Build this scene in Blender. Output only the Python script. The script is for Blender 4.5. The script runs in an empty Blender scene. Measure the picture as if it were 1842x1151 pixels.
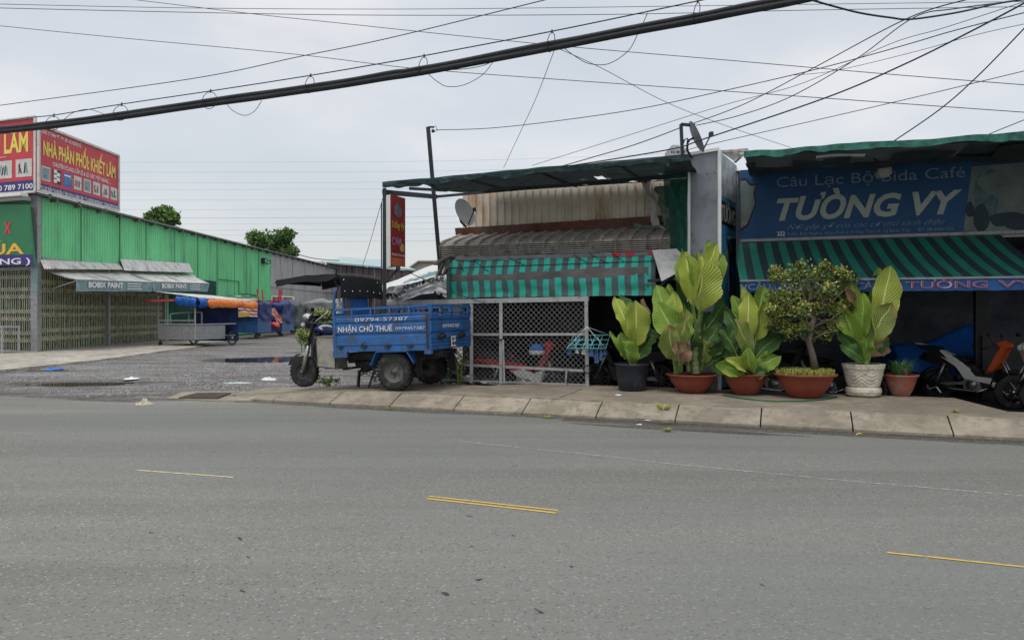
import bpy, math, random
from mathutils import Vector, Matrix, noise
random.seed(7)
S = bpy.context.scene
RAD = math.radians
# ------------------------------------------------------------------ camera
CAMZ, FP, CX, HY = 1.5, 1350.0, 921.0, 560.0      # eye height, focal length in photo pixels, centre column, horizon row
cd = bpy.data.cameras.new('camera'); cam = bpy.data.objects.new('camera', cd); S.collection.objects.link(cam)
cam.location = (0, 0, CAMZ); cam.rotation_euler = (RAD(90), 0, 0)
cd.sensor_width = 36; cd.lens = 36 * FP / 1842; cd.shift_y = (HY - 575.5) / 1842
cd.clip_start = 0.1; cd.clip_end = 6000
S.camera = cam
# ------------------------------------------------------------------ world
W = bpy.data.worlds.new('World'); S.world = W; W.use_nodes = True
nt = W.node_tree; nt.nodes.clear()
N = nt.nodes.new; L = nt.links.new
sun_el, sun_rot = RAD(68), RAD(200)
out = N('ShaderNodeOutputWorld'); sky = N('ShaderNodeTexSky'); sky.sky_type = 'NISHITA'; sky.sun_disc = False
sky.sun_elevation = sun_el; sky.sun_rotation = sun_rot; sky.air_density = 1.2; sky.dust_density = 3
b1 = N('ShaderNodeBackground'); b1.inputs[1].default_value = 0.04; L(sky.outputs[0], b1.inputs[0])
tc = N('ShaderNodeTexCoord'); mp = N('ShaderNodeMapping'); mp.inputs['Scale'].default_value = (1.6, 1.6, 4.2); mp.inputs['Location'].default_value = (3.1, 0.4, 1.7)
L(tc.outputs['Generated'], mp.inputs[0])
nz = N('ShaderNodeTexNoise'); nz.inputs['Scale'].default_value = 1.5; nz.inputs['Detail'].default_value = 7; nz.inputs['Roughness'].default_value = .5
L(mp.outputs[0], nz.inputs[0])
cr = N('ShaderNodeValToRGB'); e = cr.color_ramp.elements
e[0].position = .36; e[0].color = (.465, .480, .502, 1); e[1].position = .66; e[1].color = (.64, .615, .595, 1)
m_ = cr.color_ramp.elements.new(.52); m_.color = (.525, .532, .545, 1)
L(nz.outputs[0], cr.inputs[0])
sx = N('ShaderNodeSeparateXYZ'); L(tc.outputs['Generated'], sx.inputs[0])
mr = N('ShaderNodeMapRange'); mr.inputs[1].default_value = .35; mr.inputs[2].default_value = 1.0; mr.inputs[3].default_value = 1.0; mr.inputs[4].default_value = 2.3
L(sx.outputs[2], mr.inputs[0])
b2 = N('ShaderNodeBackground'); L(cr.outputs[0], b2.inputs[0]); L(mr.outputs[0], b2.inputs[1])
ad = N('ShaderNodeAddShader'); L(b1.outputs[0], ad.inputs[0]); L(b2.outputs[0], ad.inputs[1]); L(ad.outputs[0], out.inputs[0])
sl = bpy.data.lights.new('sun', 'SUN'); sl.energy = 1.0; sl.angle = RAD(16); sl.color = (1, .95, .88)
so = bpy.data.objects.new('sun', sl); S.collection.objects.link(so)
so.rotation_euler = (RAD(90) - sun_el, 0, RAD(-20))     # high, from behind the camera and to its left, through thin cloud
S.view_settings.view_transform = 'Standard'; S.view_settings.look = 'None'; S.view_settings.exposure = 0.16; S.view_settings.gamma = 1
# ------------------------------------------------------------------ frames
A = RAD(20.6); CA, SA = math.cos(A), math.sin(A)
def P(px, py, D): return Vector(((px - CX) / FP * D, D, CAMZ + (HY - py) / FP * D))
def G(px, py, z=0.0): return P(px, py, FP * (CAMZ - z) / (py - HY))
def R(s, d, z=0.0): return Vector((s * CA + d * SA, -s * SA + d * CA, z))       # along the road, across the road, up
def sd(v): return (v.x * CA - v.y * SA, v.x * SA + v.y * CA)
def FR(px, py, d):                                                                # where a sight line meets the upright plane at d
    rx = (px - CX) / FP; t = d / (rx * SA + CA); return P(px, py, t)
def SA_(px, d): return sd(FR(px, HY, d))[0]
def WX(px, py, x):                                                                # ... the upright plane x = const
    return P(px, py, x / ((px - CX) / FP))
UR = Vector((CA, -SA, 0)); NR = Vector((SA, CA, 0)); UP = Vector((0, 0, 1))
def n3(x, y, z=0.0): return noise.noise(Vector((x, y, z)))
# ------------------------------------------------------------------ mesh builder
class MB:
    def __init__(s): s.v = []; s.f = []; s.m = []; s.uv = {}; s.sm = []
    def add(s, pts, faces, m=0, smooth=False):
        o = len(s.v); s.v += [Vector(p) for p in pts]
        for f in faces: s.f.append([o + i for i in f]); s.m.append(m); s.sm.append(smooth)
        return o
    def box(s, x0, x1, y0, y1, z0, z1, m=0, T=None):
        p = [Vector((x, y, z)) for z in (z0, z1) for y in (y0, y1) for x in (x0, x1)]
        if T: p = [T @ q for q in p]
        s.add(p, [(0, 2, 3, 1), (4, 5, 7, 6), (0, 1, 5, 4), (2, 6, 7, 3), (0, 4, 6, 2), (1, 3, 7, 5)], m)
    def bar(s, a, b, w, h=None, m=0, up=UP):
        a = Vector(a); b = Vector(b); h = h or w; t = (b - a).normalized()
        if abs(t.dot(up)) > .97: up = Vector((1, 0, 0)) if abs(t.x) < .5 else Vector((0, 1, 0))
        x = t.cross(up).normalized(); y = x.cross(t).normalized()
        p = [q + x * i * w / 2 + y * j * h / 2 for q in (a, b) for j in (-1, 1) for i in (-1, 1)]
        s.add(p, [(0, 2, 3, 1), (4, 5, 7, 6), (0, 1, 5, 4), (2, 6, 7, 3), (0, 4, 6, 2), (1, 3, 7, 5)], m)
    def tube(s, pts, r, n=8, m=0, caps=True, closed=False, smooth=True):
        pts = [Vector(p) for p in pts]; k = len(pts)
        rs = r if isinstance(r, (list, tuple)) else [r] * k
        o = len(s.v); prev = None
        for i, p in enumerate(pts):
            if closed: t = pts[(i + 1) % k] - pts[i - 1]
            else: t = pts[min(i + 1, k - 1)] - pts[max(i - 1, 0)]
            t.normalize()
            if prev is None: x = t.orthogonal().normalized()
            else:
                x = prev - t * prev.dot(t)
                x = x.normalized() if x.length > 1e-6 else t.orthogonal().normalized()
            prev = x; y = t.cross(x)
            for j in range(n):
                a = 2 * math.pi * j / n; s.v.append(p + (x * math.cos(a) + y * math.sin(a)) * rs[i])
        for i in range(k if closed else k - 1):
            for j in range(n):
                a, b = o + i * n + j, o + i * n + (j + 1) % n; i2 = (i + 1) % k
                c, d = o + i2 * n + (j + 1) % n, o + i2 * n + j
                s.f.append([a, b, c, d]); s.m.append(m); s.sm.append(smooth)
        if caps and not closed:
            s.f.append([o + j for j in range(n)][::-1]); s.m.append(m); s.sm.append(False)
            s.f.append([o + (k - 1) * n + j for j in range(n)]); s.m.append(m); s.sm.append(False)
    def lathe(s, prof, n=24, c=(0, 0, 0), axis='Z', m=0, mod=None, smooth=True):
        c = Vector(c); o = len(s.v)
        for (r, h) in prof:
            for j in range(n):
                a = 2 * math.pi * j / n; rr = r * (mod(a, h) if mod else 1); x, y = math.cos(a) * rr, math.sin(a) * rr
                s.v.append(c + (Vector((x, y, h)) if axis == 'Z' else Vector((x, h, y)) if axis == 'Y' else Vector((h, x, y))))
        for i in range(len(prof) - 1):
            for j in range(n):
                s.f.append([o + i * n + j, o + i * n + (j + 1) % n, o + (i + 1) * n + (j + 1) % n, o + (i + 1) * n + j]); s.m.append(m); s.sm.append(smooth)
    def prism(s, poly, y0, y1, m=0, taper=1.0):      # outline in x,z, given thickness in y, sides drawn in a little
        k = len(poly); cx = sum(p[0] for p in poly) / k; cz = sum(p[1] for p in poly) / k
        ym = (y0 + y1) / 2; e = abs(y1 - y0) * .18 if taper < 1 else 0
        rows = [(y0, taper), (y0 + e, 1), (y1 - e, 1), (y1, taper)] if taper < 1 else [(y0, 1), (y1, 1)]
        pts = [(cx + (p[0] - cx) * t, y, cz + (p[1] - cz) * t) for (y, t) in rows for p in poly]
        F = [tuple(range(k))[::-1], tuple((len(rows) - 1) * k + i for i in range(k))]
        for q in range(len(rows) - 1):
            F += [(q * k + i, q * k + (i + 1) % k, (q + 1) * k + (i + 1) % k, (q + 1) * k + i) for i in range(k)]
        s.add(pts, F, m)
    def grid(s, fn, nu, nv, m=0, smooth=True, uv=False):
        o = len(s.v)
        for j in range(nv + 1):
            for i in range(nu + 1):
                if uv: s.uv[len(s.v)] = (i / nu, j / nv)
                s.v.append(Vector(fn(i / nu, j / nv)))
        for j in range(nv):
            for i in range(nu):
                mm = m(i, j) if callable(m) else m
                if mm is None: continue
                a = o + j * (nu + 1) + i; s.f.append([a, a + 1, a + nu + 2, a + nu + 1]); s.m.append(mm); s.sm.append(smooth)
    def ball(s, c, r, m=0, n=10, sq=(1, 1, 1), nz_=0):
        c = Vector(c)
        def fn(u, v):
            a, b = 2 * math.pi * u, math.pi * (v - .5)
            q = Vector((math.cos(a) * math.cos(b) * sq[0], math.sin(a) * math.cos(b) * sq[1], math.sin(b) * sq[2])) * r
            if nz_: q *= 1 + nz_ * noise.noise((c + q) * (1.2 / r))
            return c + q
        s.grid(fn, n, max(6, n // 2 + 1), m)
    def text(s, body, o, r, u, x, y, w, cap, m=0, bold=0.0, shear=0.0, off=.004, th=.003):
        v, f = glyphs(body, bold, shear); x0 = min(p[0] for p in v); x1 = max(p[0] for p in v)
        k = w / (x1 - x0); h = cap / CAPH; nrm = Vector(r).cross(Vector(u)).normalized()
        s.add([Vector(o) + Vector(r) * (x + (p[0] - x0) * k) + Vector(u) * (y + p[1] * h) + nrm * (off + (th if p[2] > 0 else 0)) for p in v], f, m)
    def build(s, name, mats, parent=None, world=False, fn=None):
        me = bpy.data.meshes.new(name)
        v = s.v
        if world and parent is not None: M_ = base(parent).inverted(); v = [M_ @ p for p in v]
        elif world: pass
        me.from_pydata([tuple(p) for p in v], [], s.f)
        if not isinstance(mats, (list, tuple)): mats = [mats]
        for q in mats: me.materials.append(q)
        me.polygons.foreach_set('material_index', s.m); me.polygons.foreach_set('use_smooth', s.sm)
        if s.uv:
            ul = me.uv_layers.new(name='UVMap')
            for l in me.loops: ul.data[l.index].uv = s.uv.get(l.vertex_index, (0, 0))
        me.validate(); me.update()
        o = bpy.data.objects.new(name, me); S.collection.objects.link(o)
        if parent is not None: o.parent = parent
        return o
class TB:                                  # every line of writing becomes a part of its own
    def __init__(s): s.c = []
    def text(s, *a, **k): s.c.append((a, k))
    def build(s, name, mats, parent=None, world=False):
        for a, k in s.c:
            q = MB(); a = list(a)
            mi = a[8] if len(a) > 8 else 0
            if len(a) > 8: a[8] = 0
            q.text(*a, **k); q.build(name, mats[mi] if isinstance(mats, (list, tuple)) else mats, parent, world)
def base(e): return Matrix.Translation(e.location) @ e.rotation_euler.to_matrix().to_4x4()
_g = {}
def glyphs(body, bold, shear):
    k = (body, bold, shear)
    if k not in _g:
        c = bpy.data.curves.new('t', 'FONT'); c.body = body; c.offset = bold; c.shear = shear; c.extrude = .01; c.resolution_u = 3
        o = bpy.data.objects.new('t', c); S.collection.objects.link(o)
        dg = bpy.context.evaluated_depsgraph_get(); me = bpy.data.meshes.new_from_object(o.evaluated_get(dg), depsgraph=dg)
        _g[k] = ([tuple(p.co) for p in me.vertices], [tuple(p.vertices) for p in me.polygons])
        bpy.data.meshes.remove(me); bpy.data.objects.remove(o); bpy.data.curves.remove(c)
    return _g[k]
CAPH = max(p[1] for p in glyphs('H', 0, 0)[0])
def tag(o, label, cat, group=None):
    o['label'] = label; o['category'] = cat
    if group: o['group'] = group
    return o
def thing(name, label, cat, loc=(0, 0, 0), rz=0.0, group=None, ry=0.0):
    o = bpy.data.objects.new(name, None); S.collection.objects.link(o); o.empty_display_size = .2
    o.location = Vector(loc); o.rotation_euler = (0, ry, rz); return tag(o, label, cat, group)
def struct(o, kind='structure'): o['kind'] = kind; return o
def copy_tree(o, parent=None):
    c = o.copy(); S.collection.objects.link(c)
    if parent is not None: c.parent = parent
    for ch in list(o.children): copy_tree(ch, c)
    return c
# ------------------------------------------------------------------ materials
def nodes(name):
    m = bpy.data.materials.new(name); m.use_nodes = True; t = m.node_tree; b = t.nodes['Principled BSDF']
    return m, t, b
def mixc(t, fac, a, b, mode='MIX'):
    x = t.nodes.new('ShaderNodeMix'); x.data_type = 'RGBA'; x.blend_type = mode
    for i, q in ((0, fac), (6, a), (7, b)):
        if hasattr(q, 'is_linked') or hasattr(q, 'node'): t.links.new(q, x.inputs[i])
        else: x.inputs[i].default_value = q if i == 0 else (*q[:3], 1)
    return x.outputs[2]
def nzt(t, scale, detail=4, rough=.6, stretch=None, rot=None, src='Object', loc=None):
    tc = t.nodes.new('ShaderNodeTexCoord'); mp = t.nodes.new('ShaderNodeMapping')
    if stretch: mp.inputs['Scale'].default_value = stretch
    if rot: mp.inputs['Rotation'].default_value = rot
    if loc: mp.inputs['Location'].default_value = loc
    t.links.new(tc.outputs[src], mp.inputs[0])
    n = t.nodes.new('ShaderNodeTexNoise'); n.inputs['Scale'].default_value = scale; n.inputs['Detail'].default_value = detail; n.inputs['Roughness'].default_value = rough
    t.links.new(mp.outputs[0], n.inputs[0]); return n.outputs[0]
def ramp(t, src, a, b, va=0.0, vb=1.0):
    r = t.nodes.new('ShaderNodeMapRange'); r.inputs[1].default_value = a; r.inputs[2].default_value = b; r.inputs[3].default_value = va; r.inputs[4].default_value = vb
    r.clamp = True; t.links.new(src, r.inputs[0]); return r.outputs[0]
def bumpn(t, b, h, strength, dist=.01):
    u = t.nodes.new('ShaderNodeBump'); u.inputs['Strength'].default_value = strength; u.inputs['Distance'].default_value = dist
    t.links.new(h, u.inputs['Height']); t.links.new(u.outputs[0], b.inputs['Normal'])
def mat(name, col, rough=.7, metal=0.0, var=.18, vs=3.0, bump=0.0, bs=40, dirt=None, stretch=None, alpha=1.0, spec=.4, bd=.01):
    m, t, b = nodes(name)
    n = nzt(t, vs, 5, .6, stretch)
    c = mixc(t, ramp(t, n, .3, .7), tuple(x * (1 - var) for x in col), tuple(min(1, x * (1 + var)) for x in col))
    if dirt:
        dc, amt, ds = dirt[:3]; d = nzt(t, ds, 6, .7, dirt[3] if len(dirt) > 3 else None, loc=(3, 7, 1))
        c = mixc(t, ramp(t, d, .62 - amt * .3, .75 - amt * .2), c, dc)
    t.links.new(c, b.inputs['Base Color']); b.inputs['Roughness'].default_value = rough; b.inputs['Metallic'].default_value = metal
    b.inputs['Specular IOR Level'].default_value = spec; b.inputs['Alpha'].default_value = alpha
    if bump: bumpn(t, b, nzt(t, bs, 4, .6), bump, bd)
    return m
BROWN = (.10, .065, .04); GREYD = (.12, .115, .11)
M = {}
def mk(k, *a, **w): M[k] = mat(k, *a, **w)
mk('green_sheet', (.17, .60, .275), .55, var=.14, vs=.5, dirt=((.10, .34, .18), .38, 1.0, (1, 1, .15)))
mk('grey_sheet', (.42, .42, .42), .5, .3, var=.12, vs=.6, dirt=((.22, .20, .18), .3, 1.5, (1, 1, .2)))
mk('pale_sheet', (.56, .55, .53), .55, .2, var=.18, vs=2, dirt=((.25, .23, .21), .4, 3))
mk('roof_sheet', (.16, .16, .16), .5, .3, var=.2)
mk('dark_steel', (.035, .04, .045), .6, .3)
mk('grey_steel', (.27, .28, .29), .55, .3, var=.2, vs=8, dirt=((.14, .10, .07), .25, 12))
mk('galv', (.38, .385, .38), .5, .4, var=.15, vs=6, dirt=((.2, .17, .14), .3, 9))
mk('gate_cream', (.44, .45, .31), .6, .1, var=.2, vs=4, dirt=((.12, .12, .08), .35, 6))
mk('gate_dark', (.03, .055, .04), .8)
mk('gate_tan', (.33, .32, .24), .6, .1, var=.3, vs=4)
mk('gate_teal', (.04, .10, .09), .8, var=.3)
mk('sign_red', (.50, .045, .065), .5, var=.08, vs=1)
mk('sign_darkred', (.24, .02, .02), .5, var=.2, vs=3)
mk('sign_orange', (.45, .12, .04), .5, var=.2, vs=3)
mk('sign_navy', (.035, .03, .17), .5, var=.1)
mk('sign_green', (.02, .17, .07), .45, var=.1)
mk('sign_blue', (.008, .062, .17), .6, var=.15, vs=1, dirt=((.02, .07, .16), .3, 3))
mk('sign_blue2', (.012, .085, .27), .6, var=.2, vs=2)
mk('yellow', (.75, .62, .12), .5, var=.05)
mk('gold', (.75, .42, .05), .5, var=.1)
mk('white', (.72, .72, .70), .55, var=.06)
mk('offwhite', (.55, .55, .52), .6, var=.12, dirt=((.35, .33, .3), .3, 4))
mk('letter_grey', (.34, .40, .37), .6, var=.1)
mk('letter_blue', (.16, .24, .34), .6, var=.1)
mk('letter_pink', (.50, .34, .38), .6, var=.1)
mk('magenta', (.35, .02, .10), .5)
mk('black', (.012, .012, .014), .5, var=.2)
mk('rubber', (.022, .022, .023), .85, var=.25, vs=20, bump=.3, bs=80, dirt=((.09, .085, .075), .3, 8))
mk('cable', (.02, .022, .026), .6, var=.3, vs=5, bump=.3, bs=30)
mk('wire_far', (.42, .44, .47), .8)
mk('vinyl', (.012, .013, .015), .6, spec=.25, var=.2, vs=4, bump=.25, bs=9, bd=.03)
mk('blue_paint', (.018, .112, .32), .45, .0, var=.25, vs=4, bump=.08, bs=30, dirt=((.07, .06, .06), .38, 7), spec=.5)
mk('blue_dark', (.012, .03, .13), .3, var=.1)
mk('chrome', (.55, .55, .56), .22, 1.0, var=.1)
mk('alu', (.34, .34, .33), .4, .8, var=.15, vs=9)
mk('engine', (.05, .05, .048), .55, .5, var=.4, vs=14)
mk('dust_rim', (.11, .11, .105), .7, .3, var=.3, vs=12)
mk('red_paint', (.45, .02, .025), .35, var=.12)
mk('white_paint', (.80, .81, .78), .35, var=.08)
mk('orange', (.62, .10, .02), .45, var=.15)
mk('orange_tarp', (.70, .19, .03), .5, var=.25, vs=3, bump=.3, bs=6, bd=.05)
mk('blue_tarp', (.014, .09, .36), .45, var=.25, vs=2.5, bump=.35, bs=6, bd=.05)
mk('navy_tarp', (.012, .03, .13), .5, var=.3, vs=2.5, bump=.35, bs=6, bd=.05)
mk('cover_blue', (.012, .15, .58), .6, var=.25, vs=2.5, bump=.35, bs=5, bd=.05)
mk('dark_tarp', (.07, .08, .08), .6, var=.3, vs=3, bump=.35, bs=5, bd=.05)
mk('grey_tarp', (.17, .18, .18), .6, var=.3, vs=3, bump=.35, bs=5, bd=.05)
mk('white_cloth', (.55, .55, .53), .75, var=.15, vs=3, bump=.4, bs=5, bd=.05, dirt=((.32, .31, .29), .3, 3))
mk('teal_cloth', (.10, .22, .24), .7, var=.25, vs=3, bump=.3, bs=6, bd=.04)
mk('valance', (.20, .31, .33), .7, var=.25, vs=3, bump=.4, bs=4, bd=.05)
mk('red_cloth', (.42, .05, .07), .8, var=.25)
mk('aw_green', (.05, .54, .42), .75, var=.2, vs=3, dirt=((.03, .30, .23), .2, 5))
mk('aw_grey', (.11, .165, .16), .75, var=.2, vs=3, dirt=((.07, .09, .09), .3, 5))
mk('aw_worn', (.155, .15, .14), .8, var=.3, vs=2.5, bump=.4, bs=7, bd=.03)
mk('aw_dkgreen', (.010, .16, .115), .75, var=.2)
mk('aw_black', (.012, .035, .04), .8, var=.2)
mk('tile_eave', (.33, .31, .27), .7, var=.25, vs=5, dirt=((.12, .11, .10), .4, 9))
mk('cream_sheet', (.70, .65, .55), .6, .1, var=.12, vs=2, dirt=((.42, .24, .10), .33, 1.1, (1, 1, .35)))
mk('galv_wire', (.20, .20, .20), .5, .3)
mk('pic_pale', (.13, .17, .165), .7, var=.3, vs=3)
mk('pic_dark', (.02, .035, .05), .7)
mk('pic_mid', (.07, .12, .14), .7, var=.5, vs=8)
mk('rust', (.16, .06, .045), .85, var=.3, vs=5, dirt=((.14, .135, .13), .55, 1.1))
mk('net', (.012, .032, .034), .95, var=.6, vs=9, dirt=((.07, .12, .125), .30, 5, (.5, 5, 3)), alpha=.985)
mk('net_green', (.008, .07, .05), .95, var=.5, vs=5, alpha=.90)
mk('net_lip', (.02, .10, .078), .9, var=.6, vs=8)
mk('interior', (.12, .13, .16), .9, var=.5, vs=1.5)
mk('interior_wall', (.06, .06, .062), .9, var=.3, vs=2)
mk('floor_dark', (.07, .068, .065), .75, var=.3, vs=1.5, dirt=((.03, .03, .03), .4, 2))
mk('terracotta', (.22, .048, .028), .6, var=.15, vs=6, bump=.15, bs=30, dirt=((.17, .08, .06), .32, 7, (1, 1, 1)))
mk('terracotta_b', (.33, .085, .06), .7, var=.2, vs=6, bump=.2, bs=30, dirt=((.22, .18, .16), .45, 6))
mk('pot_black', (.018, .022, .032), .5, var=.3, vs=5, dirt=((.06, .06, .06), .2, 7))
mk('pot_white', (.56, .53, .43), .75, var=.12, vs=5, bump=.3, bs=24, dirt=((.28, .25, .19), .35, 8))
mk('soil', (.05, .035, .025), .95, bump=.8, bs=30)
mk('bark', (.13, .105, .08), .9, var=.3, vs=14, bump=.6, bs=40)
mk('stem_green', (.16, .24, .06), .6, var=.3, vs=10)
mk('brick_red', (.22, .06, .04), .85, var=.3, vs=9)
mk('teal_plastic', (.12, .42, .45), .5)
mk('clothes', (.05, .10, .22), .9, var=.6, vs=6)
mk('wood', (.15, .125, .10), .75, var=.25, vs=5)
mk('carton', (.30, .20, .11), .85, var=.2)
mk('far_brown', (.085, .062, .058), .85, var=.25, vs=.5)
mk('far_roof', (.30, .40, .40), .7, var=.1, vs=.3)
mk('far_pale', (.42, .39, .35), .8, var=.08, vs=.2)
mk('tower', (.38, .40, .42), .8, var=.05)
mk('tower_win', (.07, .08, .10), .4)
mk('hose', (.01, .13, .05), .5)
mk('pale_film', (.42, .52, .50), .6)
mk('paper', (.62, .63, .63), .8, bump=.3, bs=30)
mk('pale_bag', (.45, .42, .30), .8, bump=.3, bs=30)
mk('blue_plastic', (.02, .15, .5), .5)
mk('pink', (.55, .10, .12), .6, var=.3)
mk('box_grey', (.19, .215, .24), .55, .15, var=.2, vs=2, dirt=((.11, .11, .11), .3, 4))
mk('ad_blue', (.04, .26, .45), .5, var=.3, vs=1.5, dirt=((.02, .10, .22), .3, 3))
mk('gold_dull', (.45, .30, .06), .6)
def leafmat(name, c1, c2, vein, tip=None):
    m, t, b = nodes(name)
    uv = t.nodes.new('ShaderNodeUVMap'); sp = t.nodes.new('ShaderNodeSeparateXYZ'); t.links.new(uv.outputs[0], sp.inputs[0])
    def math_(op, a, bb=None, cc=None):
        q = t.nodes.new('ShaderNodeMath'); q.operation = op
        for i, x in enumerate((a, bb, cc)):
            if x is None: continue
            if isinstance(x, (int, float)): q.inputs[i].default_value = x
            else: t.links.new(x, q.inputs[i])
        return q.outputs[0]
    av = math_('ABSOLUTE', math_('SUBTRACT', sp.outputs[1], .5))
    ph = math_('SUBTRACT', math_('MULTIPLY', sp.outputs[0], 110), math_('MULTIPLY', av, 60))
    w = math_('SINE', ph); lv = ramp(t, w, .35, 1.0)
    n = nzt(t, 3.5, 4, .6); c = mixc(t, ramp(t, n, .3, .7), c1, c2)
    c = mixc(t, math_('MULTIPLY', lv, .42), c, vein)
    c = mixc(t, ramp(t, av, .018, .032, 1, 0), c, tuple(min(1, x * 1.25) for x in vein))
    edge = ramp(t, av, .455, .5); c = mixc(t, math_('MULTIPLY', edge, .35), c, vein)
    if tip: c = mixc(t, ramp(t, math_('ADD', math_('ADD', sp.outputs[0], math_('MULTIPLY', av, .5)), math_('MULTIPLY', n, .5)), 1.16, 1.34), c, tip)
    t.links.new(c, b.inputs['Base Color']); b.inputs['Roughness'].default_value = .48; b.inputs['Specular IOR Level'].default_value = .35
    bumpn(t, b, w, .5, .012)
    tr = t.nodes.new('ShaderNodeBsdfTranslucent'); t.links.new(c, tr.inputs[0]); ms = t.nodes.new('ShaderNodeMixShader'); ms.inputs[0].default_value = .22
    o = t.nodes['Material Output']; t.links.new(b.outputs[0], ms.inputs[1]); t.links.new(tr.outputs[0], ms.inputs[2]); t.links.new(ms.outputs[0], o.inputs[0])
    M[name] = m
leafmat('leaf_lime', (.27, .37, .035), (.42, .49, .07), (.62, .64, .26))
leafmat('leaf_mid', (.15, .28, .03), (.26, .40, .05), (.38, .50, .16))
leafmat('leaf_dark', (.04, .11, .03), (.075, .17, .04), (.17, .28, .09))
leafmat('leaf_edge', (.14, .21, .04), (.24, .30, .07), (.45, .48, .18), (.30, .20, .07))
leafmat('leaf_dry', (.26, .16, .09), (.36, .22, .14), (.40, .28, .18), (.30, .16, .10))
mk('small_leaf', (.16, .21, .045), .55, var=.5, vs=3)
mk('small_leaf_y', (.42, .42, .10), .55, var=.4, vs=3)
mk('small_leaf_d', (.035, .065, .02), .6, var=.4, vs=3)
mk('tree_leaf', (.085, .17, .04), .6, var=.5, vs=.8)
mk('tree_leaf_y', (.13, .22, .04), .6, var=.4, vs=.8)
mk('cover_plant', (.27, .28, .06), .7, var=.4, vs=14)
mk('grass_blade', (.10, .22, .07), .6, var=.4, vs=14)
# ground materials
def ground_mat(name, base_, kind):
    m, t, b = nodes(name)
    big = nzt(t, .35, 5, .6, (1, 1, 1)); c = mixc(t, ramp(t, big, .3, .7), tuple(x * .9 for x in base_), tuple(x * 1.1 for x in base_))
    if kind == 'asphalt':
        st = nzt(t, 1.0, 5, .65, (.06, 1.5, 1), (0, 0, A)); c = mixc(t, ramp(t, st, .38, .66, 0, .75), c, tuple(x * 1.28 for x in base_))
        st2 = nzt(t, 1.0, 4, .6, (.05, .55, 1), (0, 0, A), loc=(5, 2, 0)); c = mixc(t, ramp(t, st2, .50, .62, 0, .6), c, tuple(x * .70 for x in base_))
        mot = nzt(t, 9, 6, .75); c = mixc(t, ramp(t, mot, .35, .7, 0, .18), c, tuple(x * .72 for x in base_))
        vo = t.nodes.new('ShaderNodeTexVoronoi'); vo.inputs['Scale'].default_value = 80; tcn = t.nodes.new('ShaderNodeTexCoord'); t.links.new(tcn.outputs['Object'], vo.inputs[0])
        sc = t.nodes.new('ShaderNodeSeparateColor'); t.links.new(vo.outputs['Color'], sc.inputs[0])
        c = mixc(t, ramp(t, sc.outputs[0], .91, .98, 0, .62), c, (.34, .34, .32)); c = mixc(t, ramp(t, sc.outputs[1], .86, .97, 0, .7), c, (.065, .065, .062))
        pit = nzt(t, 26, 2, .5, (.5, 1.6, 1), (0, 0, A)); c = mixc(t, ramp(t, pit, .72, .76, 0, .7), c, (.05, .05, .05))
        wide = nzt(t, .22, 3, .5, (.35, 1, 1), (0, 0, A), loc=(2, 9, 0)); c = mixc(t, ramp(t, wide, .42, .60, 0, .5), c, (base_[0] * .86, base_[1] * .90, base_[2] * .98))
        bumpn(t, b, sc.outputs[2], .3, .003); b.inputs['Roughness'].default_value = .85
    elif kind == 'gravel':
        p1 = nzt(t, .55, 7, .75, (.45, 1.3, 1)); c = mixc(t, ramp(t, p1, .45, .53), c, (.088, .074, .060))
        p2 = nzt(t, 1.6, 5, .65, (.3, 1.8, 1), loc=(8, 3, 0)); c = mixc(t, ramp(t, p2, .52, .60, 0, .85), c, (.30, .295, .28))
        vo = t.nodes.new('ShaderNodeTexVoronoi'); vo.inputs['Scale'].default_value = 26; tcn = t.nodes.new('ShaderNodeTexCoord'); t.links.new(tcn.outputs['Object'], vo.inputs[0])
        sc = t.nodes.new('ShaderNodeSeparateColor'); t.links.new(vo.outputs['Color'], sc.inputs[0])
        c = mixc(t, ramp(t, sc.outputs[0], .2, 1, 0, .5), c, (.40, .40, .41)); c = mixc(t, ramp(t, vo.outputs['Distance'], .3, .75, 0, .75), c, (.06, .055, .05))
        sz = t.nodes.new('ShaderNodeSeparateXYZ'); t.links.new(tcn.outputs['Object'], sz.inputs[0]); c = mixc(t, ramp(t, sz.outputs[2], -.048, -.012, .75, 0), c, (.055, .047, .038))
        bumpn(t, b, vo.outputs['Distance'], .8, .03); b.inputs['Roughness'].default_value = .8
        # wet and darker where the ground lies low
    elif kind == 'concrete':
        st = nzt(t, 1.3, 6, .7); c = mixc(t, ramp(t, st, .40, .58, 0, .9), c, tuple(x * .62 for x in base_))
        s2 = nzt(t, 6, 7, .8, loc=(4, 1, 0)); c = mixc(t, ramp(t, s2, .50, .60, 0, .7), c, (.15, .13, .10))
        s3 = nzt(t, 45, 3, .7); c = mixc(t, ramp(t, s3, .62, .72, 0, .6), c, (.10, .09, .08))
        bumpn(t, b, s2, .3, .01); b.inputs['Roughness'].default_value = .88
    t.links.new(c, b.inputs['Base Color']); b.inputs['Specular IOR Level'].default_value = .25; M[name] = m
ground_mat('asphalt', (.160, .161, .142), 'asphalt'); ground_mat('gravel', (.185, .182, .172), 'gravel')
ground_mat('concrete', (.285, .248, .192), 'concrete'); ground_mat('kerb_concrete', (.315, .276, .214), 'concrete'); ground_mat('apron', (.44, .41, .35), 'concrete')
mk('earth', (.14, .115, .085), .95, var=.3, vs=.6, bump=.5, bs=10)
mk('stone', (.27, .27, .27), .85, var=.5, vs=9)
mk('stone_dark', (.11, .11, .11), .85, var=.4, vs=9)
m_, t_, b_ = nodes('water'); b_.inputs['Base Color'].default_value = (.035, .03, .022, 1); b_.inputs['Roughness'].default_value = .04; b_.inputs['Specular IOR Level'].default_value = .6
M['water'] = m_
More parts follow.
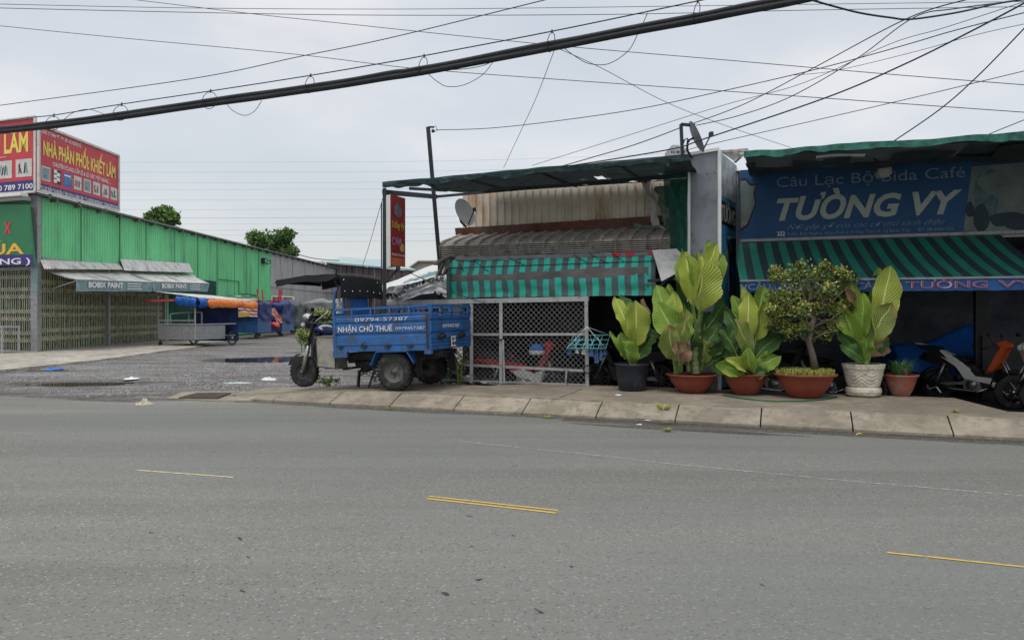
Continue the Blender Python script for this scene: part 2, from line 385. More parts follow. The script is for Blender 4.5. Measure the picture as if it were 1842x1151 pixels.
def paintmat(name, col, lo, hi):
    m, t, b = nodes(name); n = nzt(t, 14, 7, .8); 
    t.links.new(ramp(t, n, lo, hi), b.inputs['Alpha']); b.inputs['Base Color'].default_value = (*col, 1); b.inputs['Roughness'].default_value = .7; M[name] = m
paintmat('line_yellow', (.58, .38, .07), .34, .46); paintmat('line_pale', (.55, .47, .25), .36, .5); paintmat('line_worn', (.42, .42, .40), .42, .62)
paintmat('crack', (.03, .03, .03), .42, .52); paintmat('grit', (.085, .075, .06), .42, .60)
paintmat('track', (.135, .138, .132), .42, 1.1)
paintmat('stain', (.09, .08, .065), .38, .62)
# ================================================================== GROUND
mb = MB(); mb.add([(-3000, -500, -.16), (3000, -500, -.16), (3000, 3000, -.16), (-3000, 3000, -.16)], [(0, 1, 2, 3)]); struct(mb.build('ground', M['earth']))
# road: near side far behind the camera, far edge along the kerb and ragged across the mouth of the lane
edge = [(-400, 9.2), (-60, 9.2), (-25, 9.25)]
for px, py in ((-60, 709), (0, 711.5), (60, 715), (120, 718), (180, 722), (240, 724), (300, 721), (350, 719), (400, 720), (430, 721)):
    edge.append(sd(G(px, py)))
edge += [(-8.35, 10.24), (-8, 10.24), (60, 10.24), (400, 10.24)]
fine = []
for (a, b) in zip(edge, edge[1:]):
    k = max(1, min(14, int((b[0] - a[0]) / .12))) if -16 < a[0] < -8.4 else 1
    for i in range(k):
        f = i / k; s_ = a[0] + (b[0] - a[0]) * f; d_ = a[1] + (b[1] - a[1]) * f
        if -16 < s_ < -8.6: d_ += .10 * n3(s_ * 3, 1.3) + .05 * n3(s_ * 11, 4)
        fine.append((s_, d_))
fine.append(edge[-1])
mb = MB(); k = len(fine)
mb.add([R(s_, -30, 0) for s_, d_ in fine] + [R(s_, d_, 0) for s_, d_ in fine] + [R(s_, d_ + .02, -.12) for s_, d_ in fine],
       [(i, i + 1, k + i + 1, k + i) for i in range(k - 1)] + [(k + i, k + i + 1, 2 * k + i + 1, 2 * k + i) for i in range(k - 1)])
struct(mb.build('road', M['asphalt']))
# lane of gravel and mud with dips that hold water
PUD = [(-9.1, 15.9, 1.15, .55, .075), (-7.4, 16.3, .9, .25, .04), (-8.0, 23.6, 2.1, 1.7, .12), (-6.6, 24.6, 1.2, 1.0, .10), (-12.0, 19.2, 1.4, .4, .05), (-4.6, 19.5, 1.5, .5, .05)]
def lane_z(x, y):
    s_, d_ = sd(Vector((x, y, 0)))
    z = -.035 + min(1, max(0, (d_ - 9.6) / 6)) * .06 + .022 * n3(x * .5, y * .9) + .014 * n3(x * 1.9, y * 2.6, 3) + .008 * n3(x * 6, y * 7, 5)
    for (cx, cy, rx, ry, dp) in PUD:
        q = ((x - cx) / rx) ** 2 + ((y - cy) / ry) ** 2
        if q < 6: z -= dp * math.exp(-q * 1.2)
    return z
mb = MB()
mb.grid(lambda u, v: (-19 + 18.8 * u, 9.5 + 19.5 * v, lane_z(-19 + 18.8 * u, 9.5 + 19.5 * v)), 150, 170)
mb.grid(lambda u, v: (-60 + 70 * u, 29 + 190 * v * v, lane_z(-60 + 70 * u, 29 + 190 * v * v)), 60, 60)
mb.grid(lambda u, v: (-60 + 41 * u, 9.5 + 19.5 * v, lane_z(-60 + 41 * u, 9.5 + 19.5 * v)), 24, 24)
struct(mb.build('lane', M['gravel']))
for (x0, x1, y0, y1, z) in ((-11.2, -4.9, 14.6, 17.2, -.046), (-10.6, -4.8, 20.8, 27.2, -.028), (-13.6, -10.6, 18.6, 19.8, -.022)):
    mb = MB(); mb.add([(x0, y0, z), (x1, y0, z), (x1, y1, z), (x0, y1, z)], [(0, 1, 2, 3)]); struct(mb.build('puddle', M['water']))
# loose stones
mb = MB(); rnd = random.Random(3)
for i in range(21000):
    px = rnd.uniform(0, 620); py = 628 + 92 * rnd.random() ** .8
    p = G(px, py, 0); w = .35 + .65 * (px > 330) * (py > 648)
    if rnd.random() > w or n3(p.x * .7, p.y * 1.3, 9) < -.05: continue
    s_, d_ = sd(p)
    if d_ < 9.75 + .45 * (px < 420) * 0 + (.7 if s_ > -9.4 else 0) or p.x < -12.1: continue
    z = lane_z(p.x, p.y)
    if z < -.03: continue
    r = rnd.uniform(.008, .022) * (1.5 if rnd.random() < .1 else 1)
    a = rnd.random() * 6.28; c_, s2 = math.cos(a) * r, math.sin(a) * r
    mb.add([(p.x + c_, p.y + s2, z), (p.x - s2, p.y + c_, z + r * .1), (p.x - c_, p.y - s2, z), (p.x + s2, p.y - c_, z), (p.x + r * .2, p.y, z + r * rnd.uniform(.5, 1))],
           [(0, 1, 4), (1, 2, 4), (2, 3, 4), (3, 0, 4)], rnd.choice((0, 0, 1)))
tag(struct(mb.build('gravel', [M['stone'], M['stone_dark']]), 'stuff'), 'loose grey stones scattered over the muddy lane', 'gravel')
# sidewalk and sloped kerb
def walk_z(s_): 
    f = min(1, max(0, (-6.3 - s_) / 3.1)); return .2 - .175 * f * f * (3 - 2 * f) + .004 * n3(s_ * .9, 2)
def back(s_):
    if s_ < -5: return 12.12 + .03 * n3(s_ * 5, 1)
    if s_ < -4.4: return 12.12 + (s_ + 5) / .6 * .7
    if s_ < 2.25: return 12.9 + .02 * n3(s_ * 4, 2)
    if s_ < 2.6: return 12.9 - (s_ - 2.25) / .35 * 1.5 + .05 * n3(s_ * 14, 3)
    return 11.4
ss = [-9.55 + i * .05 for i in range(int((14 + 9.55) / .05) + 1)]
mb = MB(); k = len(ss); pts = []
for s_ in ss: pts += [R(s_ + (.35 * max(0, (12.1 - 10.64)) if s_ < -9.3 else 0), 10.64, walk_z(s_)), R(s_, (10.64 + back(s_)) / 2, walk_z(s_) + .006 * n3(s_, 7)), R(s_, back(s_), walk_z(s_)), R(s_, back(s_) + .01, -.2)]
mb.add(pts, [(4 * i + j, 4 * i + 4 + j, 4 * i + 5 + j, 4 * i + 1 + j) for i in range(k - 1) for j in range(3)])
struct(mb.build('sidewalk', M['concrete']))
mb = MB(); s0 = -9.16
while s0 < 15:
    s1 = s0 + 1.094; a, b = s0 + .009, s1 - .009; jz = .005 * random.uniform(-1, 1); jd = random.uniform(-.008, .008)
    def ring(s_):
        z = walk_z(s_); return [R(s_, 10.235 + jd, -.05), R(s_, 10.235 + jd, .012 + .02 * (z > .06)), R(s_, 10.26 + jd, .03 + .015 * (z > .06)), R(s_, 10.60, z - .008 + jz), R(s_, 10.632, z + .002 + jz), R(s_, 10.636, z - .06)]
    seg = 18; rows = [ring(a + (b - a) * i / seg) for i in range(seg + 1)]
    for r_ in rows:
        for v_ in r_[1:5]: v_.z += .007 * n3(v_.x * 7, v_.y * 7, 2) - .02 * max(0, n3(v_.x * 4.3, v_.y * 4.3, 6) - .42); v_.y += .008 * n3(v_.x * 9, 3)
    mb.add([p for r_ in rows for p in r_], [(6 * i + j, 6 * i + 6 + j, 6 * i + 7 + j, 6 * i + 1 + j) for i in range(seg) for j in range(5)] + [(0, 1, 2, 3, 4, 5), tuple(6 * seg + q for q in (5, 4, 3, 2, 1, 0))])
    s0 = s1
struct(mb.build('kerb', M['kerb_concrete']))
mb = MB(); mb.add([R(-9.4, 10.3, -.02), R(14, 10.3, -.02), R(14, 10.7, -.02), R(-9.4, 10.7, -.02)], [(0, 1, 2, 3)]); struct(mb.build('kerb_footing', M['soil']))
# low end of the sidewalk at the lane: a concrete wedge round the drain
mb = MB(); q = [G(x, y, 0) for x, y in ((300, 717), (330, 705), (425, 704), (470, 706), (455, 722), (380, 722))]
mb.add([(p.x, p.y, .012) for p in q] + [(p.x, p.y, -.1) for p in q], [(0, 5, 4, 3, 2, 1)] + [(i, (i + 1) % 6, 6 + (i + 1) % 6, 6 + i) for i in range(6)]); struct(mb.build('drain_surround', M['concrete']))
g0, g1, g2, g3 = [G(x, y, .012) for x, y in ((322, 716.5), (352, 708.5), (415, 708.5), (392, 717.5))]
mb = MB()
for i in range(15):
    f = (i + .5) / 15; a = g0.lerp(g3, f); b = g1.lerp(g2, f); mb.bar(a + UP * .012, b + UP * .012, .028, .02)
for f in (0, .33, .66, 1): mb.bar(g0.lerp(g1, f) + UP * .012, g3.lerp(g2, f) + UP * .012, .03, .024)
mb.add([g0 + UP * .004, g3 + UP * .004, g2 + UP * .004, g1 + UP * .004], [(0, 1, 2, 3)], 1)
tag(mb.build('drain_grate', [mat('old_iron', (.075, .055, .045), .85, var=.5, vs=12), M['black']]), 'rusty iron drain grate at the foot of the sidewalk ramp', 'drain grate')
# shop yard behind, lower than the sidewalk
YZ = -.13
mb = MB(); mb.add([R(-7.2, 11.0, YZ), R(20, 11.0, YZ), R(20, 30, YZ), R(-7.2, 30, YZ)], [(0, 1, 2, 3)]); struct(mb.build('yard_floor', M['floor_dark']))
# concrete apron in front of the green warehouse
mb = MB(); ed = [(-12.9, 13.5), (-12.5, 17.5), (-12.35, 19.5), (-12.2, 22), (-12.3, 24), (-12.6, 27), (-12.7, 30), (-13.6, 33.5), (-13.9, 37)]
pts = []; fine = []
for a, b in zip(ed, ed[1:]):
    for i in range(10): f = i / 10; fine.append((a[0] + (b[0] - a[0]) * f + .08 * n3(a[1] * 3 + f * 9, 2), a[1] + (b[1] - a[1]) * f))
k = len(fine)
for (x, y) in fine: pts += [(x, y, -.05), (x, y, .075 + .01 * n3(x * 3, y * 2)), (-45, y, .08)]
mb.add(pts, [(3 * i + j, 3 * i + 1 + j, 3 * i + 4 + j, 3 * i + 3 + j) for i in range(k - 1) for j in range(2)])
struct(mb.build('concrete_apron', M['apron']))
# road paint
def stripe(pts, w, m, name='road_marking', z=.004, kind='structure'):
    p = [G(x, y, z) for x, y in pts]; mb = MB()
    for a, b in zip(p, p[1:]):
        t = (b - a).normalized(); nn = Vector((-t.y, t.x, 0)) * w / 2; k = max(1, int((b - a).length / .2))
        for i in range(k):
            c, d = a.lerp(b, i / k), a.lerp(b, (i + 1) / k); mb.add([c - nn, d - nn, d + nn, c + nn], [(0, 1, 2, 3)])
    return struct(mb.build(name, M[m]))
stripe([(772, 892), (1004, 917.5)], .027, 'line_yellow'); stripe([(768, 896), (1000, 922)], .030, 'line_yellow')
stripe([(245, 845), (420, 858)], .03, 'line_pale'); stripe([(1596, 993), (1722, 1006), (1990, 1035)], .026, 'line_yellow')
stripe([(245, 848.5), (400, 860)], .012, 'line_worn')
stripe([(820, 793), (1068, 818), (1200, 833), (1500, 862), (1860, 893)], .03, 'line_worn')
# grit along the foot of the kerb and faint darker wheel tracks
def strip(s0, s1, d0, d1, z, m, name, seed):
    mb = MB(); mb.grid(lambda u, v: R(s0 + (s1 - s0) * u, d0 + (d1 - d0) * v + .05 * n3(u * 60, seed) * (1 - v), z), 120, 2); return struct(mb.build(name, M[m]))
strip(-9.2, 14, 10.02, 10.245, .0025, 'grit', 'gutter_grit', 1); strip(-3, 14, 9.85, 10.24, .0021, 'stain', 'gutter_grit', 4)

def patch(cx, cy, lx, ly, m, z, seed, ang=A, n=18):
    c = G(cx, cy, z); mb = MB(); pts = []
    for i in range(n):
        a = 2 * math.pi * i / n; r = 1 + .45 * n3(seed + math.cos(a) * 1.5, math.sin(a) * 1.5, seed)
        x, y = math.cos(a) * lx * r, math.sin(a) * ly * r; pts.append((c.x + x * math.cos(-ang) - y * math.sin(-ang), c.y + x * math.sin(-ang) + y * math.cos(-ang), z))
    mb.add(pts, [tuple(range(n))]); return mb
for i, (x, y, lx, ly) in enumerate(((800, 1066, .05, .012), (432, 968, .05, .01), (970, 1098, .045, .009), (860, 1042, .01, .03), (1028, 1018, .014, .01))):
    struct(patch(x, y, lx, ly, 'crack', .003 + i * .0001, i * 3.1, A + .6).build('road_crack', M['crack']))
rc_ = random.Random(21)
for i in range(18):
    x = rc_.uniform(60, 1800); y = rc_.uniform(800, 1130); q_ = rc_.uniform(.4, 1)
    struct(patch(x, y, .03 * q_, .004 * q_ + .0015, 'crack', .0031 + i * .00005, i * 1.7, A + rc_.uniform(-.3, .9)).build('road_crack', M['crack']))
for i, (x, y, lx, ly) in enumerate(((1230, 772, 1.4, .13), (1330, 778, .7, .10), (700, 738, 1.5, .05))):
    struct(patch(x, y, lx, ly, 'stain', .0035 + i * .0002, i * 5.3).build('road_stain', M['stain']))
# cracks in the sidewalk
mb = MB()
def crack(pts, w=.012):
    p = [G(x, y, .2) for x, y in pts]; q = []
    for a, b in zip(p, p[1:]):
        for i in range(10): q.append(a.lerp(b, i / 10) + Vector((random.uniform(-.006, .006), random.uniform(-.012, .012), 0)))
    q.append(p[-1])
    for a, b in zip(q, q[1:]):
        nn = Vector((-(b - a).y, (b - a).x, 0)).normalized() * w / 2
        za = walk_z(sd(a)[0]) + .006; mb.add([(v.x, v.y, za) for v in (a - nn, b - nn, b + nn, a + nn)], [(0, 1, 2, 3)])
crack([(1005, 716), (1035, 705), (1048, 699)]); crack([(815, 711), (880, 713), (1000, 717)], .008); crack([(1205, 734), (1230, 735.5), (1330, 740), (1345, 741)], .01); crack([(600, 706), (625, 701), (700, 702)], .014)
struct(mb.build('sidewalk_crack', M['soil']))
# hose, litter, weeds
mb = MB(); hp = [(1300, 712), (1330, 717), (1365, 721), (1400, 723), (1440, 722.5), (1480, 720), (1505, 715)]
mb.tube([G(x, y, .2) + UP * .012 for x, y in hp], .011, 6); tag(mb.build('garden_hose', M['hose']), 'thin green garden hose lying on the sidewalk in front of the red pots', 'hose')
def litter(name, label, cat, c, pts, m, h=.01):
    mb = MB(); k = len(pts); sd_ = pts[0][0] * 50 + pts[0][1] * 31
    def lf(u, v):
        a = u * k; i = int(a) % k; f = a - int(a); x = (pts[i][0] * (1 - f) + pts[(i + 1) % k][0] * f) * v * 1.15; y = (pts[i][1] * (1 - f) + pts[(i + 1) % k][1] * f) * v * 1.15
        return (c.x + x + .3 * h * n3(x * 40, y * 40, sd_), c.y + y, c.z + .005 + h * .7 * (1 - v * v) * (.55 + 1.6 * n3(x * 26 + sd_, y * 18)))
    mb.grid(lf, k * 3, 7, smooth=False)
    return tag(mb.build(name, M[m]), label, cat)
def blob(rx, ry, seed, n=12): return [(math.cos(6.283 * i / n) * rx * (1 + .4 * n3(seed, i * 1.7)), math.sin(6.283 * i / n) * ry * (1 + .4 * n3(seed + 3, i * 2.1))) for i in range(n)]
litter('paper_scrap', 'white strip of paper lying at the foot of the kerb', 'litter', G(1155, 754, .01), [(-.075, .17), (-.03, .15), (.08, -.08), (.11, -.14), (.05, -.15), (-.02, -.06)], 'paper', .03)
litter('paper_scrap', 'small white crumpled scrap below the white paper strip', 'litter', G(1150, 764, .01), blob(.035, .03, 2), 'paper', .02)
litter('plastic_scrap', 'small white scrap on the sidewalk between the gate and the black pot', 'litter', G(1112, 711, .2), blob(.05, .06, 5), 'paper', .02)
litter('crumpled_bag', 'pale beige crumpled bag lying on the road by the drain grate', 'litter', G(260, 727.5, 0), blob(.13, .11, 7), 'pale_bag', .10)
litter('plastic_bag', 'white plastic bag on the gravel in the middle of the lane', 'litter', G(237, 681.5, 0), blob(.13, .2, 9), 'paper', .05)
litter('plastic_bag', 'white crumpled bag on the gravel just left of the tricycle front wheel', 'litter', G(483, 683, 0), blob(.17, .22, 11), 'paper', .06)
litter('plastic_sheet', 'flat pale green plastic sheet on the gravel near the sidewalk end', 'litter', G(428, 689.5, 0), blob(.26, .11, 13), 'pale_film', .03)['label'] = 'flat pale teal plastic sheet on the gravel near the sidewalk end'
litter('plastic_bag', 'small blue plastic bag on the lane in front of the lattice gates', 'litter', G(95, 664.5, 0), blob(.17, .25, 15), 'blue_plastic', .06)
for i, (x, y, a) in enumerate(((1546, 782, .5), (1553, 776, 1.1), (1572, 777, 1.5))):
    c = G(x, y, .0); mb = MB(); d_ = Vector((math.cos(a), math.sin(a), 0)) * .06; mb.tube([c - d_ + UP * .008, c + UP * .02, c + d_ + UP * .008], .007, 5)
    tag(mb.build('straw', M['yellow']), ['yellow straw lying flat, lowest of three by the kerb', 'yellow straw lying between two other straws by the kerb', 'yellow straw standing apart to the right of two others by the kerb'][i], 'straw', 'yellow straws by the kerb')
def tuft(c, n, h, m, name='weed', spread=.1, w=.006, seed=1):
    rnd = random.Random(seed); mb = MB()
    for i in range(n):
        a = rnd.random() * 6.28; l = h * rnd.uniform(.5, 1.1); o = Vector((math.cos(a), math.sin(a), 0)); b0 = c + o * rnd.uniform(0, spread * .5)
        p1 = b0 + o * spread * .4 + UP * l * .7; p2 = b0 + o * spread * rnd.uniform(.6, 1.4) + UP * l * rnd.uniform(.6, 1.05); sd_ = Vector((-o.y, o.x, 0)) * w
        mb.add([b0 - sd_, b0 + sd_, p1 + sd_ * .8, p1 - sd_ * .8, p2], [(0, 1, 2, 3), (3, 2, 4)])
    return mb
tag(tuft(G(1193, 738, .2), 60, .10, 'grass_blade', spread=.14, seed=4).build('weed', M['cover_plant']), 'dry little weed growing from a crack at the top of the kerb', 'weed')

for i, (px, py, s) in enumerate(((1200, 776, 1), (985, 752, .7), (700, 736, .6), (1720, 742, .8))):
    tag(tuft(G(px, py, 0 if i != 3 else .2), 26, .06 * s, 'cover_plant', spread=.07, seed=30 + i).build('weed', M['cover_plant']), ('tiny weed in the gutter right of the white paper strip', 'tiny weed in the gutter below the mesh gate post', 'tiny weed in the gutter below the near rear wheel of the tricycle', 'tiny weed at the broken sidewalk corner on the right')[i], 'weed')
# ================================================================== GREEN WAREHOUSE
def corr(mb, o, r, u, w, h, pitch=.19, depth=.028, m=0, top=None, bot=None, nrm=None):
    """ribbed metal sheet: o corner, r along, u up; ribs run along u"""
    o = Vector(o); r = Vector(r); u = Vector(u); nn = (nrm or r.cross(u)).normalized(); k = max(1, int(w / pitch)); pts = []; x = 0; xs = []
    for i in range(k):
        x = i * w / k; p = w / k
        xs += [(x, 0), (x + p * .62, 0), (x + p * .70, depth), (x + p * .90, depth), (x + p * .98, 0)]
    xs.append((w, 0))
    rows = 7; P_ = []
    for j in range(rows):
        f = j / (rows - 1)
        for (x, dd) in xs:
            b_ = bot(x) if bot else 0; t_ = top(x) if top else h
            P_.append(o + r * x + u * (b_ + (t_ - b_) * f) + nn * (dd + .006 * n3(x * .7, f * 3)))
    kx = len(xs); mb.add(P_, [(j * kx + i, j * kx + i + 1, (j + 1) * kx + i + 1, (j + 1) * kx + i) for j in range(rows - 1) for i in range(kx - 1)], m)
X0, Y0, YG, YE = -16.85, 26.6, 52.4, 71.5; GZ = .08; RZ = 5.58
wh = thing('warehouse', 'long green corrugated metal warehouse with lattice gates along the muddy lane', 'warehouse', (X0, Y0, GZ))
Yd = Vector((0, 1, 0)); LG = -UR      # facade runs left along the road
EX = Vector((1, 0, 0))
mb = MB(); corr(mb, (X0, Y0 + .15, 3.3), Yd, UP, 9.9, RZ - 3.3, nrm=EX); corr(mb, (X0, 36.65, GZ), Yd, UP, YG - 36.65, RZ - GZ, nrm=EX)
for y in (29.3, 32.2, 34.5, 37.4, 40.2, 42.8, 45.5, 47.6, 49.8): mb.bar((X0 + .034, y, 3.4 if y < 36 else GZ), (X0 + .034, y, RZ), .035, .014, 1)
for a, b in (((X0 + .045, 43.0, 3.35), (X0 + .045, 46.2, 3.35)), ((X0 + .045, 46.2, 3.35), (X0 + .045, 46.2, 2.6)), ((X0 + .045, 46.2, 2.6), (X0 + .045, 49.3, 2.6)), ((X0 + .045, 49.3, 2.6), (X0 + .045, 49.3, 1.2))): mb.bar(a, b, .05, .02, 1)
mb.build('green_wall', [M['green_sheet'], mat('green_seam', (.015, .17, .06), .6)], wh, True)
mb = MB(); corr(mb, (X0, YG, GZ), Yd, UP, YE - YG, RZ - GZ, nrm=EX)
for y in (54.5, 57.5, 61, 64.6, 68.2): mb.bar((X0 + .034, y, GZ), (X0 + .034, y, RZ), .04, .014, 1)
mb.bar((X0 + .04, YG, 3.2), (X0 + .04, YE, 3.2), .04, .02, 1); mb.build('grey_wall', [M['grey_sheet'], M['grey_steel']], wh, True)
# roof with thin dark edge, one pitch up to a ridge and down again
mb = MB(); e0 = Vector((X0 + .28, Y0 - .35, RZ + .05)); rw = 8.0
C0 = Vector((X0, Y0, 0)); F1 = C0 + LG * 15
for (za, zb, m_i) in ((0, .07, 0),):
    q = [Vector((X0 + .28, Y0 - .35, RZ + .02)), Vector((X0 + .28, YE, RZ + .02)), Vector((-24, YE, 6.9)), Vector((-24, Y0 + 2.3, 6.9)), Vector((-32, YE, 5.6)), Vector((-32, Y0 + 5.4, 5.6))]
    mb.add(q + [p + UP * .07 for p in q], [(0, 1, 2, 3), (3, 2, 4, 5), (6, 9, 8, 7), (9, 11, 10, 8), (0, 6, 7, 1), (0, 3, 9, 6), (3, 5, 11, 9), (1, 7, 8, 2)])
for i in range(30):
    y = Y0 + .8 + i * 1.5; mb.bar((X0 - .1, y, RZ - .06), (X0 + .26, y, RZ - .04), .09, .10)
mb.build('roof', M['roof_sheet'], wh, True)
mb = MB(); mb.add([(X0 - .1, YE, GZ), (-32, YE, GZ), (-32, YE, 5.6), (-24, YE, 6.8), (X0 - .1, YE, RZ)], [(0, 1, 2, 3, 4)])
mb.add([(X0 - .16, Y0 + .1, GZ), (X0 - .16, 37, GZ), (X0 - .16, 37, RZ), (X0 - .16, Y0 + .1, RZ)], [(0, 1, 2, 3)], 1); mb.build('end_wall', [M['grey_sheet'], M['gate_dark']], wh, True)
# front: green sheets above, fascia, post at the corner
mb = MB(); corr(mb, F1 + UP * 3.0 + NR * .12, UR, UP, 15, 2.5); mb.build('front_wall', M['green_sheet'], wh, True)
mb = MB(); a = FR(-400, 380, sd(C0)[1] - .5); 
f0 = C0 - NR * .55 + UP * 5.55 + UR * .12; f1 = f0 + LG * 15 - UP * .02
mb.bar(f0, f1, .30, .10, 0); mb.bar(f0 - UP * .12 + NR * .1, f1 - UP * .12 + NR * .1, .3, .14, 1); mb.build('fascia', [M['white'], M['grey_steel']], wh, True)
mb = MB(); mb.box(X0 - .14, X0 + .10, Y0 - .12, Y0 + .10, GZ, RZ, 0); mb.box(X0 - .03, X0 + .11, Y0 - .14, Y0 - .1, 2.2, 3.1, 1); mb.build('corner_post', [M['grey_steel'], M['valance']], wh, True)
# folding lattice gates
def gate(o, r, w, h, back_m, m, seed):
    mb = MB(); nn = r.cross(UP); k = int(w / .112); p = w / k
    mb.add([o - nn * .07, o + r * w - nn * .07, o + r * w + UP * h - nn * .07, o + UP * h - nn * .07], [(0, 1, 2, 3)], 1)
    for i in range(k + 1):
        a = o + r * (i * p); j = .006 * math.sin(i * 2.3); mb.bar(a + nn * j, a + UP * h + nn * j, .028, .018, 0, up=nn)
        if i % 2 == 0: mb.bar(a - nn * .03 + r * p * .5, a + UP * h - nn * .03 + r * p * .5, .05, .008, 1, up=nn)
    for z in [h * q for q in (.13, .22, .39, .48, .66, .75, .90)]:
        for i in range(k):
            a = o + r * (i * p) + UP * z; b = o + r * ((i + 1) * p) + UP * z
            mb.bar(a - UP * .085 + nn * .014, b + UP * .085 + nn * .014, .022, .008, 0, up=nn); mb.bar(a + UP * .085 + nn * .02, b - UP * .085 + nn * .02, .022, .008, 0, up=nn)
    mb.bar(o + UP * .01, o + r * w + UP * .01, .06, .04, 2); mb.bar(o + UP * h, o + r * w + UP * h, .08, .12, 2)
    return mb.build('lattice_gate', [m, back_m, M['grey_steel']], wh, True)

def gy(px): return X0 / ((px - CX) / FP)
gate(Vector((X0 + .02, Y0 + .25, GZ)), Yd, gy(188) - Y0 - .25, 3.3, M['gate_dark'], M['gate_cream'], 1)
gate(Vector((X0 + .02, gy(193), GZ)), Yd, gy(291) - gy(193), 3.3, M['gate_dark'], M['gate_cream'], 2)
gate(C0 + LG * 5.2 + UP * GZ, UR, 5.05, 2.95, M['gate_teal'], M['gate_tan'], 3)
gate(C0 + LG * 12 + UP * GZ, UR, 6.6, 2.95, M['gate_teal'], M['gate_tan'], 3)
for p_ in ((X0 + .05, gy(190.5)), (X0 + .05, gy(292.5))): mb = MB(); mb.bar((*p_, GZ), (*p_, 3.35), .16, .2); mb.build('gate_post', M['grey_steel'], wh, True)
# dark shop niche to the right of the gates with shelves
mb = MB(); mb.box(X0 + .03, X0 + .06, 36.8, 42.6, GZ, 3.2, 0); mb.bar((X0 + .1, 39.3, 1.55), (X0 + .1, 40.6, 1.55), .5, .05, 1)
mb.build('doorway', [M['net_green'], M['sign_red']], wh, True)
# lamp fitting high on the wall
lp = thing('wall_lamp', 'small black lamp fitting high on the green wall next to the grey sheets', 'lamp', (X0 + .05, 50.6, 4.9))
mb = MB(); mb.box(0, .22, -.3, .3, -.18, .18); mb.tube([(.1, .45, 0), (.3, .62, .1), (.3, .75, -.05), (.1, .65, -.2), (.1, .45, 0)], .035, 6); mb.build('housing', M['dark_steel'], lp)
mb = MB(); mb.add([(.225, -.2, -.1), (.225, .2, -.1), (.225, .2, .1), (.225, -.2, .1)], [(0, 1, 2, 3)]); mb.build('lens', M['grey_steel'], lp)
# ------------------------------------------------------------------ billboards on the roof edge
def picture(mb, o, r, u, x, y, w, h, kind, nn):
    def rect(x, y, w, h, m, off): a = o + r * x + u * y + nn * off; mb.add([a, a + r * w, a + r * w + u * h, a + u * h], [(0, 1, 2, 3)], m)
    rnd = random.Random(kind)
    if kind == 1:
        for i in range(5): rect(x + w * (.1 + .38 * (i % 2)), y + h * (.05 + .17 * i), w * .38, h * .26, 2, .010 + .001 * i)
        rect(x, y, w, h, 5, .006); return
    rect(x, y, w, h, 3 if kind != 2 else 6, .006)
    if kind == 2: rect(x + w * .1, y + h * .75, w * .8, h * .12, 2, .009)
    if kind in (0, 4): rect(x + w * .1, y + h * .1, w * .8, h * .8, 4, .008); rect(x + w * .35, y + h * .25, w * .12, h * .12, 5, .010); return
    for i in range(4 if kind != 2 else 6):
        a = o + r * (x + w * (.2 + .17 * i)) + u * (y + h * .2) + nn * (.010 + .001 * i); t = rnd.uniform(-.25, .25) if kind != 3 else 0
        d_ = (u + r * t * 2).normalized() * h * rnd.uniform(.45, .62); s_ = r * w * .045
        mb.add([a - s_, a + s_, a + s_ + d_, a - s_ + d_], [(0, 1, 2, 3)], rnd.choice((5, 5, 7, 4, 8)) if kind != 2 else 4)
SGM = lambda: [M['sign_red'], M['sign_navy'], M['white'], M['offwhite'], M['valance'], M['dark_steel'], M['blue_plastic'], M['net_lip'], M['red_cloth'], M['galv']]
bx = X0 + .34
ya, yb = gy2 = (bx / ((69 - CX) / FP), bx / ((213 - CX) / FP)); zb, zt = 5.72, 8.02
bb = thing('billboard', 'red billboard with yellow lettering on the roof edge along the side of the green warehouse', 'billboard', (bx, ya, zb))
o = Vector((bx, ya, zb)); w_ = yb - ya; h_ = zt - zb; r = Yd; nn = Vector((1, 0, 0)); 
mb = MB(); a = o; mb.add([a, a + r * w_, a + r * w_ + UP * h_, a + UP * h_, a - nn * .06, a + r * w_ - nn * .06, a + r * w_ + UP * h_ - nn * .06, a + UP * h_ - nn * .06], [(0, 1, 2, 3), (7, 6, 5, 4), (0, 4, 5, 1), (3, 2, 6, 7), (0, 3, 7, 4), (1, 5, 6, 2)], 0)
b = o + nn * .004; mb.add([b, b + r * w_, b + r * w_ + UP * h_ * .115, b + UP * h_ * .115], [(0, 1, 2, 3)], 1)
for i in range(8): picture(mb, o, r, UP, w_ * (.03 + .122 * i), h_ * (.17), w_ * .095, h_ * .22, i, nn)
mb.build('panel', SGM(), bb, True)
mb = MB(); g_ = .05
for (p, q) in ((o, o + r * w_), (o + UP * h_, o + r * w_ + UP * h_), (o, o + UP * h_), (o + r * w_, o + r * w_ + UP * h_)): mb.bar(p + nn * .012, q + nn * .012, .08, .08)
for f in (.15, .5, .85):
    c = o + r * w_ * f - nn * .1; mb.bar(c + UP * h_ * .8, c - nn * 1.3 - UP * .05, .05, .05); mb.bar(c - UP * .15, c + UP * h_, .05, .05)
mb.build('frame', M['offwhite'], bb, True)
mb = TB()
mb.text('CÔNG TY TNHH ĐT - TM - DV - SX HOÀNG VŨ', o, r, UP, w_ * .025, h_ * .885, w_ * .46, h_ * .055, 0, .012, 0, .008)
mb.text('NHÀ PHÂN PHỐI: KHIẾT LÂM', o, r, UP, w_ * .05, h_ * .565, w_ * .90, h_ * .205, 1, .028, 0, .008)
mb.text('CHUYÊN CUNG CẤP SỈ & LẺ CÁC MẶT HÀNG ...', o, r, UP, w_ * .15, h_ * .435, w_ * .73, h_ * .062, 0, .012, 0, .008)
mb.text('ĐC: 222 TRẦN ĐẠI NGHĨA, P. TÂN TẠO A, Q. BÌNH TÂN   ĐT: A.VƯỢNG 090 789 1617   C.TRANG 090 789 7100', o, r, UP, w_ * .02, h_ * .025, w_ * .96, h_ * .052, 0, .012, 0, .012)
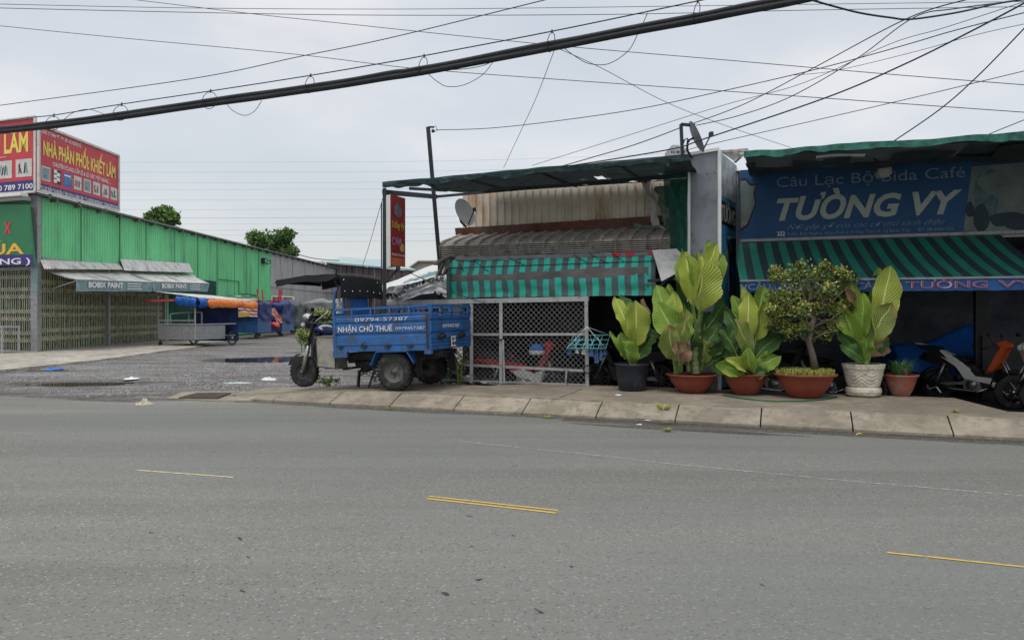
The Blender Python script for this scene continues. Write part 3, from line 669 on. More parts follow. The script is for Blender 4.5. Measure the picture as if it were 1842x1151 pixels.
mb.build('lettering', [M['white'], M['yellow']], bb, True)
# front billboard (only its right end is in the picture)
dC = sd(C0)[1] - .30; p0 = FR(64, 348, dC); w_ = 9.2; h_ = 2.60
o = Vector((p0.x, p0.y, 5.68)) + LG * w_; r = UR; nn = -NR
bb = thing('billboard', 'large red billboard on the warehouse roof front, cut by the left photo edge', 'billboard', (o.x, o.y, o.z), -A)
mb = MB(); a = o; mb.add([a, a + r * w_, a + r * w_ + UP * h_, a + UP * h_, a - nn * .06, a + r * w_ - nn * .06, a + r * w_ + UP * h_ - nn * .06, a + UP * h_ - nn * .06], [(0, 1, 2, 3), (7, 6, 5, 4), (0, 4, 5, 1), (3, 2, 6, 7), (0, 3, 7, 4), (1, 5, 6, 2)], 0)
b = o + nn * .004; mb.add([b, b + r * w_, b + r * w_ + UP * h_ * .16, b + UP * h_ * .16], [(0, 1, 2, 3)], 1)
picture(mb, o, r, UP, w_ - .98, h_ * .21, .80, h_ * .24, 5, nn); picture(mb, o, r, UP, w_ - 1.97, h_ * .21, .80, h_ * .24, 6, nn); picture(mb, o, r, UP, w_ - 2.95, h_ * .21, .80, h_ * .24, 3, nn)
mb.build('panel', SGM(), bb, True)
mb = MB()
for (p, q) in ((o, o + r * w_), (o + UP * h_, o + r * w_ + UP * h_), (o, o + UP * h_), (o + r * w_, o + r * w_ + UP * h_)): mb.bar(p + nn * .012, q + nn * .012, .08, .08)
mb.build('frame', M['offwhite'], bb, True)
mb = TB(); mb.text('NHÀ PHÂN PHỐI: KHIẾT LÂM', o, r, UP, .3, h_ * .555, w_ - .66, h_ * .25, 1, .028, 0, .008)
mb.text('CHUYÊN CUNG CẤP SỈ & LẺ CÁC MẶT HÀNG ......', o, r, UP, .8, h_ * .50, w_ - 1.55 - .7 + .0, h_ * .05, 0, .012, 0, .008)
mb.text('ĐT: A.VƯỢNG 090 789 1617 (C.TRANG) 090 789 7100', o, r, UP, .2, h_ * .045, w_ - .32, h_ * .068, 0, .012, 0, .012)
mb.build('lettering', [M['white'], M['yellow']], bb, True)
# canted shop sign under the front eave
dS = sd(C0)[1] - .45
q = [FR(-260, 482, dS), FR(61.5, 477, dS), FR(50.5, 368, dS), FR(-260, 366, dS)]
sg = thing('shop_sign', 'dark green shop sign with gold letters and navy strip above the front lattice gate', 'sign', (q[1].x, q[1].y, 3.0), -A)
mb = MB(); mb.add(q + [p + NR * .08 for p in q], [(0, 1, 2, 3), (1, 5, 6, 2), (3, 2, 6, 7), (0, 4, 5, 1)], 0)
n0 = q[0] - NR * .005; s2 = [FR(-260, 462, dS) - NR * .005, FR(59.7, 458, dS) - NR * .005]; mb.add([n0, q[1] - NR * .005, s2[1], s2[0]], [(0, 1, 2, 3)], 1)
mb.build('panel', [M['sign_green'], M['sign_navy']], sg, True)
mb = MB(); ob = FR(-260, 480, dS); W1 = (FR(61.5, 477, dS) - ob).dot(UR); k_ = (FR(61.5, 477, dS).y) / FP
zt = lambda py: CAMZ + (HY - py) * k_ - ob.z
mb.text('NHỰA VIỆT ÚA', ob, UR, UP, .9, zt(455.5), W1 - .9 - .50, .36, 0, .02, 0, .010)
mb.text('ĐT: 090.789.1617 ( VƯỢNG )', ob, UR, UP, .4, zt(474), W1 - .4 - .18, .20, 1, .015, 0, .012)
mb.build('lettering', [M['gold'], M['white']], sg, True)
mb = TB(); mb.text('X', ob, UR, UP, W1 - 1.50, zt(417), .40, .36, 0, .05, 0, .012); mb.build('emblem', [M['sign_red'], M['white']], sg, True)
# awnings over the side gates
def C_(px, py, x): return WX(px, py, x)
def awning(lab, uppx, inner, outer, val_y, txt):
    # uppx: strip of ribbed sheet (px0,px1,top0,top1,bot0,bot1); inner/outer: ends of the cloth edges in photo pixels
    xo = -15.25
    i0, i1 = [C_(p[0], p[1], X0 + .10) for p in inner]; o0, o1 = [C_(p[0], p[1], xo) for p in outer]
    aw = thing('awning', lab, 'awning', (o0.x, o0.y, o0.z), 0, 'awnings over the lattice gates')
    mb = MB(); a, b, t0, t1, b0, b1 = uppx
    A0, A1, B0, B1 = C_(a, t0, X0 + .06), C_(b, t1, X0 + .06), C_(a + 8, b0, X0 + .42), C_(b + 8, b1, X0 + .42)
    k = 34
    P_ = []
    for j in range(k * 2 + 1):
        f = j / (k * 2); e = .018 * (j % 2); P_ += [B0.lerp(B1, f) + UP * e, A0.lerp(A1, f) + UP * e]
    mb.add(P_, [(2 * j, 2 * j + 2, 2 * j + 3, 2 * j + 1) for j in range(k * 2)]); mb.build('cap_sheet', M['pale_sheet'], aw, True)
    mb = MB(); mb.grid(lambda u, v: i0.lerp(i1, u).lerp(o0.lerp(o1, u), v) - UP * (.05 * math.sin(math.pi * v) + .018 * abs(math.sin(u * 22 + .5 * v)) + .02 * n3(u * 9, v * 2)), 60, 8)
    mb.build('cloth', M['pale_sheet'], aw, True)
    L_ = (o1 - o0); hh = .42
    def vf(u, v): 
        p = o0.lerp(o1, u) - UP * hh * v * (1 + .05 * n3(u * 6, 1)) + Vector((.035 * n3(u * 14, v * 2) * v - .05 * v, 0, 0)); 
        if u > .93: p -= L_.normalized() * v * .10
        return p
    mb = MB(); mb.grid(vf, 60, 6); mb.build('valance', M['valance'], aw, True)
    r_ = L_.normalized(); n_ = r_.cross(UP)
    mb = TB(); mb.text('BOBIX PAINT', o0, r_, UP, L_.length * .12, -.28, L_.length * .42, .19, 0, .03, 0, .035); mb.build('lettering', M['white'], aw, True); mb = MB()
    for i in range(3): mb.box(0, L_.length * (.2 - .02 * (i % 2)), 0, .003, 0, .035, 0, Matrix.Translation(o0 + r_ * L_.length * .6 - UP * (.13 + .1 * i) + n_ * .035) @ Matrix((( r_.x, n_.x, 0, 0), (r_.y, n_.y, 0, 0), (r_.z, n_.z, 1, 0), (0, 0, 0, 1))))
    mb.build('small_print', M['white'], aw, True)
    mb = MB()
    for f in (.01, .5, .99):
        p, q = i0.lerp(i1, f), o0.lerp(o1, f); mb.bar(p - UP * .05, q - UP * .03, .03); mb.bar(Vector((X0 + .1, p.y, p.z - .7)), q - UP * .04, .025)
    mb.bar(o0 - UP * .02, o1 - UP * .02, .035); mb.build('frame', M['galv'], aw, True)
awning('nearer of two faded grey awnings over the side gates, beside the corner post', (72, 214, 467.5, 474.5, 484, 485.5), ((85, 487), (222, 487.5)), ((138, 502), (277, 507)), 525, 1)
awning('farther of two faded grey awnings over the side gates, above the steel food cart', (216, 340, 466, 474, 487, 490.5), ((228, 489), (345, 492.5)), ((276, 506), (377, 509.5)), 525, 2)
# grey steel table in front of the front gate
tb = thing('table', 'bare grey steel table frame in front of the left lattice gate', 'table', (0, 0, 0)); c = G(0, 634, .09); tb.location = c; tb.rotation_euler = (0, 0, -A)
kx = c.y / FP
mb = MB(); mb.box(-1.3, .52, -.3, .35, .86, .90); mb.build('tabletop', M['galv'], tb)
for (x, y) in ((.48, -.26), (.12, -.26), (.48, .3), (-1.2, -.26), (-1.2, .3)):
    mb = MB(); mb.bar((x, y, 0), (x, y, .86), .05); mb.build('leg', M['galv'], tb)
mb = MB(); mb.bar((-1.2, -.26, .5), (.12, -.26, .5), .04); mb.bar((-1.2, -.26, .36), (.12, -.26, .36), .04); mb.bar((-1.2, -.26, .66), (.12, -.26, .66), .03); mb.build('shelf_rail', M['galv'], tb)
# ------------------------------------------------------------------ far sheds, roofs, tower
fb = thing('shed', 'long brown sheet metal shed with pale roof far behind the tricycle', 'shed', P(640, 560, 76) - UP * 1.4)
a, b, c_, d_ = P(588, 474, 78), P(735, 487, 62), P(735, 560, 62) - UP * 1.4, P(588, 560, 78) - UP * 1.4
mb = MB(); back_ = Vector((6, 14, 0))
mb.add([a, b, c_, d_, a + back_, b + back_, c_ + back_, d_ + back_], [(0, 3, 2, 1), (1, 2, 6, 5), (4, 5, 6, 7), (0, 4, 7, 3)])
for i in range(14):
    f = i / 14; mb.bar(a.lerp(b, f) - Vector((0, .06, 0)), d_.lerp(c_, f) - Vector((0, .06, 0)), .12, .06, 1 if i % 3 else 2)
mb.build('wall', [M['far_brown'], M['dark_steel'], M['grey_steel']], fb, True)
mb = MB(); e_ = Vector((-.5, -1.2, -.1)); q = [P(586, 473, 77), P(748, 487.5, 60.8), P(700, 470, 84), P(612, 464, 92)]; q2 = [p + UP * .12 for p in q]
mb.add(q + q2, [(0, 1, 2, 3), (4, 7, 6, 5), (0, 4, 5, 1), (1, 5, 6, 2), (0, 3, 7, 4)]); mb.build('roof', M['far_roof'], fb, True)
fb = thing('shed', 'small shed with a blue gabled roof peeking over the end of the grey wall', 'shed', P(612, 560, 96) - UP * 1.4)
q = [P(592, 475, 95), P(624, 468, 95), P(632, 476, 95), P(632, 560, 95) - UP * 1.4, P(592, 560, 95) - UP * 1.4]
mb = MB(); mb.add(q + [p + Vector((2, 10, 0)) for p in q], [(0, 4, 3, 2, 1), (5, 6, 7, 8, 9), (2, 3, 8, 7), (0, 5, 9, 4)]); mb.build('wall', M['far_pale'], fb, True)
mb = MB(); bk = Vector((2, 10, 0)); g_ = [q[0] + Vector((-.3, -.3, .05)), q[1] + Vector((0, -.3, .12)), q[2] + Vector((.3, -.3, 0))]
mb.add(g_ + [p + bk for p in g_] + [p + UP * .2 for p in g_] + [p + bk + UP * .2 for p in g_], [(6, 7, 10, 9), (7, 8, 11, 10), (0, 1, 7, 6), (1, 2, 8, 7), (0, 3, 4, 1), (1, 4, 5, 2)]); mb.build('roof', M['cover_blue'], fb, True)
def house(lab, pts, D, roofm, wallm, dep=12):
    q = [P(x, y, D) for x, y in pts]; base_ = P(pts[0][0], HY, D) - UP * 1.45
    h = thing('shed', lab, 'shed', base_)
    bk = Vector((2, dep, 0)); k = len(q); lo = [Vector((p.x, p.y, .0)) for p in (q[0], q[-1])]
    mb = MB(); w = [lo[0]] + q + [lo[1]]; k = len(w); mb.add(w + [p + bk for p in w], [tuple(range(k))[::-1]] + [(0, k, 2 * k - 1, k - 1), (0, 1, k + 1, k), (k - 2, k - 1, 2 * k - 1, 2 * k - 2)]); mb.build('wall', wallm, h, True)
    mb = MB(); f = [p + Vector((0, -.4, .02)) for p in q]; k = len(f); mb.add(f + [p + bk for p in f] + [p + UP * .15 for p in f], [(i, i + 1, k + i + 1, k + i) for i in range(k - 1)] + [(i, 2 * k + i, 2 * k + i + 1, i + 1) for i in range(k - 1)]); mb.build('roof', roofm, h, True)
house('shed with a broad pale beige roof end rising behind the torn white banner', [(712, 500), (753, 471.5), (830, 471.5), (900, 480)], 82, M['far_pale'], M['far_pale'])
house('low grey shed end beside a small white tank at the end of the lane', [(560, 482), (600, 484), (640, 486)], 90, M['far_roof'], M['grey_sheet'])
house('low pale shed far down the lane behind the market carts', [(470, 520), (540, 500), (600, 505), (700, 510)], 110, M['far_roof'], M['far_pale'])
tk = thing('water_tank', 'small white tank on a roof at the end of the lane', 'tank', P(575, 478, 88)); mb = MB(); p = tk.location
mb.lathe([(0, .0), (.62, 0), (.66, .3), (.62, .55), (.2, .72), (0, .72)], 14); mb.build('tank_body', M['offwhite'], tk)
mb = MB(); mb.bar((-.5, 0, -.9), (-.5, 0, 0), .1); mb.bar((.5, 0, -.9), (.5, 0, 0), .1); mb.build('stand', M['grey_steel'], tk)
tw = thing('tower_block', 'distant pale apartment tower showing above the shop roof behind the dish', 'building', P(1221, 560, 420) - UP * 1.5)
D_ = 420; x0 = (1205 - CX) / FP * D_; x1 = (1236 - CX) / FP * D_; zt_ = CAMZ + (HY - 263) / FP * D_
mb = MB(); mb.box(x0, x1, D_, D_ + 14, 0, zt_ - 1); mb.box(x0 + 1.5, x1 - 4, D_ + 1, D_ + 9, zt_ - 1, zt_ + .8); mb.box(x1 - 3.2, x1, D_ - 1.5, D_, 0, zt_ - 1.6, 0); mb.build('wall', M['tower'], tw, True)
for j in range(26):
    z = zt_ - 4.2 - j * 3.3
    if z < 50: break
    for i, (fx, ww) in enumerate(((.06, .9), (.19, .9), (.36, 2.0), (.62, 1.0), (.78, .7))):
        xx = x0 + (x1 - x0) * fx; 
        if fx > .7: mb = MB(); mb.box(xx, xx + ww, D_ - 1.55, D_ - 1.45, z, z + 1.6)
        else: mb = MB(); mb.box(xx, xx + ww, D_ - .06, D_ + .05, z, z + 1.6)
        mb.build('window', M['tower_win'], tw, True)
# ================================================================== SHOP WITH THE STRIPED AWNING AND NET CANOPY (left cafe building)
ZF = .2
sL, sR = SA_(832, 14.4), SA_(1206, 14.4)
def zAt(px, py, d): return FR(px, py, d).z
cf = thing('cafe_shed', 'low cafe shed with rust stained cream metal front, tiled eave and dark open room', 'shed', R((sL + sR) / 2, 14.4, YZ), -A)
mb = MB(); zb = 3.02; w_ = sR - sL; z_l, z_r = 3.96, 3.98
corr(mb, R(sL, 14.4, 0), UR, UP, w_, 1, .155, .03, 0, top=lambda x: z_l + (z_r - z_l) * x / w_ + .0, bot=lambda x: zb)
mb.build('upper_wall', M['cream_sheet'], cf, True)
mb = MB(); a0, a1 = R(SA_(820, 14.3), 14.3, 3.15), R(SA_(1197, 14.3), 14.3, 3.22)
mb.grid(lambda u, v: a0.lerp(a1, u) + UP * (.17 * (v - .5) + .01 * n3(u * 30, v)) - NR * (.05 * v), 60, 2); mb.build('flashing', M['rust'], cf, True)
# tiled eave with ridges and a rounded ribbed front
e0, e1 = SA_(791, 13.3), SA_(1216, 13.3); prof = [(14.35, 3.10), (13.9, 2.98), (13.5, 2.87), (13.34, 2.80)]
z = 2.79
for i in range(6): prof += [(13.335 + .002 * i, z - .005), (13.285 + .003 * i, z - .010), (13.285 + .003 * i, z - .026), (13.34 + .003 * i, z - .035)]; z -= .037
prof += [(13.34, 2.55)]
rid = .262; nr = int((e1 - e0) / rid); mb = MB(); xs = []
for i in range(nr + 1):
    c = e0 + i * (e1 - e0) / nr; xs += [(c - .042, 0), (c - .024, .035), (c + .024, .035), (c + .042, 0)]
xs = xs[1:-1]; P_ = []
for (d, z) in prof:
    for (s_, b_) in xs: P_.append(R(s_, d - (b_ if d < 13.6 else 0), z + (b_ if d > 13.32 and z > 2.78 else 0) + .012 * n3(s_ * 2, z)))
kx = len(xs); mb.add(P_, [(j * kx + i, j * kx + i + 1, (j + 1) * kx + i + 1, (j + 1) * kx + i) for j in range(len(prof) - 1) for i in range(kx - 1)])
mb.add([R(e0, 13.3, 2.55), R(e0, 13.3, 2.8), R(e0, 14.35, 3.1), R(e0, 14.35, 2.95)], [(0, 1, 2, 3)]); mb.build('tiled_eave', M['tile_eave'], cf, True)
mb = MB()      # timber and cloth edge under the eave
mb.bar(R(e0 + .1, 13.36, 2.50), R(e1 - .05, 13.36, 2.55), .06, .10, 0); mb.bar(R(SA_(1165, 12.9), 12.9, 2.02), R(SA_(1243, 12.9), 12.9, 2.08), .05, .05, 0)
mb.bar(R(SA_(1190, 12.95), 12.95, 1.95), R(SA_(1246, 12.7), 12.7, 2.42), .05, .05, 0); mb.bar(R(e1 + .05, 13.3, 2.5), R(e1 + .05, 13.3, 3.2), .07, .07, 0)
mb.build('brace', M['dark_steel'], cf, True)
mb = MB(); mb.grid(lambda u, v: R(e0 + .35 + (e1 - e0 - .5) * u, 13.27 - .04 * v, 2.56 - (.07 + .06 * abs(n3(u * 9, 2))) * v + .02 * n3(u * 20, 1)), 50, 2, lambda i, j: 1 if i > 36 and n3(i * .4, 5) > 0 else 0)
mb.build('torn_cloth', [M['grey_tarp'], M['red_cloth']], cf, True)
# dark room behind: back wall, ceiling, side walls
mb = MB(); s0, s1, dB = SA_(806, 13.5), SA_(1330, 14.5), 19.5
mb.add([R(s0, dB, YZ), R(s1, dB, YZ), R(s1, dB, 3.2), R(s0, dB, 3.2)], [(0, 1, 2, 3)]); mb.add([R(s0, 13.45, 2.75), R(s1, 13.45, 2.75), R(s1, dB, 3.1), R(s0, dB, 3.1)], [(0, 1, 2, 3)])
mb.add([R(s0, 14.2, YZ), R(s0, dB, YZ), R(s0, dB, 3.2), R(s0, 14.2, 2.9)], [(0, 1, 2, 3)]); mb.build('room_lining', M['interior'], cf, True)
mb = MB(); mb.add([R(sL, 14.42, zb), R(sL, 19.6, zb + .1), R(sL, 19.6, 3.8), R(sL, 14.42, 3.9), R(sL - .05, 19.6, 0), R(s1, 19.6, 0), R(s1, 19.6, 3.8)], [(0, 1, 2, 3), (4, 5, 6, 2)]); mb.add([R(sL, 14.4, 4.0), R(s1, 14.4, 4.0), R(s1, 19.6, 3.8), R(sL, 19.6, 3.8)], [(0, 1, 2, 3)])
mb.build('roof', M['roof_sheet'], cf, True)
# green posts at the left end of the awning
mb = MB(); mb.bar(R(SA_(806, 13.1), 13.1, YZ), R(SA_(805, 13.1), 13.1, 2.5), .10, .10); mb.build('post', mat('post_green', (.05, .14, .10), .6, var=.3), cf, True)
# striped awning curtain
aw = thing('awning', 'faded turquoise and grey striped awning curtain with a worn brown band over the mesh gate', 'awning', R(SA_(812, 13.3), 13.3, 1.75), -A)
q0, q1 = SA_(812, 13.25), SA_(1181, 13.25); ns = 17
def awf(u, v):
    zt = 2.50 + .05 * u; z = zt - (.74 + .02 * n3(u * 7, 1) + .03 * u) * v
    sag = .10 * math.sin(math.pi * min(1, v * 1.15)) + .03 * n3(u * 11, v * 5) + .025 * n3(u * 40, v * 3 + 2) * (.3 + v)
    return R(q0 + (q1 - q0) * u + .012 * n3(v * 3, u * 9), 13.28 - sag - .12 * v, z)
def awm(i, j):
    u, v = i / (ns * 6), j / 26; band = .36 + .07 * n3(u * 4, 3) + .05 * math.sin(u * 6), .55 + .05 * n3(u * 6, 8) - .12 * max(0, u - .6)
    if u < .97 and band[0] < v < band[1]: return 2
    return 0 if i % 6 in (1, 2, 3) and not (n3(u * 9, v * 6, 4) > .75) else 1
mb = MB(); mb.grid(awf, ns * 6, 26, awm); mb.build('cloth', [M['aw_green'], M['aw_grey'], M['aw_worn']], aw, True)
mb = MB()
for u, l, w in ((.03, .05, .3), (.11, .10, .35), (.30, .09, .22), (.62, .07, .2), (.70, .09, .25), (.80, .06, .22)):
    p = awf(u, .0); q = awf(u + l, w); mb.tube([p - NR * .03, p.lerp(q, .5) - NR * .05, q - NR * .03], .006, 5)
mb.tube([awf(u, .22) - NR * .02 for u in [i / 24 for i in range(25)]], .006, 5); mb.build('rope', M['dark_steel'], aw, True)
# pale canvas flap by the grey sign box
mb = MB(); f0, f1, f2, f3 = FR(1173, 450, 13.0), FR(1240, 446, 13.2), FR(1258, 470, 12.9), FR(1190, 506, 12.7)
mb.grid(lambda u, v: f0.lerp(f1, u).lerp(f3.lerp(f2, u), v) + NR * .03 * n3(u * 7, v * 5), 12, 12); tag(mb.build('canvas_flap', M['white_cloth']), 'dirty white canvas flap hanging between the striped awning and the grey sign box', 'canvas')
# hanging green net at the end of the canopy and its net roof
cn = thing('net_canopy', 'sagging dark shade net canopy on a thin steel frame over the cafe front', 'canopy', R(SA_(690, 12.0), 12.0, ZF), -A)
cl, cr_ = SA_(690, 12.0), SA_(1240, 12.0); zl, zr = zAt(690, 334, 12.0), zAt(1240, 285, 12.0)
def zf(u): return zl + (zr - zl) * u + .02 * n3(u * 8, 3)
mb = MB(); F0, F1_ = R(cl, 12, zl), R(cr_, 12, zr)
for i in range(14):
    a, b = i / 14, (i + 1) / 14; mb.bar(R(cl + (cr_ - cl) * a, 12, zf(a)), R(cl + (cr_ - cl) * b, 12, zf(b)), .05, .07)
rl = R(SA_(784, 14.25), 14.25, zAt(784, 354, 14.25)); mb.bar(R(cl, 12, zl - .12), rl, .06, .09); mb.bar(R(cl + .35, 12.35, zl - .02), R(cl + .7, 13.2, zl + .05), .05, .05)
mb.bar(rl, R(SA_(1200, 14.25), 14.25, 4.05), .05, .05)
for f in (.3, .55, .8): mb.bar(R(cl + (cr_ - cl) * f, 12, zf(f) - .02), R(cl + (cr_ - cl) * f, 14.25, 3.95), .04, .04)
mb.bar(R(cl + .02, 12, ZF), R(cl + .02, 12, zl - .05), .06, .06, 0); mb.bar(R(cl - .06, 12.03, zl - .3), R(cl - .06, 12.03, 2.3), .02, .02)
mb.build('frame', M['dark_steel'], cn, True)
def netf(u, v):
    d = 11.97 + 2.35 * v; s_ = cl + (cr_ - cl) * u + .22 * v * (1 - u) 
    z = zf(u) * (1 - v) + 4.0 * v - (.10 * math.sin(math.pi * v) + .10 * abs(n3(u * 7, v * 3)) + .04 * n3(u * 25, v * 8)) * (1 if 0 < v < 1 else .3) + .03
    return R(s_, d, z)
mb = MB(); mb.grid(netf, 110, 16, lambda i, j: None if (i < 30 and j > 2 and (i * .55 + 3 < j)) else None if (abs(i - 76) < 2 and j in (5, 6)) or (i < 13 and 1 < j) else (1 if n3(i * .21, j * .9, 7) > .62 else 0))
mb.build('shade_net', [M['net'], M['net_green']], cn, True)
mb = MB(); mb.grid(lambda u, v: R(cl + (cr_ - cl) * u, 11.955 - .01 * math.sin(u * 60), zf(u) + .06 - (.10 + .06 * n3(u * 12, 4)) * v), 90, 3); mb.build('net_edge', M['net'], cn, True)
mb = MB(); g0, g1 = SA_(1192, 13.3), SA_(1237, 12.9)
mb.grid(lambda u, v: R(g0 + (g1 - g0) * u + .12 * v * (1 - u), 13.3 - .4 * u + .06 * n3(u * 6, v * 3), 3.95 - (1.45) * v + .04 * n3(u * 5, 3)), 20, 16, lambda i, j: None if i < 5 - j * .3 + 2 * n3(j * .5, 2) and j > 6 else 0); mb.build('hanging_net', M['net_green'], cn, True)
# torn foil and rags at the right end of the metal front
mb = MB(); r0 = FR(1155, 330, 14.3); 
for (x0, y0, x1, y1, w, m_i) in ((1160, 322, 1180, 405, .13, 0), (1188, 335, 1205, 410, .20, 1), (1172, 405, 1200, 412, .10, 0), (1140, 405, 1210, 415, .12, 1)):
    a, b = FR(x0, y0, 14.25), FR(x1, y1, 14.1); sdv = UR * w if abs(y1 - y0) > 30 else UP * w * .5
    mb.grid(lambda u, v: a.lerp(b, v) + sdv * (u - .5) * (1 + .8 * n3(v * 6, m_i)) + NR * .07 * n3(u * 6, v * 12, m_i), 6, 16, m_i)
tag(mb.build('torn_sheeting', [M['white_cloth'], mat('rag_green', (.16, .24, .18), .8, var=.5, vs=6, bump=.4, bs=8)]), 'torn grey and green plastic sheeting caught on the metal wall under the net canopy', 'plastic sheeting')
# tall leaning pole through the canopy
mb = MB(); pt, pb = P(770, 229, 14.6), P(791, 475, 14.75); mb.bar(pt, pb, .075, .075); mb.bar(pb, R(SA_(795, 13.9), 13.9, YZ), .075, .075); pole = thing('utility_pole', 'thin leaning steel pole rising through the corner of the net canopy', 'pole', R(SA_(795, 13.9), 13.9, YZ)); mb.build('shaft', M['dark_steel'], pole, True)
mb = MB(); mb.bar(pt, pt + Vector((.12, 0, .0)), .03); mb.ball(pt + Vector((.10, -.02, -.08)), .035, n=8); mb.tube([pt + Vector((.05, 0, 0)), pt + Vector((.15, 0, .02)), pt + Vector((.18, 0, -.06)), pt + Vector((.10, 0, -.10)), pt + Vector((.08, 0, -.04))], .007, 5); mb.build('bracket', M['dark_steel'], pole, True)
mb = MB()
mb.bar(P(783, 475, 14.6), P(813, 459, 13.9), .09, .05, 0); mb.bar(P(785, 500, 14.5), P(800, 470, 14.3), .05, .05, 0); mb.bar(P(792, 505, 14.5), P(806, 480, 14.1), .05, .05, 0); tag(mb.build('timber', M['wood']), 'weathered planks lashed crosswise at the top of the green post', 'planks')
# vertical lightbox sign
vs_ = thing('lightbox_sign', 'narrow upright red lightbox sign hanging under the left corner of the net canopy', 'sign', P(712, 480, 13.6))
c0, c1, c2, c3 = P(702.5, 479.5, 13.25), P(729, 477.5, 13.75), P(729, 357, 13.75), P(702, 349, 13.25)
lw = (P(695, 480, 13.6) - c0); lw.z = 0
mb = MB(); mb.add([c0, c1, c2, c3], [(0, 1, 2, 3)], 0); mb.add([c0, c0 + lw, c3 + lw, c3], [(3, 2, 1, 0)], 1); mb.add([c0 + lw, c1 + lw, c2 + lw, c3 + lw], [(3, 2, 1, 0)], 1)
mb.add([c1, c1 + lw, c2 + lw, c2, c0, c0 + lw, c3, c3 + lw], [(0, 1, 2, 3), (0, 4, 5, 1), (6, 3, 2, 7)], 2); mb.build('box', [M['sign_darkred'], M['white'], M['dark_steel']], vs_, True)
rv = (c1 - c0); rv.z = 0; W_ = rv.length; rv.normalize(); H_ = (c3 - c0).length; nv = rv.cross(UP)
mb = MB(); 
def vrect(x, y, w, h, m, off): a = c0 + rv * x * W_ + UP * y * H_ + nv * off; mb.add([a, a + rv * w * W_, a + rv * w * W_ + UP * h * H_, a + UP * h * H_], [(0, 1, 2, 3)], m)
vrect(.02, .015, .96, .12, 0, .006)
el = [c0 + rv * (.47 + .27 * math.cos(t) * (1 - .25 * math.sin(t))) * W_ + UP * (.80 + .10 * math.sin(t)) * H_ + nv * .007 for t in [i * .39 for i in range(16)]]; mb.add(el, [tuple(range(16))], 1)
el = [c0 + rv * (.75 + .16 * math.cos(t)) * W_ + UP * (.28 + .06 * math.sin(t)) * H_ + nv * .009 for t in [i * .39 for i in range(16)]]; mb.add(el, [tuple(range(16))], 2)
mb.build('artwork', [M['sign_orange'], mat('art_grey', (.13, .12, .14), .6, var=.5, vs=9), M['gold_dull']], vs_, True)
mb = TB(); mb.text('Tường Vy', c0, rv, UP, W_ * .06, H_ * .545, W_ * .84, H_ * .085, 0, .01, .3, .009)
mb.text('CƠM', c0, rv, UP, W_ * .07, H_ * .30, W_ * .62, H_ * .11, 1, .02, 0, .009); mb.text('08.6278 201 201', c0, rv, UP, W_ * .05, H_ * .155, W_ * .88, H_ * .035, 2, .02, 0, .009)
mb.build('lettering', [M['gold_dull'], mat('letter_mauve', (.36, .18, .30), .6), M['letter_pink']], vs_, True)
mb = MB(); b0 = c0.lerp(c1, .5) - UP * .05; mb.bar(b0 + UP * .05, b0 - UP * .02, .16, .06); mb.bar(b0, P(693, 508, 13.55), .035, .035); mb.build('bracket', M['dark_steel'], vs_, True)
# steel rail and mesh gate
fn_ = thing('mesh_gate', 'grey steel frame gate with diamond wire mesh standing behind the blue tricycle', 'gate', R(SA_(1055, 12.72), 12.72, ZF), -A)
dG = 12.72; gl, gm, gp, gr = [SA_(x, dG) for x in (793, 848, 901, 1054)]
def zz(px, py): return FR(px, py, dG).z
bt = ZF + .0; tp = 1.72
mb = MB()
mb.bar(R(SA_(690, dG), dG, 1.66), R(gr + .05, dG, tp), .07, .085, 0)
for s_, w in ((gr, .085), (gp, .075), (gm, .06), (SA_(793, dG), .05)): mb.bar(R(s_ + (.02 if s_ == gr else 0), dG + .002, bt - .02), R(s_, dG + .002, tp - .03), w, .06, 0)
z1 = zz(960, 602); mb.bar(R(gm, dG + .004, z1 - .01), R(gr, dG + .004, z1 + .02), .04, .045, 0)
z2 = zz(960, 661); mb.bar(R(gl, dG + .004, z2 + .02), R(gr, dG + .004, z2 - .03), .04, .045, 0)
mb.bar(R(gl, dG - .01, bt + .02), R(gr, dG - .01, bt + .02), .03, .03, 0)
mb.bar(R(SA_(1018, dG), dG - .03, bt), R(SA_(1020, dG), dG - .03, z2), .07, .03, 0)
mb.bar(R(gl + .02, dG - .02, z2), R(SA_(844, dG), dG - .02, bt + .03), .035, .035, 0); mb.bar(R(SA_(862, dG), dG - .02, zz(862, 608)), R(SA_(907, dG), dG - .05, zz(907, 611)), .025, .025, 1); mb.bar(R(SA_(907, dG), dG - .05, zz(907, 611)), R(SA_(909, dG), dG - .05, bt), .03, .03, 0)
mb.build('frame', [M['galv'], M['dark_steel']], fn_, True)
def mesh_panel(s0, s1, z0, z1, d, pz=.098):
    mb = MB(); w = s1 - s0; h = z1 - z0; k = int((w + h) / pz) + 1
    for i in range(-int(h / pz) - 1, int(w / pz) + 2):
        for sg_ in (1, -1):
            x0 = i * pz; a = [x0, 0.0]; b = [x0 + h, h]
            if a[0] < 0: a = [0, -x0]
            if b[0] > w: b = [w, w - x0]
            if a[1] >= h or b[1] <= 0 or b[0] <= a[0]: continue
            if sg_ < 0: a = [a[0], h - a[1]]; b = [b[0], h - b[1]]
            p, q = R(s0 + a[0], d + .004 * sg_, z0 + a[1]), R(s0 + b[0], d + .004 * sg_, z0 + b[1]); mb.bar(p, q, .0075, .005, 0, up=NR)
    return mb
mesh_panel(gp + .03, gr - .03, z2, tp - .04, dG + .02).build('wire_mesh', M['galv_wire'], fn_, True)
mesh_panel(gp + .03, gr - .03, bt, z2, dG + .02).build('wire_mesh', M['galv_wire'], fn_, True)
mesh_panel(gl, gp - .03, bt, tp - .04, dG + .03).build('wire_mesh', M['galv_wire'], fn_, True)
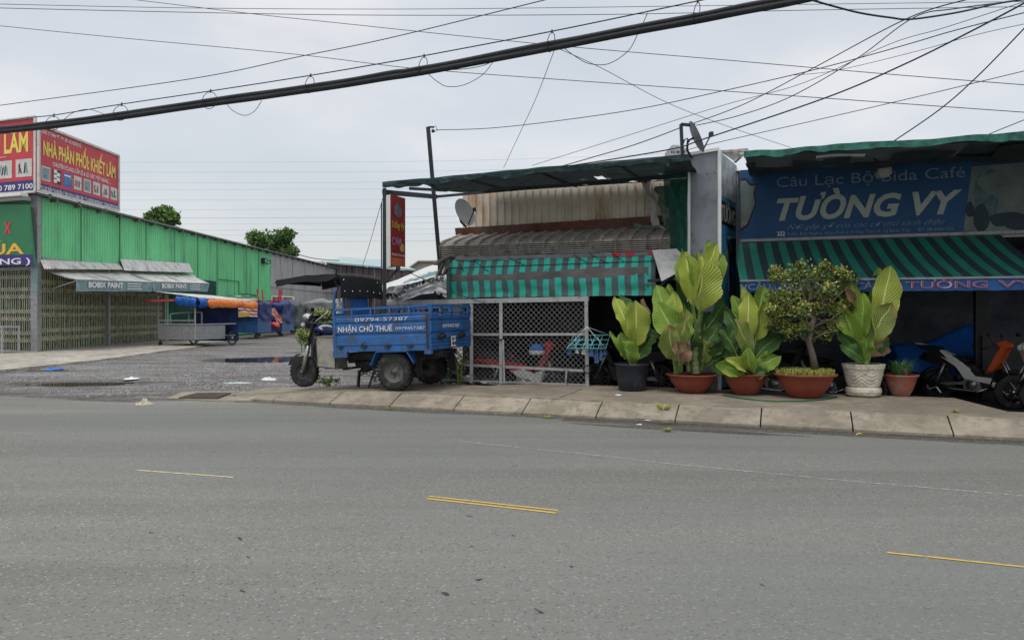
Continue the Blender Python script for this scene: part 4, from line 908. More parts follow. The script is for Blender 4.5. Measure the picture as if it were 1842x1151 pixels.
mb = MB(); c = R(gr + .03, dG - .05, z2 + .0); mb.tube([c + Vector((.06 * math.cos(t), -.02, .07 * math.sin(t))) for t in [i * .7 for i in range(9)]], .012, 6, closed=True); mb.build('lock_chain', M['dark_steel'], fn_, True)
# grey sign box with the advert on its right face
sb = thing('sign_box', 'tall grey metal sign box with white trim and a blue advert on its right face', 'sign box', FR(1266, 560, 11.9) * 1, -A); 
k0, k1 = FR(1238, 560, 13.0), FR(1293.5, 560, 12.9); k2 = P(1325, 560, k1.y + 1.25); k3 = k0 + (k2 - k1); ztp = zAt(1266, 275, 12.95); zlo = ZF
def vq(mb, a, b, z0, z1, m, off=0):
    nn = (b - a).cross(UP).normalized() * off; p = [Vector((q.x, q.y, z)) + nn for q, z in ((a, z0), (b, z0), (b, z1), (a, z1))]; mb.add(p, [(0, 1, 2, 3)], m); return p
mb = MB(); vq(mb, k0, k1, zlo, ztp, 0); vq(mb, k3, k0, zlo, ztp, 0); vq(mb, k2, k3, zlo, ztp, 0); mb.add([Vector((p.x, p.y, ztp)) for p in (k0, k1, k2, k3)], [(0, 1, 2, 3)], 0)
for z in (ztp - .35,):
    for i in range(4): p = k0.lerp(k1, .12 + .25 * i); mb.ball((p.x, p.y - .005, z), .012, 0, 6)
mb.build('box_shell', M['box_grey'], sb, True)
mb = MB()
for p in (k0, k1): mb.bar((p.x, p.y - .02, zlo), (p.x, p.y - .02, ztp + .02), .05, .05)
mb.bar((k0.x, k0.y - .015, ztp), (k1.x, k1.y - .015, ztp + .03), .04, .05); mb.bar((k2.x, k2.y, 1.9), (k2.x, k2.y, ztp - .05), .05, .05); mb.build('trim', M['white'], sb, True)
mb = MB(); rr = (k2 - k1).normalized(); LN = (k2 - k1).length; HH = ztp - zlo; nn = rr.cross(UP)
def kq(x0, x1, y0, y1, m, off): a = k1 + nn * off; mb.add([Vector((a.x, a.y, 0)) + rr * LN * x + UP * (zlo + HH * y) for x, y in ((x0, y0), (x1, y0), (x1, y1), (x0, y1))], [(0, 1, 2, 3)], m)
kq(0, 1, 0, 1, 0, .0); kq(0, 1, .70, .80, 1, .004); kq(0, 1, .82, .995, 2, .004)
def curve(f, w, m, off, y0, y1, x0=.5):
    n = 18; P_ = []
    for i in range(n + 1):
        t = i / n; x = x0 + f(t); y = y0 + (y1 - y0) * t; a = Vector((k1.x, k1.y, 0)) + nn * off + UP * (zlo + HH * y); P_ += [a + rr * LN * (x - w), a + rr * LN * (x + w)]
    mb.add(P_, [(2 * i, 2 * i + 1, 2 * i + 3, 2 * i + 2) for i in range(n)], m)
curve(lambda t: .28 * math.cos(t * 3.1) * (1 - t), .10, 2, .006, .30, .66, .55); curve(lambda t: .3 * math.sin(t * 2.6) * (1 - t * .5) - .1, .05, 1, .008, .28, .63, .5); curve(lambda t: .25 * math.sin(t * 3), .04, 2, .010, .20, .60, .25); curve(lambda t: -.2 * math.sin(t * 3), .05, 3, .012, .36, .60, .75)
kq(.05, .9, .05, .22, 2, .006); kq(.12, .8, .14, .20, 3, .008); kq(.12, .8, .07, .12, 0, .008)
mb.build('advert', [M['ad_blue'], M['black'], mat('ad_pale', (.30, .34, .36), .6, var=.4, vs=4, dirt=((.1, .1, .12), .35, 5)), M['sign_navy']], sb, True)
mb = TB(); a = Vector((k1.x, k1.y, 0)); mb.text('TƯỜNG', a, rr, UP, LN * .1, zlo + HH * .715, LN * .78, HH * .065, 0, .015, 0, .01); mb.build('lettering', M['letter_grey'], sb, True)
mb = MB(); mb.bar((k2.x + .05, k2.y, zlo), (k2.x + .05, k2.y, 2.75), .09, .09); mb.build('support_post', M['rust'], sb, True)
# two folded metal plates on top, right of the box
mb = MB(); a, b, c, d = P(1295, 273, 12.6), P(1344, 270, 11.4), P(1341, 278, 11.4), P(1322, 291, 12.0)
mb.add([a, d, c, b], [(0, 1, 2, 3)]); mb.add([a + UP * .01, b + UP * .03, P(1330, 275, 12.9), d + UP * .02], [(0, 1, 2, 3)]); mb.bar(a, b, .04); mb.bar(d, b, .04)
mb.build('gusset_plate', M['pale_sheet'], sb, True)
# ================================================================== RIGHT CAFE
rc = thing('cafe_shed', 'open fronted cafe shed with dark parking room behind the potted plants', 'shed', R(SA_(1345, 13), 13, YZ), -A); rc['label'] = 'open fronted cafe with green striped awning and a dark room full of motorbikes'
s0, s1, dB = SA_(1330, 14.1), 12.5, 19.9
mb = MB(); mb.add([R(s0, dB, YZ), R(s1, dB, YZ), R(s1, dB, 3.9), R(s0, dB, 3.9)], [(0, 1, 2, 3)]); mb.add([R(s0, 14.1, 2.80), R(s1, 14.1, 2.80), R(s1, dB, 2.9), R(s0, dB, 2.9)], [(0, 1, 2, 3)])
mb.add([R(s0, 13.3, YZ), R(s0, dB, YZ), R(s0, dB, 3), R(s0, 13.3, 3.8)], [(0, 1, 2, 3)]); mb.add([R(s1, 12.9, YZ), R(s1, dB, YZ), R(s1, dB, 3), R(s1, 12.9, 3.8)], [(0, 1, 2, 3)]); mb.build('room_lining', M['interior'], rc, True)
mb = MB(); mb.add([R(s0 - .2, 14.2, 4.05), R(s1 + .4, 14.2, 4.05), R(s1 + .4, dB + .4, 4.15), R(s0 - .2, dB + .4, 4.15)], [(0, 1, 2, 3)]); mb.add([R(s0, 14.18, 2.7), R(s1, 14.18, 2.7), R(s1, 14.18, 4.05), R(s0, 14.18, 4.05)], [(0, 1, 2, 3)])
q = [P(1750, 250, 13.2), P(1900, 226, 12.0), P(1900, 250, 12.0), P(1750, 262, 13.2)]; mb.add(q + [p + NR * 4 for p in q], [(3, 2, 1, 0), (0, 1, 5, 4)]); mb.build('roof', M['grey_sheet'], rc, True)
cP = FR(1764, 560, 16.4); mb = MB(); s_, d_ = sd(cP); mb.box(-.10, .10, -.10, .10, YZ, 2.75, 0, Matrix.Translation((cP.x, cP.y, 0)) @ Matrix.Rotation(-A, 4, 'Z')); mb.build('column', M['interior_wall'], rc, True)
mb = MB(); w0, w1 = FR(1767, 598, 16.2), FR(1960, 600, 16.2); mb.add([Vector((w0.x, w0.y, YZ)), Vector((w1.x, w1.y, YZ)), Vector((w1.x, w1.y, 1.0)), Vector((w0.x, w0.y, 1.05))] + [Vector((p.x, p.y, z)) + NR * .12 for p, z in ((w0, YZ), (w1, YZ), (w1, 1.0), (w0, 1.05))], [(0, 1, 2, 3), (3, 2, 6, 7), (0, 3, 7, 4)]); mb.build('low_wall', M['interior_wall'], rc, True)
# big sign board
dS = 14.1
bs = thing('signboard', 'long blue cafe signboard in shade above the dark green striped awning', 'sign', R(SA_(1340, dS), dS, 2.7), -A)
b0, b1 = SA_(1331, dS), SA_(1960, dS); zlo, zhi = zAt(1500, 428, dS), 4.04
mb = MB(); mb.add([R(b0, dS, zlo), R(b1, dS, zlo), R(b1, dS, zhi), R(b0, dS, zhi), R(b0, dS + .08, zlo), R(b1, dS + .08, zlo)], [(0, 1, 2, 3), (0, 4, 5, 1)], 0)
mb.bar(R(b0, dS - .02, zlo), R(b1, dS - .02, zlo), .05, .05, 1); mb.build('panel', [M['sign_blue'], M['grey_steel']], bs, True)
O_ = R(0, dS, 0); 
def T_(mb, txt, px0, px1, ybase, cap, m, bold, shear=0): 
    a, b = SA_(px0, dS), SA_(px1, dS); z = zAt((px0 + px1) / 2, ybase, dS); mb.text(txt, O_, UR, UP, a, z, b - a, cap, m, bold, shear, .006)
mb = TB(); T_(mb, 'Câu Lạc Bộ Bida Café', 1397, 1736, 328, .175, 0, .0); T_(mb, 'TƯỜNG VY', 1397, 1731, 389, .355, 1, .035, .28)
T_(mb, 'Nơi gặp gỡ của các cơ thủ sành điệu', 1416, 1700, 408, .085, 0, -.008, .5); T_(mb, '222', 1398, 1412, 424, .07, 2, .01); T_(mb, 'Trần Đại Nghĩa, Khu Phố 4, P.Tân Tạo A, Q.Bình Tân', 1416, 1637, 420.5, .05, 0, 0); T_(mb, 'ĐT: 08-66841232', 1651, 1716, 415, .05, 0, 0)
mb.build('lettering', [M['letter_blue'], M['letter_grey'], M['white']], bs, True)
mb = MB()   # pale shield at the left and flower picture at the right
def sp(px, py, off=.005): return FR(px, py, dS) - NR * off
sh = [(1332, 322), (1342, 320), (1351, 331), (1364, 330), (1358, 345), (1361, 366), (1352, 392), (1345, 408), (1332, 416)]
mb.add([sp(x, y, .004) for x, y in sh], [tuple(range(len(sh)))[::-1]], 1)
sh2 = [(1332, 326), (1341, 325), (1349, 335), (1360, 334), (1355, 346), (1358, 366), (1349, 390), (1343, 404), (1332, 411)]
mb.add([sp(x, y, .007) for x, y in sh2], [tuple(range(len(sh2)))[::-1]], 0); mb.build('emblem', [M['pic_pale'], M['black']], bs, True)
mb = MB(); q = [(1748, 300), (1960, 283), (1960, 420), (1733, 416)]; mb.add([sp(x, y, .004) for x, y in q], [(3, 2, 1, 0)], 0)
for (cx, cy, rx, ry, m_i, k) in ((1775, 352, 22, 50, 2, 3), (1765, 392, 14, 26, 1, 5), (1745, 378, 8, 14, 1, 9), (1815, 395, 34, 14, 1, 7), (1850, 405, 40, 12, 1, 11), (1800, 330, 40, 22, 0, 12)):
    n = 16; mb.add([sp(cx + rx * math.cos(t) * (1 + .35 * n3(k, t)), cy + ry * math.sin(t) * (1 + .35 * n3(k + 4, t)), .006 + k * .0003) for t in [6.283 * i / n for i in range(n)][::-1]], [tuple(range(n))], m_i)
mb.build('picture', [M['pic_pale'], M['pic_dark'], M['pic_mid']], bs, True)
fl = thing('floodlight', 'small square floodlight hanging in front of the blue signboard lettering', 'floodlight', FR(1588, 312, 13.6)); c = fl.location
mb = MB(); mb.prism([(-.10, .09), (.10, .11), (.12, .0), (.06, -.07), (-.06, -.08), (-.11, -.01)], -.07, .07); mb.build('housing', M['galv'], fl)
mb = MB(); mb.bar((-.12, 0, .13), (.12, 0, .14), .02); mb.bar((-.12, 0, .13), (-.12, 0, .03), .02); mb.bar((.12, 0, .14), (.12, 0, .03), .02); mb.bar((0, 0, .14), (0, .3, .3), .02); mb.build('bracket', M['dark_steel'], fl)
# right net over the front
rn = thing('net_canopy', 'dark green shade net roof stretched along the front edge above the blue signboard', 'canopy', R(SA_(1340, 11.8), 11.8, 3.8), -A)
n0, n1 = SA_(1338, 11.8), 13.0
def ze(u): return 3.885 + .035 * n3(u * 14, 2) + .02 * n3(u * 40, 1) + .04 * max(0, math.sin(u * 30)) * (u > .35)
mb = MB(); mb.grid(lambda u, v: R(n0 + (n1 - n0) * u, 11.8 + 2.4 * v, ze(u) * (1 - v) + (3.97 + .04 * n3(u * 9, 5)) * v - .07 * math.sin(math.pi * v) * (1 + n3(u * 16, v * 3))), 120, 12, lambda i, j: 1 if n3(i * .12, j * .9, 3) > .38 else 0); mb.build('shade_net', [M['net'], M['net_green']], rn, True)
mb = MB(); mb.grid(lambda u, v: R(n0 + (n1 - n0) * u, 11.79 - .03 * v + .012 * n3(u * 50, v), ze(u) + .02 - (.10 + .05 * n3(u * 22, 4) + .03 * n3(u * 70, 4)) * v), 160, 3); mb.build('net_edge', M['net_lip'], rn, True)
mb = MB(); mb.bar(R(n0, 11.83, 3.84), R(n1, 11.83, 3.84), .05, .05); mb.grid(lambda u, v: R(n0 + (n1 - n0) * u, 12.2 + 1.2 * v, 3.80 - .0 * v + .06 * n3(u * 20, v * 3)), 100, 4, lambda i, j: 0 if n3(i * .2, j, 9) > -.1 else None); mb.build('frame', M['dark_steel'], rn, True)
# dark green striped awning with lettered valance
ra = thing('awning', 'dark green and black striped sloping awning with a blue lettered valance', 'awning', R(SA_(1330, 11.6), 11.6, 1.8), -A)
dT, dF = 14.05, 12.75; t0, t1 = SA_(1322, dT), SA_(1800, dT); f0, f1 = SA_(1331, dF), SA_(1905, dF)
zT, zB = zAt(1500, 432, 14.05), zAt(1500, 503, dF); pitch = .118; nst = int((t1 - t0) / pitch * 1); 
mb = MB(); mb.grid(lambda u, v: R((t0 + (t1 - t0) * u) * (1 - v) + (f0 + (f1 - f0) * u) * v, dT + (dF - dT) * v, zT + (zB - zT) * v - .05 * math.sin(math.pi * v) + .008 * n3(u * 20, v * 3)), nst, 14, lambda i, j: i % 2); mb.build('cloth', [M['aw_dkgreen'], M['aw_black']], ra, True)
zV = zAt(1500, 525, dF) ; zV2 = zAt(1500, 503, dF)
mb = MB(); mb.grid(lambda u, v: R(f0 + (f1 - f0) * u, dF + .015 * n3(u * 30, v * 2) * v, zV2 + .004 - (zV2 - zV + .01 * n3(u * 25, 1)) * v), 100, 3); mb.build('valance', M['sign_blue2'], ra, True)
mb = MB(); mb.bar(R(f0, dF - .01, zV2), R(f1, dF - .01, zV2), .03, .03); 
for f in (.01, .5, .99): mb.bar(R(f0 + (f1 - f0) * f, dF, zV2), R(f0 + (f1 - f0) * f, dT, 2.0), .035, .035)
mb.build('frame', M['grey_steel'], ra, True)
O2 = R(0, dF, 0); cp = (zV2 - zV) * .52
def T2(mb, txt, px0, px1, m, bold): a, b = SA_(px0, dF), SA_(px1, dF); mb.text(txt, O2, UR, UP, a, zV + (zV2 - zV) * .22, b - a, cp, m, bold, 0, .022)
mb = TB(); T2(mb, '(CÂU LẠC BỘ)', 1340, 1470, 0, .01); T2(mb, 'BIDA CÀ PHÊ', 1478, 1620, 0, .01); T2(mb, 'TƯỜNG', 1629, 1776, 1, .012); T2(mb, 'VY', 1795, 1862, 1, .012); mb.build('lettering', [M['letter_blue'], M['letter_pink']], ra, True)
mb = TB(); 
def T3(mb, txt, px0, px1): a, b = SA_(px0, dF), SA_(px1, dF); mb.text(txt, O2, UR, UP, a, zV + (zV2 - zV) * .22, b - a, cp, 0, -.012, 0, .030)
T3(mb, 'TƯỜNG', 1631, 1775); T3(mb, 'VY', 1797, 1860); mb.build('letter_core', mat('letter_red', (.30, .05, .10), .6), ra, True)
# low red tiles edging the yard and clutter in the dark rooms
mb = MB(); a = SA_(1063, 12.98); i = 0
while a < SA_(1340, 12.98):
    mb.box(a, a + .05, 12.98, 13.06, YZ, ZF - .02 + .01 * (i % 2), 0); a += .062; i += 1
for k_ in range(len(mb.v)): p = mb.v[k_]; mb.v[k_] = R(p.x + (p.z - .1) * .35, p.y, p.z)
tag(mb.build('tile_edging', M['brick_red']), 'low edging of leaning red clay tiles behind the black pot', 'tiles')
# clothes rack on the end of the gate
cx = thing('clothes_rack', 'turquoise plastic peg rack with small clothes hanging beside the gate post', 'clothes rack', P(1057, 600, 13.0)); c = cx.location
mb = MB(); k_ = 13.0 / FP
def cp_(px, py, dy=0): return P(px, py, 13.0 + dy)
o_ = [cp_(1019, 627, -.12), cp_(1090, 627, -.12), cp_(1097, 603, .18), cp_(1032, 603, .18)]
mb.tube(o_, .012, 6, closed=True)
for f in (.2, .4, .6, .8): mb.tube([o_[0].lerp(o_[1], f), o_[3].lerp(o_[2], f)], .008, 5)
for f in (.3, .65): mb.tube([o_[0].lerp(o_[3], f), o_[1].lerp(o_[2], f)], .008, 5)
for (f, g) in ((.1, .35), (.25, .05), (.5, .75), (.7, .45), (.9, .65)): mb.tube([o_[0].lerp(o_[1], f), o_[3].lerp(o_[2], g)], .006, 5)
mb.build('rack_frame', M['teal_plastic'], cx, True)
mb = MB(); hk = cp_(1056, 588); mb.tube([o_[3], hk, o_[1]], .005, 5); mb.tube([o_[2], hk, o_[0]], .005, 5); mb.build('hanger_cord', M['white'], cx, True)
for (px, l, w) in ((1024, .10, .05), (1038, .07, .04), (1050, .09, .05), (1064, .13, .06), (1073, .24, .05), (1081, .20, .04), (1088, .10, .05)):
    mb = MB(); p = cp_(px, 628, -.10); mb.grid(lambda u, v: p + Vector(((u - .5) * w * (1 + .6 * v), .02 * n3(u * 5, v * 3, px), -l * v)), 4, 5); mb.build('cloth_item', M['clothes'] if px % 3 else M['offwhite'], cx, True)
# ================================================================== BLUE CARGO TRICYCLE
TC = Vector((-1.69, 12.87, .2))
tri = thing('cargo_tricycle', 'blue motorised cargo tricycle with black canopy and white painted phone numbers on the sidewalk', 'tricycle', TC, RAD(160), ry=RAD(1.9))
def wheel(parent, c, r, w, name='wheel', rimm='dust_rim', rr=.56, tread=True, spokes=0, tyrem='rubber', knob=0):
    root = None
    mb = MB(); n = 40
    prof = [(r * rr, -w * .42), (r * .80, -w * .52), (r * .93, -w * .48), (r * .985, -w * .34), (r, 0), (r * .985, w * .34), (r * .93, w * .48), (r * .80, w * .52), (r * rr, w * .42)]
    mb.lathe(prof, n, (0, 0, 0), 'Y')
    if tread:
        for i in range(26):
            a = 6.283 * i / 26; T = Matrix.Rotation(-a, 4, 'Y')
            for sg_ in (-1, 1): mb.box(r * .955, r * (1.012 if w > .15 else 1.0), sg_ * w * .12 - w * .1, sg_ * w * .12 + w * .30 * sg_ + w * .1 * sg_, -r * .04, r * .04, 0, T @ Matrix.Rotation(sg_ * .25, 4, 'X'))
    ty = mb.build(name, M[tyrem], parent); ty.location = c
    mb = MB()
    if spokes:
        mb.lathe([(r * rr, -w * .3), (r * rr * 1.06, -w * .38), (r * rr * .95, 0), (r * rr * 1.06, w * .38), (r * rr, w * .3)], n, (0, 0, 0), 'Y'); mb.lathe([(.0, -w * .6), (r * .16, -w * .55), (r * .16, w * .55), (0, w * .6)], 16, (0, 0, 0), 'Y')
        for i in range(spokes):
            a = 6.283 * i / spokes; q = Vector((math.cos(a), 0, math.sin(a))); t = Vector((-q.z, 0, q.x)) * r * .12 * (1 if i % 2 else -1); mb.bar(q * r * .12 + t + Vector((0, w * .3 * (1 if i % 2 else -1), 0)), q * r * rr, .02 if spokes < 9 else .004, .02 if spokes < 9 else .004)
    else:
        for sg_ in (-1, 1): mb.lathe([(0, sg_ * w * .30), (r * .14, sg_ * w * .30), (r * .16, sg_ * w * .16), (r * .30, sg_ * w * .14), (r * .42, sg_ * w * .22), (r * .50, sg_ * w * .22), (r * .54, sg_ * w * .38), (r * .60, sg_ * w * .44)], 28, (0, 0, 0), 'Y')
        for i in range(5): a = 1.2566 * i; mb.box(-.014, .014, w * .16, w * .27, -.014, .014, 0, Matrix.Translation((math.cos(a) * r * .26, 0, math.sin(a) * r * .26)))
    mb.build('rim', M[rimm], ty)
    return ty
wheel(tri, (0, .60, .315), .315, .175); wheel(tri, (0, -.68, .315), .315, .175); wheel(tri, (2.2, 0, .285), .285, .11, rimm='engine', rr=.5)
bx0, bx1, by, bf = -.70, 1.075, .725, .85
# side panels with pressed ribs
def side(sg_):
    mb = MB(); y = by if sg_ > 0 else -bf; t = sg_
    prof = [(.74, 0), (.76, .012), (.90, .012), (.915, -.006), (.945, -.006), (.96, .012), (1.085, .012), (1.10, -.006), (1.13, -.006), (1.145, .012), (1.20, .012), (1.215, .0)]
    pts = []
    for x in (bx0, bx1): pts += [(x, y + t * d, z) for z, d in prof] + [(x, y - t * .03, z) for z, d in prof[::-1]]
    k = len(prof) * 2; mb.add(pts, [(i, (i + 1) % k, k + (i + 1) % k, k + i) for i in range(k)] + [tuple(range(k)), tuple(range(2 * k - 1, k - 1, -1))])
    for x in (bx0 + .02, bx1 - .02): mb.box(x - .02, x + .02, min(y - t * .03, y + t * .02), max(y - t * .03, y + t * .02), .735, 1.22)
    return mb.build('side_panel', M['blue_paint'], tri)
side(1); side(-1)
def rail(name, a, b, n, extra=0):
    mb = MB(); a = Vector(a); b = Vector(b); mb.bar(a, b, .035, .035); mb.bar(a - UP * .115, b - UP * .115, .028, .03)
    for i in range(n + 1): p = a.lerp(b, i / n); mb.bar(p, p - UP * .15, .035 if i in (0, n) else .05, .028)
    return mb.build(name, M['blue_paint'], tri)
rail('side_rail', (bx0, by - .015, 1.375), (bx1, by - .015, 1.355), 5); rail('side_rail', (bx0, -bf + .015, 1.375), (bx1, -bf + .015, 1.355), 5)
rail('tail_rail', (bx0 - .025, by - .02, 1.375), (bx0 - .025, -bf, 1.365), 4); 
mb = MB(); mb.box(bx0, bx1, -bf + .03, by - .03, .70, .73); mb.bar((bx0, by - .02, .70), (bx1, by - .02, .70), .06, .085); mb.bar((bx0, -bf + .02, .70), (bx1, -bf + .02, .70), .06, .085); mb.bar((bx1, -bf, .70), (bx1, by, .70), .05, .09)
mb.box(bx1 - .24, bx1 + .03, by - .05, by + .012, .56, .66); mb.box(bx0 - .02, bx0 + .10, by - .05, by + .014, .60, .66)
mb.build('bed_floor', M['blue_paint'], tri)
mb = MB(); mb.prism([(bx1 - .005, .74), (bx1 + .025, .74), (bx1 + .025, 1.3), (bx1 - .005, 1.3)], -bf, by); mb.build('front_panel', M['blue_paint'], tri)
mb = MB(); x = bx0 - .02                      # tailgate
prof = [(.66, 0), (.70, .012), (.715, -.004), (.73, .012), (.755, .012), (.77, -.004), (.785, .012), (.81, .012), (.825, -.004), (.84, .012), (.90, .012), (.915, -.008), (.945, -.008), (.96, .014), (1.115, .014), (1.13, -.008), (1.15, -.008), (1.165, .012), (1.21, .012), (1.215, 0)]
pts = []; k = len(prof)
for y in (by + .01, -bf - .01): pts += [(x - d, y, z) for z, d in prof] + [(x + .03, y, z) for z, d in prof[::-1]]
k *= 2; mb.add(pts, [(i, (i + 1) % k, k + (i + 1) % k, k + i) for i in range(k)] + [tuple(range(k)), tuple(range(2 * k - 1, k - 1, -1))]); mb.build('tailgate', M['blue_paint'], tri)
for y in (.38, -.42):
    mb = MB(); mb.box(x - .04, x - .012, y - .14, y + .14, .84, .90); mb.box(x - .055, x - .02, y - .05, y + .05, .82, .93); mb.tube([(x - .05, y - .1, .87), (x - .075, y, .89), (x - .05, y + .1, .87)], .012, 6); mb.build('latch', M['engine'], tri)
for xx in (.95, .50, .06, -.35):
    mb = MB(); mb.box(xx - .06, xx + .06, by, by + .028, .725, .750); mb.box(xx - .02, xx + .02, by, by + .036, .70, .765); mb.build('hinge', M['engine'], tri)
mb = MB(); mb.tube([(.52, by + .05, .76), (.48, by + .06, .80), (.45, by + .05, .83)], .010, 6); mb.build('hook', M['dark_steel'], tri)
mb = MB()
for i in range(17):
    z = 1.22 - i * .032; mb.tube([(bx0 + .035 + (.012 if i % 2 else 0) * math.cos(t), by + .03 + (0 if i % 2 else .012) * math.cos(t), z + .02 * math.sin(t)) for t in [q * 1.0472 for q in range(6)]], .005, 5, closed=True)
mb.build('chain', M['engine'], tri)
mb = MB(); mb.box(x - .06, x - .052, -.10, .08, .69, .86); mb.build('licence_plate', M['white'], tri)
tp_ = TB(); r_ = Vector((0, -1, 0)); tp_.text('50 T1', (x - .06, .07, 0), r_, UP, .0, .79, .16, .052, 0, .02, 0, .004); tp_.text('7878', (x - .06, .07, 0), r_, UP, .0, .715, .16, .052, 0, .02, 0, .004); tp_.build('plate_lettering', M['black'], tri)
tp_ = TB(); r_ = Vector((-1, 0, 0)); o_ = (bx1, by + .014, 0)
tp_.text('09794-57387', o_, r_, UP, .42, 1.148, .98, .058, 0, -.012, 0, .004); tp_.text('NHẬN CHỞ THUÊ', o_, r_, UP, .09, .985, 1.02, .085, 0, .004, 0, .004); tp_.text('0979457387', o_, r_, UP, 1.17, .995, .53, .05, 0, -.012, 0, .004)
tp_.text('0979457387', (x - .016, by, 0), Vector((0, -1, 0)), UP, .40, 1.01, .66, .055, 0, -.012, 0, .004); tp_.build('painted_lettering', M['white'], tri)
# chassis, axle, springs, engine, fenders
mb = MB()
for y in (.28, -.28): mb.bar((bx0, y, .60), (1.5, y, .56), .05, .09)
for xx in (-.6, .0, .5, 1.05): mb.bar((xx, -.3, .60), (xx, .3, .60), .05, .05)
mb.bar((1.5, .28, .56), (1.98, .03, .80), .05, .06); mb.bar((1.5, -.28, .56), (1.98, -.03, .80), .05, .06); mb.bar((1.3, 0, .50), (1.95, 0, .62), .06, .06); mb.bar((1.2, .28, .34), (1.2, -.28, .34), .04, .04); mb.bar((1.2, .25, .55), (1.2, .25, .34), .04, .04); mb.bar((1.5, .25, .5), (1.5, .25, .36), .04, .04); mb.bar((1.0, .3, .36), (1.55, .3, .36), .04, .03)
mb.build('chassis', M['engine'], tri)
mb = MB(); mb.tube([(0, -.52, .30), (0, .52, .30)], .045, 10); mb.lathe([(0, -.13), (.10, -.10), (.13, 0), (.10, .10), (0, .13)], 14, (0, -.05, .30), 'Y'); mb.bar((.0, -.05, .32), (.75, -.02, .42), .05, .05)
for y in (.36, -.36):
    for i in range(4): mb.tube([(-.42 + .08 * i, y, .52 - .035 * i), (0, y, .36 - .012 * i), (.42 - .08 * i, y, .52 - .035 * i)], .014, 6)
mb.build('axle', M['engine'], tri)
mb = MB(); mb.box(.48, .85, -.17, .17, .28, .55); mb.box(.30, 1.12, -.30, .26, .44, .62); mb.tube([(.25, .22, .42), (.95, .24, .44)], .07, 10); mb.box(-.55, .35, -.26, .22, .50, .66); mb.tube([(.66, 0, .5), (.80, 0, .68)], .09, 12); 
for i in range(6): mb.lathe([(.10, 0), (.10, .006)], 12, (.68 + .02 * i, 0, .54 + .025 * i))
mb.lathe([(0, .17), (.12, .17), (.12, .22), (.08, .24), (0, .24)], 16, (.60, 0, .40), 'Y'); mb.lathe([(0, .16), (.09, .16), (.09, .21), (0, .21)], 14, (.80, 0, .38), 'Y'); mb.build('engine', M['engine'], tri)
mb = MB(); mb.tube([(.85, .1, .5), (.9, .2, .3), (.6, .26, .22), (.1, .26, .24)], .03, 8); mb.tube([(.9, .24, .23), (.72, .26, .28), (.3, .3, .40)], .012, 6); mb.build('exhaust', M['chrome'], tri)
mb = MB(); mb.bar((.33, .3, .34), (.30, .32, .03), .04, .03); mb.bar((.58, .28, .34), (.70, .3, .02), .03, .03); mb.bar((.70, .3, .02), (.52, .3, .02), .03, .03); mb.bar((.9, .25, .32), (.92, .28, .03), .06, .03); mb.build('centre_stand', M['engine'], tri)
for sg_ in (1, -1):
    mb = MB(); P_ = [(.40, .44), (.28, .66), (-.27, .665), (-.40, .46)]; y0, y1 = sorted((sg_ * .50, sg_ * .735))
    for a, b in zip(P_, P_[1:]): mb.add([(a[0], y0, a[1]), (b[0], y0, b[1]), (b[0], y1, b[1]), (a[0], y1, a[1]), (a[0], y0, a[1] - .022), (b[0], y0, b[1] - .022), (b[0], y1, b[1] - .022), (a[0], y1, a[1] - .022)], [(0, 1, 2, 3), (7, 6, 5, 4), (3, 2, 6, 7), (0, 4, 5, 1)])
    mb.build('mudguard', M['blue_paint'], tri)
    mb = MB(); mb.grid(lambda u, v: (-.42 - .03 * v + .02 * math.sin(u * 5), sg_ * (.50 + .26 * u), .56 - .34 * v + (.02 * (int(u * 12) % 2) if v > .95 else 0)), 12, 6); mb.build('mud_flap', M['black'], tri)
# battery box, seat, tank
mb = MB(); mb.prism([(1.13, .36), (1.50, .40), (1.52, .92), (1.13, .90)], .26, .62); mb.box(1.12, 1.53, .25, .635, .90, .925); mb.build('tool_box', mat('tool_metal', (.33, .315, .27), .5, .25, var=.15, vs=6, dirt=((.16, .14, .11), .35, 5)), tri)
mb = MB()
for a, b in (((1.135, .628, .37), (1.135, .628, .90)), ((1.50, .628, .41), (1.51, .628, .92)), ((1.13, .628, .37), (1.50, .628, .41)), ((1.13, .628, .905), (1.52, .628, .92))): mb.bar(a, b, .016, .012)
mb.build('box_edging', M['dark_steel'], tri)
mb = MB(); mb.prism([(1.10, .86), (1.52, .86), (1.50, .96), (1.30, 1.0), (1.10, .97)], -.2, .2, taper=.9); mb.build('seat', M['black'], tri)
mb = MB()
mb.grid(lambda u, v: (1.44 + .50 * u, .17 * math.sin(6.283 * v) * (1 - .5 * abs(u - .4) ** 1.5) * (1 - .3 * u), 1.00 + .05 * u + (.135 if math.cos(6.283 * v) > 0 else .10) * math.cos(6.283 * v) * math.sin(math.pi * min(1, .18 + u * .75)) ** .6), 14, 18)
mb.build('fuel_tank', M['blue_dark'], tri)
mb = MB(); f3 = lambda u, v, k: (1.48 + .40 * u, .168 * math.sin(6.283 * v) * (1 - .5 * abs(u - .4) ** 1.5) * (1 - .3 * u) * 1.03 + .004, 1.00 + .05 * u + .14 * math.cos(6.283 * v) * math.sin(math.pi * min(1, .18 + u * .75)) ** .6)
mb.grid(lambda u, v: f3(u, .10 + .055 * v + .10 * u * u, 0), 10, 3); mb.grid(lambda u, v: f3(.55 + .4 * u, .22 - .05 * u + .035 * v, 0), 8, 2); mb.build('tank_stripe', M['white_paint'], tri)
